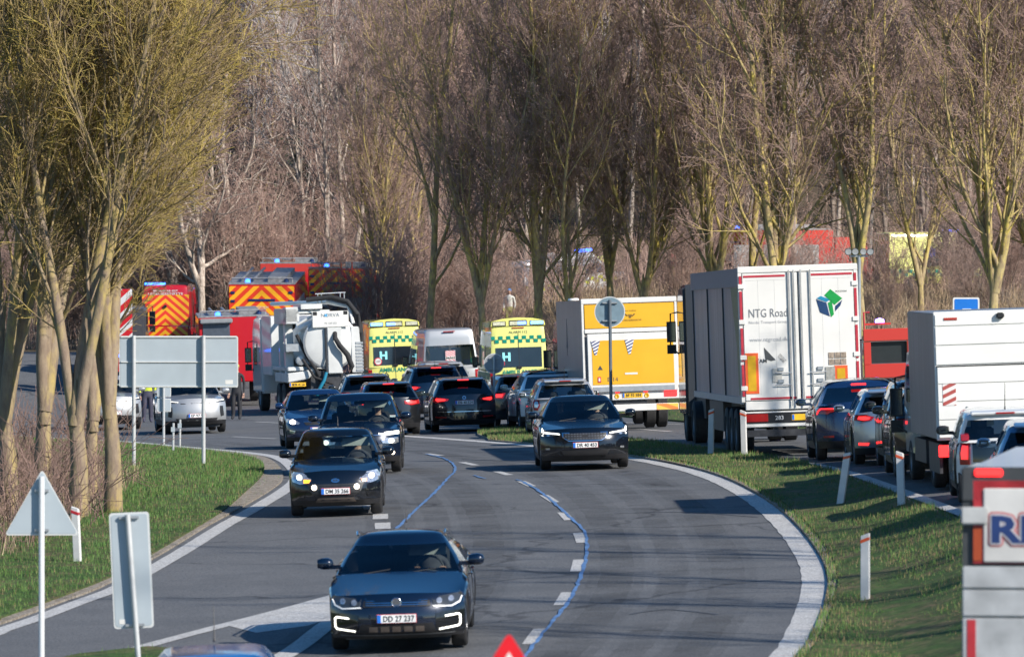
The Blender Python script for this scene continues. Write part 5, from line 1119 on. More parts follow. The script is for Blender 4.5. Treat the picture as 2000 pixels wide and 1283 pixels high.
    c.place(px, Y, yaw, 'rear'); return c
ambulance('yellow ambulance with green checkers left of the grey van', {2: (.05, .95), 1: (.45, .95)}, 775, 219, 6)
ambulance('yellow ambulance with green checkers between the grey van and the yellow truck', {0: (.05, .95), 1: (.05, .5)}, 1017, 204, 5)
c = Car('delivery_van', 'silver grey van with a striped sticker in its rear window between the two ambulances', 'van', SILV, **dict(VAN, H=2.55, glass=('w', 'f', 'r', 'b'), interior=False, gt=(1.95, 5.76, .84), glev=[0, .07, .35, .62, .8, 1]))
st = MB(); st.bx(-.17, .17, 5.90, 5.915, 1.30, 1.78); so_ = st.build('window_sticker', stripes('sticker_stripes', (.6, .08, .12), (.75, .75, .75), .075, -.6, 0, False), c.root)
st = MB(); st.bx(-.17, .17, 5.915, 5.92, 1.48, 1.58); st.build('sticker_band', WHT(), so_); st = MB(); text(st, 'MAN', (0, 5.923, 1.53), height=.075, width=.30, end='rear', bold=.04); st.build('sticker_text', BLK(), so_)
rbox(c, 'rear_window', -.70, -.04, 1.28, 1.88, DG, .004); rbox(c, 'rear_window', .04, .70, 1.28, 1.88, DG, .004)
l = MB(); l.bx(-.2, .2, 5.80, 5.84, 2.42, 2.45); l.build('high_brake_light', REDL(), c.root); c.patch('tail_light', [(.84, 1.10), (.97, 1.10), (.97, .70), (.84, .70)], 'rear', REDL(), .01, sym=True); c.plate(None, .6, 'rear'); c.place(884, 211, 7, 'rear')
# orange command van
CHV = stripes('chevron_film', (.85, .42, .02), (.75, .04, .02), .30, .85)
RED = paint('fire_red_paint', (.50, .010, .018), 0, .35, .15)
c = Car('command_van', 'tall red van with orange and yellow chevrons behind the big sign back', 'van', RED, **dict(VAN, H=2.78, glass=('w', 'f', 'r'), interior=False))
rbox(c, 'chevron_panel', -.90, .90, 1.22, 2.40, CHV, .012); c.patch('chevron_panel', [(-.93, 1.16), (.93, 1.16), (.93, .5), (-.93, .5)], 'rear', CHV, .012)
t = MB(); text(t, 'BEREDSKAB ØST', (0, vanrear_y(c, 2.52) + .014, 2.54), height=.075, width=.95, end='rear', bold=.02); text(t, 'LEDELSESSTØTTE', (0, vanrear_y(c, 2.38) + .02, 2.43), height=.09, width=1.35, end='rear', bold=.02); t.build('door_lettering', WHT(), c.root)
b = MB(); b.bx(-.85, .85, 5.3, 5.55, 2.74, 2.86); bo = b.build('light_bar', BLK(), c.root, bevel=.02); b = MB(); b.bx(.02, .82, 5.52, 5.57, 2.76, 2.85); b.build('lit_beacon', BLUON(), bo); b = MB(); b.cyl((0, 5.88, 1.95), (0, 5.92, 1.95), .06); b.build('door_badge', BLK(), c.root)
c.patch('tail_light', [(.86, 1.16), (.97, 1.16), (.97, .75), (.86, .75)], 'rear', REDL(), .02, sym=True); c.place(323, 236, -1.5, 'rear')
# vans and cars on the bank beyond the trees
def bankvan(label, px, Y, yaw, pm, face='rear', cat='van', H=2.6, name='police_van', band=None):
    c = Car(name, label, cat, pm, **dict(VAN, H=H, glass=('w', 'f', 'r'), interior=False)); b = MB(); b.bx(-.6, .6, 1.9, 2.2, H - .02, H + .1); bo = b.build('light_bar', BLUON(), c.root, bevel=.02)
    if band:
        s_ = MB()
        for sg in (-1, 1):
            for j in range(2):
                for k in range(20):
                    if (k + j) % 2 == 0: s_.bx(sg * 1.0 - .01, sg * 1.0 + .012, 1 + k * .24, 1.24 + k * .24, .8 + j * .16, .955 + j * .16)
        s_.build('checker_band', band, c.root)
    c.patch('tail_light', [(.86, 1.16), (.97, 1.16), (.97, .75), (.86, .75)], 'rear', REDL(), .02, sym=True); c.patch('headlight', [(.6, .95), (.9, 1.0), (.9, .8), (.6, .8)], 'front', WLS(), .02, sym=True)
    c.place(px, Y, yaw, face); return c
bankvan('white police van seen through the branches above the second ambulance', 1010, 286, -62, WHP, 'rear', H=2.3, band=M('yellow_film', (.7, .75, .05), .4))
bankvan('white and yellow emergency van seen side-on above the yellow truck, left', 1120, 290, 78, WHP, 'rear', H=2.2, band=M('yellow_film', (.7, .75, .05), .4))
bankvan('yellow rescue van seen side-on above the yellow truck, right', 1215, 296, 82, YEL, 'rear', H=1.9, band=GRN, name='rescue_van')
bv_ = bankvan('large yellow ambulance standing on the grassy bank at right, behind branches', 1716, 292, -66, YEL, 'rear', cat='ambulance', H=2.9, name='ambulance', band=GRN)
for sg in (-1, 1):
    m = MB()
    for a in (0, 60, 120): m.box((sg * 1.0, 3.6, 1.95), (.03, .14, .5), rot=(R(a), 0, 0))
    m.build('star_emblem', M('emblem_blue', (.01, .07, .4), .4), bpy.data.objects[bv_.root.name])
# ---------------------------------------------------------------- trucks: local front at y=0 (facing -Y), rear at y=L
def wheelset(root, y, W, r=.5, w=.3, dual=False, sides=(-1, 1)):
    for sg in sides:
        xo = sg * (W - .02); wd = w * 2 + .04 if dual else w; xi = xo - sg * wd
        t = MB(); pr = [(xi, r * .6), (xi, r * .92), (xi + sg * .03, r), (xo - sg * .03, r), (xo, r * .92), (xo, r * .6)]
        if dual: m = (xi + xo) / 2; pr = [(xi, r * .6), (xi, r * .92), (xi + sg * .03, r), (m - sg * .05, r), (m - sg * .01, r * .8), (m + sg * .01, r * .8), (m + sg * .05, r), (xo - sg * .03, r), (xo, r * .92), (xo, r * .6)]
        t.lathe(pr, 28, 'X', (0, y, r)); o = t.build('wheel', RUB(), root, angle=50)
        q = MB(); q.lathe([(xo - sg * .01, r * .62), (xo - sg * .04, r * .56), (xo - sg * .16, r * .5), (xo - sg * .16, r * .25), (xo - sg * .06, r * .24), (xo - sg * .05, .001)], 24, 'X', (0, y, r)); q.build('rim', M('truck_rim', (.25, .25, .26), .5, .5), o)
def cab(root, W, H, pm, y1=2.2, z0=.55, mirror=True, ml=0.):
    """forward-control cab"""
    m = MB(); pr = [(.12, z0), (0, z0 + .35), (.02, z0 + 1.1), (.28, H - .45), (.75, H - .05), (1.4, H), (y1, H), (y1, z0)]
    o = len(m.v)
    for sx, k in ((-1, .97), (-1, 1), (1, 1), (1, .97)): pass
    m.prism(pr, -W, W, 'YZ'); c = m.build('cab', pm, root, bevel=.07)
    g = MB(); g.box((0, .13, z0 + 1.42), (2 * W * .9, .02, .85), rot=(R(-17), 0, 0)); g.build('windscreen', DG, c)
    for sg in (-1, 1):
        g = MB(); g.prism([(.45, z0 + .95), (1.35, z0 + .95), (1.35, z0 + 1.65), (.72, z0 + 1.65)], sg * (W - .01), sg * (W + .008), 'YZ'); g.build('side_window', DG, c)
        if mirror:
            q = MB(); q.tube([(sg * W, .35, z0 + 1.75 + ml), (sg * (W + .16), .15, z0 + 1.72 + ml), (sg * (W + .18), .15, z0 + .9 + ml), (sg * W, .35, z0 + .75 + ml)], .022, 6)
            q.box((sg * (W + .15), .15, z0 + 1.28 + ml), (.22, .10, .50)); q.box((sg * (W + .15), .15, z0 + .86 + ml), (.22, .10, .22)); mm = q.build('door_mirror', BLK(), c, bevel=.02)
            g = MB(); g.bx(sg * (W + .15) - .09, sg * (W + .15) + .09, .2, .206, z0 + 1.06 + ml, z0 + 1.5 + ml); g.build('mirror_glass', M('car_mirror_glass', (.12, .16, .2), .1, 1), mm)
    return c
def place_level(root, X, Y, yaw, L, z):
    a = R(yaw); ax = Vector((-math.sin(a), math.cos(a))); o = Vector((X, Y)) + ax * L
    root.location = (o.x, o.y, z); root.rotation_euler = (0, 0, a + math.pi)
def ln(mb, x0, x1, y, z0, z1, d=.012): mb.bx(x0, x1, y - .01, y + d, z0, z1)
def truckplate(root, x, y, z, txt, yellow=True, end='rear'):
    b = MB(); b.bx(x - .27, x + .27, y, y + .012, z - .065, z + .065); p = b.build('number_plate', M('plate_yellow', (.85, .50, .03), .4) if yellow else M('plate_white', (.8, .8, .8), .4), root)
    e = MB(); e.bx(x + .215, x + .262, y + .01, y + .016, z - .055, z + .055); e.build('plate_band', M('plate_blue', (.02, .16, .6), .4), p)
    if txt: t = MB(); text(t, txt, (x - .03, y + .018, z), width=.40, height=.08, end='rear', bold=.012); t.build('plate_text', M('plate_ink', (.02, .02, .02), .5, var=.05), p)
# ---- white articulated trailer
T = thing('articulated_lorry', 'lorry with a large white double-door trailer, green and blue cube logo on its right door', 'lorry'); Lt = 19.0; W2 = 1.275; H0 = 4.02; L0 = 5.4
WT = M('trailer_white', (.74, .73, .70), .45, coat=.25, var=.06, scale=1.3)
def ribmat(name, ca, cb):
    m, nt, p, pv = groundmat(name, [ca, cb, tuple(k * .8 for k in ca)], [.6, 3], rough=.35, bump=.05, stretch=(1, 3, .2)); p.inputs['Specular IOR Level'].default_value = .5; return m
CURT = ribmat('curtain_side', (.20, .225, .26), (.34, .365, .40)); TOPB = M('curtain_top', (.12, .17, .23), .4, var=.15)
m = MB(); m.bx(-W2 + .03, W2 - .03, L0, Lt - .06, 1.22, 3.60); m.build('curtain_side', CURT, T); m = MB(); m.bx(-W2, W2, L0 - .05, Lt - .05, 3.60, H0 - .03); m.build('roof_rail', TOPB, T)
m = MB()
for sg in (-1, 1):
    for k in range(3): y = L0 + .3 + k * 4.45; m.bx(sg * (W2 - .035), sg * (W2 - .002), y - .05, y + .05, 1.2, 3.62)
m.build('curtain_pillar', M('dark_pillar', (.06, .065, .075), .5), T)
m = MB()
for sg in (-1, 1): m.bx(sg * (W2 - .06), sg * (W2 + .005), L0, Lt - .05, 1.12, 1.26)
m.build('side_raft', GRY(), T)
gp = MB()
for sg in (-1, 1): gp.prism([(Lt - 2.3, 3.58), (Lt - .1, 3.58), (Lt - .1, 1.3), (Lt - .8, 1.3), (Lt - 1.1, 2.4)], sg * (W2 - .032), sg * (W2 - .025), 'YZ')
gp.build('curtain_graphic', M('curtain_green', (.10, .17, .08), .4, var=.3), T)
yR = Lt; m = MB(); m.bx(-W2, W2, yR - .08, yR, H0 - .14, H0); m.bx(-W2, -W2 + .09, yR - .08, yR, 1.15, H0 - .14); m.bx(W2 - .09, W2, yR - .08, yR, 1.15, H0 - .14); m.bx(-W2 + .09, W2 - .09, yR - .08, yR, .98, 1.17)
fr_ = m.build('rear_frame', WT, T, bevel=.012)
for sg in (1, -1):      # x positive is the viewer's left on a rear face
    m = MB(); x0, x1 = sg * .012, sg * (W2 - .095); m.bx(x0, x1, yR - .05, yR + .012, 1.18, H0 - .15); d = m.build('rear_door', WT, T, bevel=.008)
    b = MB(); 
    for xb in ((.09, .19) if sg > 0 else (.06, .26)): b.tube([(sg * xb, yR + .05, 1.05), (sg * xb, yR + .05, H0 - .1)], .016, 8)
    b.build('locking_bar', M('worn_zinc', (.5, .5, .49), .4, .4), d)
    b = MB()
    for z in (1.5, 1.75): b.tube([(sg * .19, yR + .06, z), (sg * .55, yR + .06, z)], .012, 6); b.box((sg * .42, yR + .03, z + .08), (.12, .03, .07))
    b.build('door_handle', GRY(), d)
    b = MB()
    for z in (1.45, 2.1, 2.85, 3.6): b.box((sg * (W2 - .07), yR + .02, z), (.14, .035, .10))
    b.build('hinge', WT, d, bevel=.008)
    b = MB()
    for (za, zb_) in ((1.28, 1.95), (2.02, 2.72), (2.80, 3.50), (3.62, 3.82)): b.bx(sg * (W2 - .03), sg * (W2 - .085), yR + .002, yR + .006 + .012, za, zb_)
    b.bx(sg * .27, sg * (W2 - .12), yR + .012, yR + .018, H0 - .235, H0 - .19); b.bx(sg * .1, sg * (W2 - .2), yR + .012, yR + .018, 1.20, 1.245)
    b.build('reflective_tape', M('red_tape', (.45, .03, .05), .45, var=.12), d)
    b = MB(); b.bx(sg * .26, sg * (W2 - .16), yR + .011, yR + .0135, H0 - .30, H0 - .295); 
    for x in (.5, .85): b.bx(sg * x, sg * (x + .004), yR + .011, yR + .0135, 1.3, H0 - .3)
    b.build('door_seam', M('seam_grey', (.38, .38, .38), .6), d)
    x0 = 1.03 if sg > 0 else -.86; wv = (.27, .82) if sg > 0 else (.27, .50)
    b = MB(); b.bx(x0 - .14, x0 + .14, yR + .013, yR + .022, 1.33, 1.33 + wv[1] + .04); bo = b.build('reflector_board', M('orange_red_border', (.75, .12, .03), .4), d); b = MB(); b.bx(x0 - .085, x0 + .085, yR + .02, yR + .026, 1.39, 1.33 + wv[1] - .02); b.build('reflector_yellow', M('retro_yellow', (.62, .36, .01), .4), bo)
    b = MB(); xs = .50 if sg > 0 else -.63; b.bx(xs - .10, xs + .10, yR + .013, yR + .03, 1.56, 1.85); b.build('door_locker', M('locker_panel', (.55, .53, .48), .5) if sg > 0 else M('locker_grey', (.30, .30, .28), .6, var=.35, scale=18), d)
t = MB(); text(t, 'NTG Road', (.65, yR + .02, 3.03), width=.82, height=.18, end='rear', bold=.0); t.build('door_lettering', M('ink_pale_grey', (.20, .21, .23), .5), T)
t = MB(); text(t, 'Nordic Transport Group', (.65, yR + .02, 2.83), width=.82, height=.08, end='rear', bold=.0); text(t, 'www.ntgroad.dk', (.65, yR + .02, 2.46), width=.82, height=.11, end='rear', bold=.0); t.build('door_lettering', M('ink_faded_grey', (.42, .43, .45), .5), T)
t = MB(); text(t, 'STAM', (.85, yR + .02, 2.02), width=.28, height=.085, end='rear', bold=.02); t.prism([(.76, 2.30), (.52, 2.03), (.62, 2.01), (.74, 2.06)], yR + .013, yR + .02, 'XZ'); t.build('door_lettering', M('ink_dark', (.06, .065, .07), .5), T)
t = MB(); t.prism([(.48, 2.10), (.42, 2.17), (.29, 2.02), (.35, 1.96)], yR + .013, yR + .018, 'XZ'); t.build('torn_sticker', M('sticker_grey', (.45, .44, .42), .6, var=.5, scale=25), T)
t = MB(); text(t, 'BOCKMAR', (-.92, yR + .02, 3.44), width=.24, height=.04, end='rear'); t.build('door_lettering', LGR, T)
LB = dict(g=M('logo_green', (.01, .30, .06), .35), b=M('logo_navy', (.015, .05, .14), .35), c=M('logo_cyan', (.02, .24, .42), .35))
def lp_(pts): return [(-(p[0] - 1043) * .003 * -1, p[1]) for p in pts]
def lg(pix): # zoom-picture coordinates (1283 px picture) of the logo -> local x,z ; right = -x
    return [(-(.0 + (px - 812) / 365 * 1.275), 4.02 - (py - 118) / 845 * 2.80) for px, py in pix]
for nm, k, P in (('logo_face', 'c', [(938, 335), (965, 320), (1028, 345), (1003, 360)]), ('logo_face', 'b', [(935, 340), (1003, 365), (1022, 452), (958, 425)]), ('logo_face', 'g', [(1012, 365), (1038, 352), (1050, 440), (1030, 458)]),
                 ('logo_face', 'g', [(990, 316), (1030, 278), (1108, 340), (1056, 380)]), ('logo_face', 'b', [(1060, 386), (1107, 350), (1094, 385), (1058, 422)])):
    pz = lg([(812 + (x - 817) * .92, y) for x, y in P]); pz = [(-1.0 * abs(x) if True else x, z) for x, z in pz]
    t = MB(); t.prism(pz, yR + .013, yR + .02, 'XZ'); t.build(nm, LB[k], T)
t = MB()
for i in range(3):
    for j in range(2): t.box((-.66 - .13 * i, yR + .019, 1.95 + .14 * j), (.115, .01, .12))
t.build('patched_sticker', M('sticker_brown', (.30, .24, .19), .7, var=.5, scale=14), T)
# running gear, tail lamps, underrun
m = MB(); m.bx(-.45, .45, L0 + .5, Lt - .2, .85, 1.15); m.bx(-W2 + .1, W2 - .1, Lt - .16, Lt - .02, .42, .56); m.bx(-.6, -.5, Lt - .2, Lt - .1, .5, 1.0); m.bx(.5, .6, Lt - .2, Lt - .1, .5, 1.0); m.build('chassis', DRK(), T)
m = MB(); m.bx(-W2 + .02, W2 - .02, Lt - .12, Lt + .0, .62, .95); lbx = m.build('lamp_carrier', WT, T, bevel=.01)
m = MB(); m.bx(-W2 + .1, W2 - .1, Lt - .01, Lt + .012, .70, .92); m.build('lamp_panel', BLK(), lbx)
for sg in (1, -1): m = MB(); m.bx(sg * .72, sg * 1.2, Lt, Lt + .03, .73, .90); m.build('tail_light', REDON() if sg < 0 else REDL(), lbx, bevel=.01)
truckplate(lbx, -.05, Lt + .012, .81, None); m = MB(); text(m, '283', (.48, Lt + .02, .81), height=.09, end='rear', bold=.02); m.build('lamp_panel_text', WHT(), lbx)
for y in (14.2, 15.5, 16.8): wheelset(T, y, 1.26, .5, .36)
for y in (1.4, 4.0): wheelset(T, y, 1.24, .5, .32, dual=y > 3)
cab(T, 1.25, 3.75, paint('lorry_grey_cab', (.06, .07, .085), .3, .3), 2.3, .6, ml=.75)
m = MB()
for sg in (-1, 1):
    m.bx(sg * 1.23, sg * 1.2, 9.5, 13.4, .45, 1.1)
m.build('side_guard', DRK(), T); m = MB(); m.bx(-1.0, 1.0, 2.3, 5.2, .6, 1.1); m.build('tractor_chassis', DRK(), T)
for y in (13.9, 15.15, 16.5): m = MB(); m.bx(-1.25, -.9, y - .06, y + .06, .25, 1.0); m.bx(.9, 1.25, y - .06, y + .06, .25, 1.0)
X, Y = XY(1569, 130); place_vehicle(T, X, Y, 2.5, 'rear', Lt)
# ---- yellow box truck
T = thing('box_truck', 'yellow box truck with grey side and striped triangles on its tail lift', 'truck'); Lt = 9.2; W2 = 1.275; zt = 3.5
YLB = M('truck_yellow', (.80, .42, .02), .4, coat=.3, var=.05, scale=2); GSD = ribmat('grey_box_side', (.30, .285, .28), (.25, .24, .24))
m = MB(); m.bx(-W2, W2, 2.3, Lt - .05, 1.30, zt - .02); m.build('cargo_box', GSD, T, bevel=.012)
m = MB(); m.bx(-W2 - .01, W2 + .01, Lt - .07, Lt, zt - .12, zt + .02); m.bx(-W2 - .01, -W2 + .06, Lt - .07, Lt, 1.15, zt - .12); m.bx(W2 + .01, W2 - .06, Lt - .07, Lt, 1.15, zt - .12); m.build('rear_frame', WHT(), T, bevel=.012)
m = MB(); m.bx(-W2 + .07, W2 - .07, Lt - .03, Lt + .012, zt - .78, zt - .14); m.build('rear_door', YLB, T, bevel=.01)
m = MB(); m.bx(-W2 + .065, W2 - .065, Lt - .03, Lt + .02, zt - .90, zt - .79); m.build('door_rail', WHT(), T, bevel=.01)
m = MB(); m.bx(-W2 + .02, W2 - .12, Lt + .01, Lt + .07, 1.02, 2.58); pl_ = m.build('tail_lift', WHT(), T, bevel=.015); m = MB(); m.bx(-W2 + .12, W2 - .24, Lt + .07, Lt + .078, 1.22, 2.40); m.build('tail_lift_panel', YLB, pl_)
m = MB(); m.bx(-W2 + .12, W2 - .24, Lt + .07, Lt + .08, 1.03, 1.16); m.build('tail_lift_edge', GRY(), pl_)
zb = stripes('blue_white_stripes', (.75, .75, .75), (.10, .11, .22), .085, .5, 0, False)
for cx in (.93, .02): m = MB(); m.prism([(cx + .13, 2.40), (cx - .12, 2.40), (cx - .02, 2.02), (cx + .04, 2.02)], Lt + .079, Lt + .09, 'XZ'); m.build('striped_triangle', zb, pl_)
m = MB(); m.box((.0, Lt + .08, 1.50), (.34, .012, .05)); m.build('sticker', WHT(), pl_); m = MB(); m.prism([(.90, 1.62), (.76, 1.62), (.83, 1.74)], Lt + .079, Lt + .084, 'XZ'); m.build('warning_triangle', M('ink_dark', (.06, .065, .07), .5), pl_)
m = MB(); m.box((.86, Lt + .08, 1.36), (.09, .012, .15)); q = m.build('sticker', M('sticker_red', (.6, .03, .05), .5), pl_); m = MB(); m.box((.86, Lt + .088, 1.36), (.045, .006, .09)); m.build('sticker_face', WHT(), q)
t = MB(); text(t, 'B 14', (.50, Lt + .082, 1.36), height=.11, end='rear'); t.build('lettering', M('ink_dark', (.06, .065, .07), .5), pl_)
t = MB(); text(t, 'Højere kvalitet', (.0, Lt + .016, zt - .33), width=.38, height=.05, end='rear'); text(t, 'KAX KARDSERNAROW', (.0, Lt + .016, zt - .58), width=.66, height=.05, end='rear')
for a in (-50, -12, 8, 58): t.box((-.02 + math.sin(R(a)) * .12, Lt + .016, zt - .40 - math.cos(R(a)) * .07), (.035, .006, .10), rot=(0, R(a), 0))
t.build('door_lettering', M('ink_brown', (.16, .09, .02), .5), T)
t = MB(); t.prism([(4.9, 2.2), (5.1, 3.0), (5.3, 2.2), (5.18, 2.3), (5.1, 2.0), (5.02, 2.3)], W2 + .001, W2 + .006, 'YZ'); t.build('side_graphic', M('ink_grey_side', (.13, .13, .14), .5), T)
m = MB(); m.bx(-W2, W2, Lt - .12, Lt - .0, .80, 1.10); lc = m.build('lamp_carrier', WHT(), T, bevel=.01)
for sg in (1, -1):
    m = MB(); m.bx(sg * 1.22, sg * .88, Lt - .01, Lt + .03, .86, 1.02); m.build('tail_light', REDON() if sg < 0 else REDL(), lc, bevel=.01); m = MB(); m.lathe([(0, .001), (.03, .05), (0, .065)], 14, 'Y', (sg * .38, Lt, 1.04)); m.build('brake_lamp', REDON(), lc)
    m = MB(); m.lathe([(0, .001), (.02, .05), (0, .07)], 14, 'Y', (sg * .40, Lt, .90)); o_ = m.build('tow_eye', M('retro_yellow', (.62, .36, .01), .4), lc)
truckplate(lc, -.02, Lt + .002, .92, 'BF 93 584'); m = MB(); m.bx(-W2 + .02, W2 - .02, Lt - .10, Lt + .02, .50, .68); ub = m.build('underrun_bar', WHT(), T, bevel=.01)
for sg in (1, -1): m = MB(); m.bx(sg * .66, sg * 1.24, Lt + .018, Lt + .026, .51, .67); m.build('hazard_film', stripes('orange_stripes', (.85, .25, .06), (.8, .55, .1), .22, .35, 0, True), ub)
m = MB(); m.bx(-.42, .42, 1.5, Lt - .1, .6, 1.2); m.build('chassis', DRK(), T); m = MB(); m.bx(-.9, -.5, 3.2, 4.6, .5, 1.15); m.bx(.5, .9, 3.2, 4.6, .5, 1.15); m.build('tank_box', DRK(), T)
for y in (1.3, 6.9): wheelset(T, y, 1.2, .46, .28, dual=y > 3)
cab(T, 1.2, 3.0, paint('lorry_grey_cab', (.06, .07, .085)), 2.1, .6)
m = MB(); m.lathe([(0, .001), (.06, .14), (.0, .16)], 14, 'Z', (.85, 3.0, zt)); m.build('roof_vent', WHT(), T)
X, Y = XY(1236, 164); place_vehicle(T, X, Y, 5.2, 'rear', Lt)
# ---- white box truck on the slip road
T = thing('box_truck', 'small white box truck with plain slatted shutter and grey side, right of the dark cars', 'truck'); Lt = 6.6; W2 = 1.13; zt = 2.98
m = MB(); m.bx(-W2, W2, 2.2, Lt - .04, .88, zt); m.build('cargo_box', ribmat('slate_box_side', (.20, .21, .235), (.25, .26, .28)), T, bevel=.015)
WS = M('white_slats', (.76, .755, .72), .45, coat=.2, var=.05, scale=2)
m = MB(); m.bx(-W2 - .005, W2 + .005, Lt - .05, Lt, .86, zt + .02); fr_ = m.build('rear_frame', WS, T, bevel=.01)
m = MB(); zs_ = [.90, 1.20, 1.50, 1.80, 2.08]
for a, b in zip(zs_[:-1], zs_[1:]): m.bx(-W2 + .03, W2 - .03, Lt + .002, Lt + .05, a + .004, b - .004)
m.build('tail_lift', WS, T, bevel=.006); m = MB()
for a, b in ((2.12, 2.44), (2.45, 2.76), (2.77, zt - .02)): m.bx(-W2 + .02, W2 - .02, Lt + .002, Lt + .02, a, b - .006)
m.build('roller_shutter', WS, T, bevel=.004)
m = MB(); m.bx(-W2 + .02, W2 - .02, Lt + .0, Lt + .03, 2.078, 2.10); m.build('shutter_seal', BLK(), T)
m = MB(); m.box((W2 - .22, Lt + .054, 1.62), (.22, .008, .36)); m.build('hazard_film', stripes('worn_hazard', (.72, .68, .66), (.38, .07, .06), .13, .45, 0, False, .6), T)
m = MB(); m.box((W2 - .28, Lt + .024, zt - .10), (.22, .02, .04)); m.build('marker_lamp', REDL(), T); m = MB(); m.box((.02, Lt + .06, zt - .07), (.13, .09, .10)); m.build('rear_camera', BLK(), T, bevel=.02)
m = MB(); m.tube([(.6, Lt + .06, 1.05), (.6, Lt + .06, 1.42)], .03, 8); m.build('lift_post', WHT(), T)
m = MB(); m.bx(-.4, .4, 1.2, Lt - .1, .45, .86); m.bx(-W2 + .05, W2 - .05, 2.3, 4.2, .4, .8); m.build('chassis', DRK(), T)
m = MB(); m.bx(W2 - .05, W2 - .1, Lt - 1.9, Lt - .2, .3, .8); m.bx(-W2 + .05, -W2 + .1, Lt - 1.9, Lt - .2, .3, .8); m.build('mudguard', DRK(), T)
for sg in (1, -1): m = MB(); m.bx(sg * (W2 - .02), sg * (W2 - .32), Lt - .06, Lt + .01, .58, .78); m.build('tail_light', REDON(), T, bevel=.01)
for y in (1.0, 4.75): wheelset(T, y, 1.05, .36, .22, dual=y > 3)
cab(T, 1.02, 2.35, WHP, 2.15, .42, ml=-.35); truckplate(T, 0, Lt + .0, .66, None, False)
X, Y = XY(1966, 102.5); place_vehicle(T, X, Y, 2, 'rear', Lt)
# ---- near trailer cut by the right edge
T = thing('box_truck', 'close blurred truck rear with large blue letters RE, cut by the right edge', 'truck'); Lt = 9; W2 = 1.27; zt = 3.98
m = MB(); m.bx(-W2, W2, 1.5, Lt - .03, 1.0, zt); m.build('cargo_box', M('pale_blue_roof', (.50, .56, .64), .35, coat=.3, var=.08), T, bevel=.02)
def pz(py): return zt - (py - 918) / 240.0
m = MB(); m.bx(-W2 - .01, W2 + .01, Lt - .04, Lt + .02, pz(980), pz(912)); tb = m.build('rear_top_beam', M('beam_dark', (.05, .055, .06), .5), T, bevel=.015)
for sg in (1, -1): m = MB(); m.bx(sg * (W2 - .10), sg * (W2 - .33), Lt + .02, Lt + .04, pz(930), pz(915)); m.build('marker_lamp', REDON(), tb, bevel=.01)
RT = M('red_frame', (.42, .03, .04), .45, var=.15); WD = M('dirty_white_door', (.58, .575, .56), .5, var=.16, scale=2)
m = MB(); m.bx(-W2 + .0, W2, Lt - .04, Lt, pz(1110), pz(980)); m.build('rear_frame', M('beam_dark', (.05, .055, .06), .5), T)
m = MB(); m.bx(-W2 + .08, W2 - .09, Lt, Lt + .02, pz(1100), pz(938)); m.build('door_border', RT, T)
m = MB(); m.bx(-W2 + .16, W2 - .17, Lt + .01, Lt + .035, pz(1098), pz(953)); dp = m.build('rear_door', WD, T, bevel=.01)
def rept(s, z, h, x, wd, off, bold, mat, nm): t = MB(); text(t, s, (x, Lt + off, z), width=wd, height=h, end='rear', bold=bold); t.build(nm, mat, dp)
for rad, y_, mm_ in ((.030, .036, M('letter_pink_edge', (.50, .17, .17), .5)), (.014, .043, M('letter_pale_edge', (.50, .49, .52), .5)), (0, .050, M('letter_navy', (.015, .04, .15), .5))):
    t = MB(); n_ = 16 if rad else 1
    for q in range(n_): text(t, 'RE', (W2 - .455 + rad * math.cos(q * .3927), Lt + y_ + q * .0003, pz(1033) + rad * math.sin(q * .3927)), width=.43, height=.225, end='rear', bold=.035)
    t.build('lettering' if not rad else 'letter_outline', mm_, dp)
t = MB(); text(t, 'Discount', (.62, Lt + .04, pz(981)), height=.035, width=.26, end='rear'); t.build('lettering', M('ink_dark', (.06, .065, .07), .5), dp)
for sg in (1, -1):
    m = MB(); m.box((sg * (W2 - .10), Lt + .04, pz(1007)), (.22, .06, .145)); m.build('hinge', M('hinge_grey', (.45, .46, .46), .5), T, bevel=.015)
    m = MB(); m.bx(sg * (W2 - .09), sg * (W2 - .16), Lt + .02, Lt + .03, pz(1095), pz(1030)); m.build('amber_strip', M('amber_strip', (.35, .06, .02), .4), T)
m = MB()
for a, b in ((1105, 1150), (1151, 1205), (1206, 1290), (1291, 1400)): m.bx(-W2, W2, Lt - .02, Lt + .03, pz(b) + .004, pz(a) - .004)
m.build('tail_lift', M('scuffed_aluminium', (.48, .49, .50), .45, .3, var=.22, scale=4), T, bevel=.01)
for sg in (1, -1): m = MB(); m.bx(sg * (W2 - .04), sg * (W2 - .11), Lt + .03, Lt + .036, pz(1300), pz(1210)); m.build('reflective_tape', RT, T)
m = MB(); m.bx(-.4, .4, .8, Lt - .1, .6, 1.0); m.build('chassis', DRK(), T)
for y in (1.2, 6.5): wheelset(T, y, 1.2, .48, .28, dual=y > 3)
cab(T, 1.2, 3.0, WHP, 1.45, .6); X, Y = XY(1880 + 1.27 * 240, 50); place_level(T, X, Y, -7.9, Lt, CZ - 1.475 - zt)
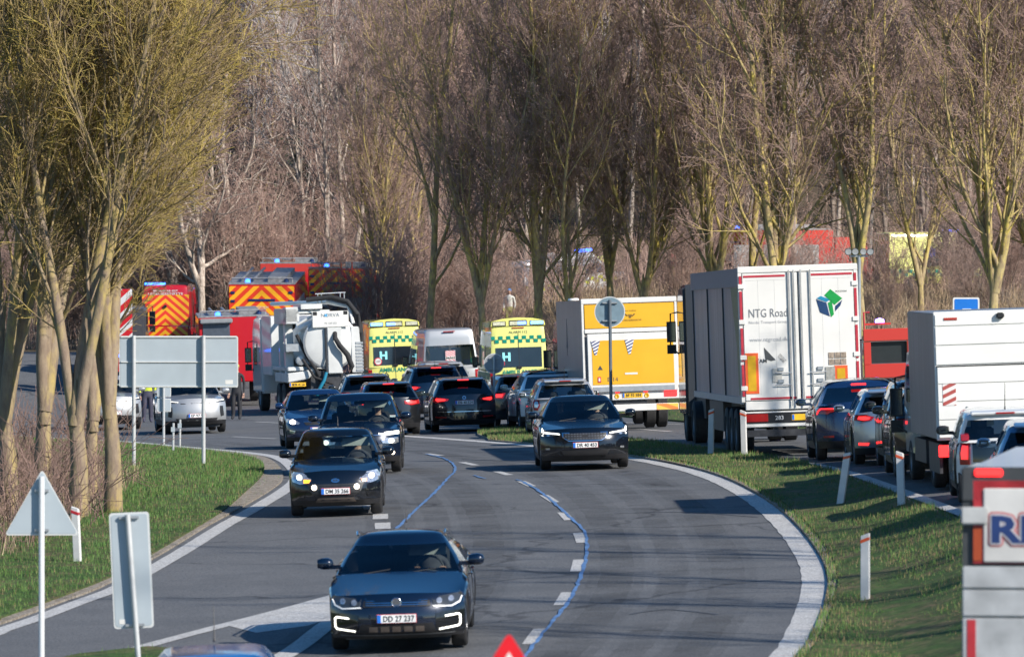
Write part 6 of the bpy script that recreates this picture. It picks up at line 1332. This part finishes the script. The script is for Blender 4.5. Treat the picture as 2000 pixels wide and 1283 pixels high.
# ---- suction tanker
T = thing('suction_tanker', 'white vacuum suction tanker with round tank end, black hoses and boom', 'truck'); Lt = 9.4; W2 = 1.25
WP = M('tanker_white', (.62, .63, .62), .4, coat=.3, var=.10, scale=2)
tx = -.18; R_ = .86; tz = 2.32
m = MB(); m.lathe([(2.6, .3), (2.65, R_), (Lt - .25, R_), (Lt - .10, R_ * .96), (Lt - .03, R_ * .7), (Lt, .001)], 40, 'Y', (tx, 0, tz)); tk = m.build('tank', WP, T, angle=50)
m = MB(); m.lathe([(Lt - .16, R_ + .03), (Lt - .10, R_ + .04), (Lt - .08, R_ * .98), (Lt - .12, R_ * .96)], 40, 'Y', (tx, 0, tz)); m.build('tank_rim', GRY(), tk)
m = MB(); m.bx(tx - .60, tx + .60, Lt + .02, Lt + .07, 2.80, 3.33); sp_ = m.build('sign_panel', WHT(), T, bevel=.02)
t = MB(); text(t, 'NORVA', (tx, Lt + .076, 3.20), width=.60, height=.12, end='rear', bold=.0); text(t, '70 120 232', (tx, Lt + .076, 2.94), width=.40, height=.06, end='rear'); t.build('lettering', M('ink_slate', (.12, .16, .20), .5), sp_)
m = MB(); m.lathe([(0, .001), (.003, .05)], 16, 'Y', (tx + .14, Lt + .078, 3.20)); m.build('logo_drop', M('logo_light_blue', (.1, .35, .6), .4), sp_)
for sg in (-1, 1): m = MB(); m.box((tx + sg * .5, Lt + .06, 3.26), (.14, .04, .12)); m.build('work_lamp', BLK(), sp_, bevel=.01)
m = MB(); m.bx(tx - .36, tx + .12, Lt + .0, Lt + .06, 1.30, 2.80); m.build('centre_column', WP, T, bevel=.02); m = MB(); m.tube([(tx + .17, Lt + .05, 1.2), (tx + .17, Lt + .05, 2.78)], .035, 8); m.build('locking_bar', DRK(), T)
m = MB(); m.tube([(tx - .14, Lt + .05, 2.62), (tx - .12, Lt + .22, 2.45), (tx - .25, Lt + .24, 2.2), (tx - .5, Lt + .24, 1.9), (tx - .64, Lt + .2, 1.5), (tx - .62, Lt + .1, 1.25)], [.07, .075, .085, .09, .09, .085], 12); m.build('hose', RUB(), T)
m = MB(); m.tube([(-1.18, Lt - .2, 1.3), (-1.2, Lt - .1, 2.6), (-1.1, Lt - .1, 3.2), (-.8, Lt - .2, 3.62), (-.3, Lt - .4, 3.78), (.5, Lt - .6, 3.72)], .085, 12); m.build('hose', RUB(), T)
m = MB(); m.tube([(.9, Lt - .3, 2.6), (.6, Lt - .2, 1.9), (.3, Lt - .05, 1.4), (.1, Lt, .9)], .06, 10); m.tube([(.75, Lt - .1, 1.8), (.4, Lt + .1, 1.2), (-.2, Lt + .15, .95)], .045, 8); m.build('hose', RUB(), T)
m = MB(); m.tube([(.02, Lt + .18, 1.35), (.10, Lt + .2, 1.1), (.25, Lt + .2, .85), (.36, Lt + .15, .55)], .055, 10); m.build('blue_hose', M('blue_hose', (.01, .20, .32), .5), T)
m = MB(); m.tube([(-.95, Lt - .1, 2.9), (-.85, Lt - .3, 3.45), (-.2, Lt - .6, 3.62), (.9, 3.0, 3.6)], .07, 8); m.bx(.05, .75, Lt - 2, Lt - .1, 3.42, 3.58); m.bx(-.2, .9, Lt - .7, Lt - .2, 3.28, 3.38); m.tube([(.9, Lt - .2, 2.9), (.2, Lt - .1, 3.3), (.65, Lt - .15, 3.5)], .05, 8); m.build('boom', WP, T)
m = MB()
for x in (-.75, .0, .12, -.62): m.tube([(x, Lt - .6, 3.6), (x, Lt - .6, 3.92)], .02, 6)
m.tube([(-.8, Lt - .6, 3.92), (.2, Lt - .6, 3.90)], .02, 6); m.build('top_handrail', GRY(), T)
m = MB(); m.bx(.86, 1.25, Lt - 3.2, Lt - .2, 2.95, 3.45); m.bx(.78, 1.25, Lt - 6.6, Lt - 4.2, 1.25, 3.2); m.bx(.95, 1.22, Lt - 1.1, Lt - .8, 1.3, 3.2); m.bx(.95, 1.22, Lt - 2.4, Lt - 2.2, 1.3, 3.2); m.bx(.70, 1.22, Lt - 4.2, Lt - .3, 1.42, 1.55); m.bx(.80, 1.25, Lt - .9, Lt - .2, 3.0, 3.5); m.build('side_cabinet', WP, T, bevel=.02)
m = MB(); m.bx(.62, 1.27, Lt - .85, Lt - .25, 2.05, 2.30); m.build('tool_basket', GRY(), T, bevel=.01); m = MB(); m.lathe([(Lt - .88, .001), (Lt - .82, .14), (Lt - .80, .14)], 14, 'Y', (.98, 0, 2.9)); m.build('hose_port', BLK(), T)
m = MB(); m.prism([(1.25, 1.05), (1.25, 1.35), (.7, 1.40), (.3, 1.52), (.3, 1.35), (.6, 1.15)], Lt - 3.4, Lt - .1, 'XZ'); m.build('mudguard', WP, T, bevel=.02)
m = MB(); m.bx(-1.22, -.85, Lt - .4, Lt - .05, 1.3, 2.8); m.build('equipment_column', WP, T, bevel=.02); m = MB()
for k in range(9): m.bx(-1.24, -1.0, Lt - .06, Lt - .03, 1.35 + k * .11, 1.42 + k * .11)
m.build('ladder_rungs', GRY(), T)
m = MB(); m.bx(.3, .62, Lt - .7, Lt - .3, 1.7, 2.4); m.lathe([(Lt - .5, .16), (Lt - .3, .16), (Lt - .28, .001)], 16, 'Y', (.78, 0, 1.75)); m.build('pump', GRY(), T, bevel=.02)
m = MB(); m.bx(-.5, .5, 1.5, Lt - .1, .75, 1.4); m.bx(-1.1, 1.1, Lt - .2, Lt - .08, .45, .7); m.bx(-1.1, .3, Lt - 1.0, Lt - .3, .9, 1.3); m.build('chassis', DRK(), T)
m = MB(); m.lathe([(Lt - .08, .1), (Lt - .04, .1), (Lt - .02, .001)], 12, 'Y', (-.62, 0, .95)); m.build('round_lamp', WHT(), T)
for sg in (1, -1): m = MB(); m.bx(sg * 1.1, sg * .8, Lt - .08, Lt - .04, .52, .66); m.build('tail_light', REDL(), T, bevel=.01)
truckplate(T, .95, Lt - .03, .98, 'BG'); 
for y in (1.4, 6.3, 7.6): wheelset(T, y, 1.22, .5, .3, dual=y > 3)
cab(T, 1.25, 3.2, WHP, 2.4, .6)
X, Y = XY(640, 200); place_vehicle(T, X, Y, 9.5, 'rear', Lt)
# ---- fire engines
ORC = stripes('fire_chevron', (.90, .42, .02), (.72, .05, .02), .42, .95, 0, True)
SHT = M('roller_shutter_alloy', (.42, .42, .42), .4, .6, var=.1)
def engine(label, px, Y, yaw, H=3.35, L=8, ladder=False, lamps=True, chev=True, lift=0.):
    T = thing('fire_engine', label, 'fire engine', 'red fire engines'); W2 = 1.25
    m = MB(); m.bx(-W2, W2, 2.2, L, .75, H); m.build('equipment_body', RED, T, bevel=.03); cab(T, 1.22, H - .35, RED, 2.15, .55)
    if chev:
        m = MB(); m.bx(-W2 + .03, W2 - .03, L + .0, L + .012, H - 1.15, H - .06); m.bx(-W2 + .03, -W2 + .38, L, L + .012, .9, H - 1.15); m.bx(W2 - .03, W2 - .38, L, L + .012, .9, H - 1.15); m.bx(-.09, .09, L, L + .012, .9, H - 1.15); m.build('chevron_panel', ORC, T)
        for sg in (-1, 1):
            m = MB(); m.bx(sg * .10, sg * .86, L + .002, L + .02, .95, H - 1.16); s_ = m.build('locker_shutter' if sg < 0 else 'open_locker', SHT if sg < 0 else M('locker_dark', (.03, .032, .035), .6), T)
            if sg > 0: m = MB(); m.bx(.12, .84, L + .02, L + .03, H - 1.5, H - 1.18); m.bx(.2, .8, L + .02, L + .08, 1.5, 1.62); m.tube([(.3, L + .05, 1.75), (.6, L + .05, 1.85)], .05, 8); m.build('stowed_gear', SHT, s_)
        m = MB(); m.bx(-.5, .5, L + .012, L + .04, H - .62, H - .54); m.build('traffic_light_bar', M('dark_blue_bar', (.01, .03, .12), .3), T)
        t = MB(); text(t, 'BEREDSKAB ØST', (.0, L + .02, H - .85), width=.55, height=.07, end='rear'); t.build('lettering', WHT(), T); 
        for sg in (-1, 1):
            m = MB()
            for z in (H - .3, H - .62, H - .95): m.box((sg * (W2 - .16), L + .02, z), (.16, .05, .09))
            m.build('side_lamp', M('dark_blue_bar', (.01, .03, .12), .3), T, bevel=.01)
    m = MB(); m.bx(-W2, W2, 2.4, L - .02, H, H + .06); m.bx(-.9, -.2, 3, L - .5, H + .05, H + .26); m.tube([(.3, 2.5, H + .2), (.3, L - .3, H + .2)], .05, 8); m.tube([(.75, 2.5, H + .2), (.75, L - .3, H + .2)], .05, 8)
    m.tube([(-1.15, L - .3, H + .05), (-1.15, L - .3, H + .22), (1.15, L - .3, H + .22), (1.15, L - .3, H + .05)], .025, 6); m.build('roof_gear', M('roof_gear', (.30, .30, .31), .5, .4, var=.3), T)
    if ladder:
        m = MB()
        for x in (.15, -.28): m.tube([(x - .2, L + .12, .9), (x - .2, L + .12, H + .25)], .03, 6)
        for k in range(10): z = .95 + k * .26; m.tube([(-.05, L + .12, z), (-.48, L + .12, z)], .022, 6)
        m.build('ladder', RED, T)
    for k, x in enumerate((-.9, .55)):
        m = MB(); m.lathe([(0, .10), (.10, .09), (.15, .001)], 14, 'Z', (x, L - .4, H + .06)); m.build('blue_beacon', BLUON() if lamps and k else M('dark_blue_bar', (.01, .03, .12), .3), T)
    for sg in (-1, 1): m = MB(); m.bx(sg * 1.2, sg * 1.0, L, L + .03, .78, .92); m.build('tail_light', REDL(), T)
    sd_ = MB()
    for sg in (-1, 1):
        for k in range(3): y = 3.0 + k * 1.6; sd_.bx(sg * W2, sg * (W2 + .012), y, y + 1.35, 1.2, H - .7)
    sd_.build('side_shutter', SHT, T)
    for y in (1.3, L - 2.2): wheelset(T, y, 1.2, .5, .3, dual=y > 3)
    X, Y = XY(px, Y); place_vehicle(T, X, Y, yaw, 'rear', L); T.location.z += lift; return T
_e = engine
engine('red fire engine with orange and yellow chevron rear and one open locker', 512, 231, -2)
engine('fire engine with chevrons and a red ladder right of the striped one', 664, 242, -1, ladder=True, lift=.0)
engine('plain red fire engine whose roof lights show above the striped ones', 566, 256, -1, H=3.5, chev=False, lift=.1)
T = engine('red fire engine with grey shutter beside the suction tanker, behind the sign back', 462, 217, 4, H=3.05, chev=False, lift=.1)
m = MB(); m.bx(.15, 1.1, 8.0, 8.03, 1.1, 2.85); m.build('locker_shutter', M('dark_shutter', (.10, .12, .15), .4, .4), T); m = MB(); m.bx(.05, 1.2, 8.0, 8.25, 2.85, 3.02); m.build('folded_awning', SHT, T, bevel=.03)
engine('red fire engine standing on the bank, seen through the yellow lichened tree', 1436, 290, -64, H=3.0, L=6.8)
# ---- red and white crash-cushion truck
T = thing('crash_cushion_truck', 'works truck with tall raised red and white striped panels behind the left trunks', 'truck'); L = 6
m = MB(); m.bx(-1.1, 1.1, .3, L - 1, .6, 1.2); m.build('chassis', DRK(), T); cab(T, 1.1, 2.4, M('cab_dark', (.08, .08, .09), .4, coat=.5), 2.0, .5)
RW = (.72, .72, .72); RD = (.60, .02, .03)
for sg in (-1, 1): m = MB(); m.bx(sg * .18, sg * .86, L, L + .14, 1.35, 3.75); m.build('striped_panel', stripes('hazard_up' , RW, RD, .55, -.9, 0, True, .4), T, bevel=.02)
m = MB(); m.bx(-.8, .8, L + .02, L + .12, .7, 1.35); m.build('lower_panel', M('red_panel', (.5, .02, .03), .5), T); m = MB(); m.bx(-.5, .5, L + .13, L + .18, 1.25, 1.35); m.build('lit_beacon', BLUON(), T)
for y in (1.1, L - 1.6): wheelset(T, y, 1.05, .42, .26)
X, Y = XY(214, 226); place_vehicle(T, X, Y, 0, 'rear', L); T.location.z += .25
# ---- red recovery truck behind the queue
T = thing('recovery_truck', 'red recovery truck with dark windows and a violet beacon beyond the trailer', 'truck'); L = 6
m = MB(); m.bx(-1.25, 1.25, L - .3, L, 2.30, 2.62); m.bx(-1.25, 1.25, L - .3, L, 1.35, 1.72); m.bx(-.15, .12, L - .28, L - .02, 1.72, 2.30); m.bx(-1.25, -1.05, L - .28, L - .02, .7, 2.3); m.bx(1.05, 1.25, L - .28, L - .02, .7, 2.3); m.bx(-1.2, 1.2, 0.3, L - .6, 1.0, 1.3); m.build('red_frame', RED, T, bevel=.02)
m = MB(); m.bx(.12, 1.05, L - .2, L - .16, 1.74, 2.28); m.bx(-1.05, -.15, L - .2, L - .16, 1.74, 2.28); m.build('rear_window', M('matt_dark_window', (.015, .02, .022), .4), T); cab(T, 1.22, 2.3, M('cab_dark', (.08, .08, .09), .4, coat=.5), 2.1, .5)
m = MB(); m.bx(-1.1, 1.1, L - .9, L - .1, .75, 1.33); m.tube([(.7, L, .9), (.3, L + .1, 1.1), (.3, L + .1, 1.35)], .05, 8); m.tube([(-.2, L - .05, 1.3), (-.25, L + .05, 2.0), (-.2, L - .05, 2.4)], .02, 6); m.bx(.2, .9, L - .1, L, .9, 1.15); m.build('winch_gear', M('winch_steel', (.09, .08, .075), .5, .4, var=.4), T)
m = MB(); m.lathe([(0, .12), (.08, .11), (.12, .001)], 14, 'Z', (.78, L - .2, 2.78)); m.build('blue_beacon', M('violet_flash', (.2, .1, .9), .3, emit=(.30, .18, 1), es=8), T); m = MB(); m.tube([(1.2, L - .1, 2.6), (1.2, L - .1, 3.05), (1.05, L - .1, 3.05)], .025, 6); m.bx(.5, 1.2, L - .25, L - .15, 2.72, 2.77); m.build('beacon_bracket', RED, T)
for y in (1.2, 4.4): wheelset(T, y, 1.2, .45, .28, dual=y > 3)
X, Y = XY(1786, 158); place_vehicle(T, X, Y, 4, 'rear', L); T.location.z += -.12
# ---- floodlight mast
T = thing('floodlight_mast', 'short mast with four floodlights rising behind the trailer roof', 'light mast'); X, Y = XY(1678, 168); g0 = Gs(X, Y); zt = CZ - (492 - CYH) * Y / F - g0
m = MB(); m.tube([(0, 0, 0), (0, 0, zt - .1)], [.07, .045], 10); m.bx(-.24, .24, -.03, .03, zt - .14, zt - .09); m.build('mast', GRY(), T)
for x in (-.30, -.11, .11, .30):
    m = MB(); m.lathe([(-.10, .09), (-.03, .10), (.10, .05), (.12, .001)], 14, 'Y', (x, 0, zt)); lo = m.build('floodlight', DRK(), T); m = MB(); m.lathe([(-.095, .001), (-.10, .085)], 14, 'Y', (x, 0, zt)); m.build('lens', M('lamp_glass', (.35, .36, .36), .3, .2), lo)
T.location = (X, Y, g0)
# ---------------------------------------------------------------- signs and posts
SB = M('sign_back_grey', (.42, .48, .52), .55, .15, var=.06, scale=2); POST = M('painted_post', (.55, .56, .56), .45, .3, var=.08); DP = M('grey_post', (.16, .19, .22), .5, .4)
EDG = M('sign_edge', (.66, .67, .66), .45, .2, var=.05)
def rrect(x0, x1, z0, z1, r, n=5):
    out = []
    for cx, cz, a0 in ((x1 - r, z1 - r, 0), (x0 + r, z1 - r, 90), (x0 + r, z0 + r, 180), (x1 - r, z0 + r, 270)):
        for i in range(n + 1): a = R(a0 + 90 * i / n); out.append((cx + r * math.cos(a), cz + r * math.sin(a)))
    return out
def roundpoly(pts, r, n=5):
    out = []; k = len(pts)
    for i in range(k):
        p = Vector(pts[i]); a = (Vector(pts[i - 1]) - p).normalized(); b = (Vector(pts[(i + 1) % k]) - p).normalized()
        for j in range(n + 1): t = j / n; out.append(tuple(p + a * r * (1 - t) ** 2 + b * r * t ** 2))
    return out
def signplate(T, poly, y, inset=.93, nm='sign_plate', back=SB):
    cx = (min(p[0] for p in poly) + max(p[0] for p in poly)) / 2; cz = (min(p[1] for p in poly) + max(p[1] for p in poly)) / 2
    m = MB(); m.prism(poly, y, y + .03, 'XZ'); o = m.build(nm, EDG, T)
    sx = (max(p[0] for p in poly) - min(p[0] for p in poly)) / 2; sz = (max(p[1] for p in poly) - min(p[1] for p in poly)) / 2
    e = .022; m = MB(); m.prism([(cx + (p[0] - cx) * (1 - e / sx), cz + (p[1] - cz) * (1 - e / sz)) for p in poly], y - .004, y + .01, 'XZ'); m.build('plate_back', back, o); return o
# triangular sign back (foreground left)
Yt = 79.5; s_ = F / Yt; T = thing('triangular_sign', 'back of a triangular give-way sign on a white post, lower left', 'road sign'); X, _ = XY(82, Yt); g0 = Gs(X, Yt); zz = lambda py: CZ - (py - CYH) / s_ - g0; xx = lambda px: (px - CX) / s_ - X
signplate(T, roundpoly([(xx(82), zz(916)), (xx(9), zz(1045)), (xx(155), zz(1045))], .06), 0); m = MB(); m.tube([(0, -.07, -.2), (0, -.07, zz(930))], .038, 12); m.build('post', M('white_post', (.72, .73, .74), .4, .1, var=.04), T)
m = MB(); m.bx(-.09, .09, -.05, -.004, zz(960), zz(955)); m.bx(-.09, .09, -.05, -.004, zz(1037), zz(1032)); m.build('clamp', GRY(), T); T.location = (X, Yt, g0)
# tall rectangular sign back
Yt = 74.5; s_ = F / Yt; T = thing('rectangular_sign', 'back of a tall leaning rectangular sign on a thin post, lower left', 'road sign'); X, _ = XY(268, Yt); g0 = Gs(X, Yt)
signplate(T, rrect(xx(229), xx(307), zz(1226), zz(1000), .04), 0); m = MB(); m.tube([(xx(278), -.07, -.25), (xx(266), -.07, zz(1004))], .034, 12); m.build('post', POST, T)
m = MB(); m.bx(-.12, .12, -.045, -.004, zz(1012), zz(1007)); m.bx(-.1, .13, -.045, -.004, zz(1222), zz(1217)); m.build('clamp', GRY(), T); m = MB(); m.bx(xx(240), xx(252), -.008, -.004, zz(1217), zz(1208)); m.build('sticker', WHT(), T)
T.location = (X, Yt, g0); T.rotation_euler = (0, R(-2.6), 0)
# big board on two posts
Yt = 139; s_ = F / Yt; T = thing('direction_sign', 'large grey back of a direction sign on two posts by the left junction', 'road sign'); X, _ = XY(330, Yt); g0 = Gs(X, Yt)
signplate(T, rrect(xx(233), xx(465), zz(757), zz(656), .05), 0)
m = MB(); m.bx(xx(236), xx(462), -.03, -.004, zz(708), zz(705.5)); m.bx(xx(236), xx(462), -.03, -.004, zz(659.5), zz(657)); m.bx(xx(236), xx(462), -.03, -.004, zz(756), zz(753.5)); m.build('stiffener_rail', EDG, T)
for px in (262, 398): m = MB(); m.tube([(xx(px), -.09, -.6), (xx(px), -.09, zz(655))], .045, 12); m.build('post', POST, T)
m = MB(); m.bx(xx(440), xx(455), -.007, -.004, zz(750), zz(742)); m.build('sticker', WHT(), T); T.location = (X, Yt, g0)
# small plates on a post
X, Yt = W(320, 868); s_ = F / Yt; T = thing('small_plates_sign', 'thin post with two small grey plates below the large sign back', 'road sign'); g0 = Gs(X, Yt)
signplate(T, rrect(xx(307), xx(334), zz(775), zz(745), .02), 0); signplate(T, rrect(xx(307), xx(334), zz(804), zz(778), .02), 0); m = MB(); m.tube([(0, -.06, -.1), (0, -.06, zz(750))], .035, 10); m.build('post', POST, T); T.location = (X, Yt, g0)
for px, py, h, lb in ((338, 884, .75, 'short thin marker post left of the pair under the sign'), (351, 880, .8, 'short thin marker post right of the pair under the sign')):
    X, Yt = W(px, py); T = thing('marker_post', lb, 'post', 'short thin posts under the large sign'); m = MB(); m.tube([(0, 0, -.1), (.01, 0, h)], .03, 8); m.build('post', POST, T); m = MB(); m.bx(-.05, .05, -.04, -.03, h - .22, h - .1); m.build('plate', SB, T); T.location = (X, Yt, Gs(X, Yt))
# round signs
X, Yt = XY(1191, 133); s_ = F / Yt; T = thing('round_sign', 'grey back of a round sign on a tall dark post before the yellow truck', 'road sign'); g0 = Gs(X, Yt); cz = zz(609); rr_ = 30 / s_
signplate(T, [(rr_ * math.cos(a), cz + rr_ * math.sin(a)) for a in np.linspace(0, 2 * math.pi, 33)[:-1]], 0, back=M('sign_back_blue_grey', (.20, .29, .35), .5, .2)); m = MB(); m.tube([(.04, -.06, -.1), (0, -.06, cz + .26)], .035, 10); m.build('post', DP, T); m = MB(); m.bx(-.16, .16, -.05, -.004, cz + .18, cz + .21); m.bx(-.16, .16, -.05, -.004, cz - .21, cz - .18); m.build('clamp', GRY(), T); T.location = (X, Yt, g0)
X, Yt = W(965, 838); s_ = F / Yt; T = thing('round_sign', 'smaller round sign back with striped strip on the island tip', 'road sign'); g0 = Gs(X, Yt); cz = zz(710); rr_ = 20 / s_
signplate(T, [(rr_ * math.cos(a), cz + rr_ * math.sin(a)) for a in np.linspace(0, 2 * math.pi, 33)[:-1]], 0, back=M('sign_back_mid_grey', (.34, .36, .38), .5, .2)); m = MB(); m.tube([(0, -.06, -.1), (0, -.06, cz + .2)], .036, 10); m.build('post', POST, T)
m = MB(); m.bx(-.14, .14, -.05, -.004, cz + .13, cz + .16); m.bx(-.14, .14, -.05, -.004, cz - .16, cz - .13); m.build('clamp', GRY(), T); m = MB(); m.bx(-.09, -.035, -.04, -.02, zz(818), zz(735)); m.build('striped_strip', stripes('post_hazard', (.5, .5, .5), (.5, .03, .04), .45, 1.6, 0, False), T); T.location = (X, Yt, g0)
# blue sign behind the white box truck
X, Yt = XY(1887, 168); s_ = F / Yt; T = thing('motor_road_sign', 'blue square sign with a white car outline above the white box truck', 'road sign'); g0 = Gs(X, Yt)
m = MB(); m.prism(rrect(xx(1861), xx(1913), zz(633), zz(581), .05), 0, .02, 'XZ'); o = m.build('sign_plate', WHT(), T); m = MB(); m.prism(rrect(xx(1864), xx(1910), zz(630), zz(584), .04), -.004, .01, 'XZ'); bl = m.build('sign_face', M('sign_blue', (.01, .17, .62), .4, var=.04), o)
m = MB(); P = [(1872, 622), (1872, 613), (1876, 610), (1880, 604), (1896, 604), (1900, 610), (1904, 613), (1904, 622)]; m.tube([(xx(a), -.01, zz(b)) for a, b in P + [P[0]]], .018, 6); m.build('car_symbol', WHT(), bl); m = MB(); m.tube([(0, .06, -.1), (0, .06, zz(590))], .035, 10); m.build('post', POST, T); T.location = (X, Yt, g0)
# delineator posts
OR = M('orange_reflector_band', (.80, .12, .04), .4, emit=None)
def delin(px, py, top_px, top_py, label, slope=1):
    X, Yt = W(px, py); s_ = F / Yt; h = (py - top_py) / s_; T = thing('delineator_post', label, 'marker post', 'white delineator posts with a red band'); wd = .06
    prof = lambda z0a, z0b, z1a, z1b: [(-wd, z0a), (wd, z0b), (wd, z1b), (-wd, z1a)]
    a, b = (h - .045, h) if slope > 0 else (h, h - .045)
    m = MB(); m.prism(prof(-.1, -.1, a, b), -.035, .035, 'XZ'); o = m.build('post', M('post_white', (.70, .69, .67), .5, var=.06, scale=6), T, bevel=.008)
    m = MB(); m.prism(prof(a - .10, b - .10, a - .055, b - .055), -.039, .039, 'XZ'); m.build('reflector_band', OR if px > 500 else M('red_reflector_band', (.6, .03, .04), .4), o)
    T.location = (X, Yt, Gs(X, Yt)); T.rotation_euler = (0, math.atan2((top_px - px) / s_, h), R(-20))
delin(152, 1102, 146, 988, 'white delineator post just right of the triangular sign back', -1)
delin(1388, 893, 1390, 797, 'white delineator post left of the trailer wheels, left of the pair', 1)
delin(1454, 895, 1451, 800, 'white delineator post under the trailer corner, right of the pair', -1)
delin(1640, 993, 1657, 880, 'leaning white delineator post on the island before the silver hatchback', 1)
delin(1761, 995, 1757, 880, 'upright white delineator post on the island before the dark crossover', -1)
delin(1690, 1183, 1690, 1040, 'nearest white delineator post standing alone on the island grass', 1)
# red triangle at the bottom edge
Yt = 42; s_ = F / Yt; T = thing('warning_sign', 'red-bordered warning triangle whose tip shows at the bottom edge', 'road sign'); X, _ = XY(994, Yt); g0 = Gs(X, Yt)
m = MB(); m.prism(roundpoly([(xx(994), zz(1233)), (xx(890), zz(1400)), (xx(1098), zz(1400))], .05), 0, .02, 'XZ'); o = m.build('sign_border', M('sign_red', (.70, .01, .02), .4, var=.04), T); m = MB(); m.prism([(xx(994), zz(1272)), (xx(930), zz(1378)), (xx(1058), zz(1378))], -.004, .01, 'XZ'); f_ = m.build('sign_face', WHT(), o)
m = MB(); m.bx(-.02, .02, -.012, -.004, zz(1365), zz(1310)); m.build('exclamation_mark', BLK(), f_); m = MB(); m.tube([(0, .06, -.1), (0, .06, zz(1300))], .03, 10); m.build('post', POST, T); T.location = (X, Yt, g0)
# ---------------------------------------------------------------- people outside
def stand(px, Y, label, **k):
    X, Y = XY(px, Y); o = make_person('standing', label, **k); o.location = (X, Y, Gs(X, Y) + .0); o.rotation_euler = (0, 0, rt.uniform(-.6, .6)); return o
stand(1311, 290, 'person in a red jacket standing among the trees above the yellow truck', top=(.55, .03, .04), legs=(.45, .42, .1), helmet=(.7, .7, .7)).location.z += .35
stand(995, 262, 'rescue worker in white and yellow clothing behind the second ambulance', top=(.6, .6, .55), legs=(.40, .42, .10), helmet=(.1, .3, .7)).location.z -= .5
stand(462, 196, 'firefighter in dark clothing with reflective bands between sign back and tanker', top=(.02, .02, .025), legs=(.025, .025, .03), helmet=(.5, .5, .1))
o = bpy.data.objects[-1] if False else None
stand(288, 196, 'worker in a fluorescent yellow jacket behind the big sign back', top=(.55, .65, .05), legs=(.05, .05, .08), helmet=(.7, .7, .7))
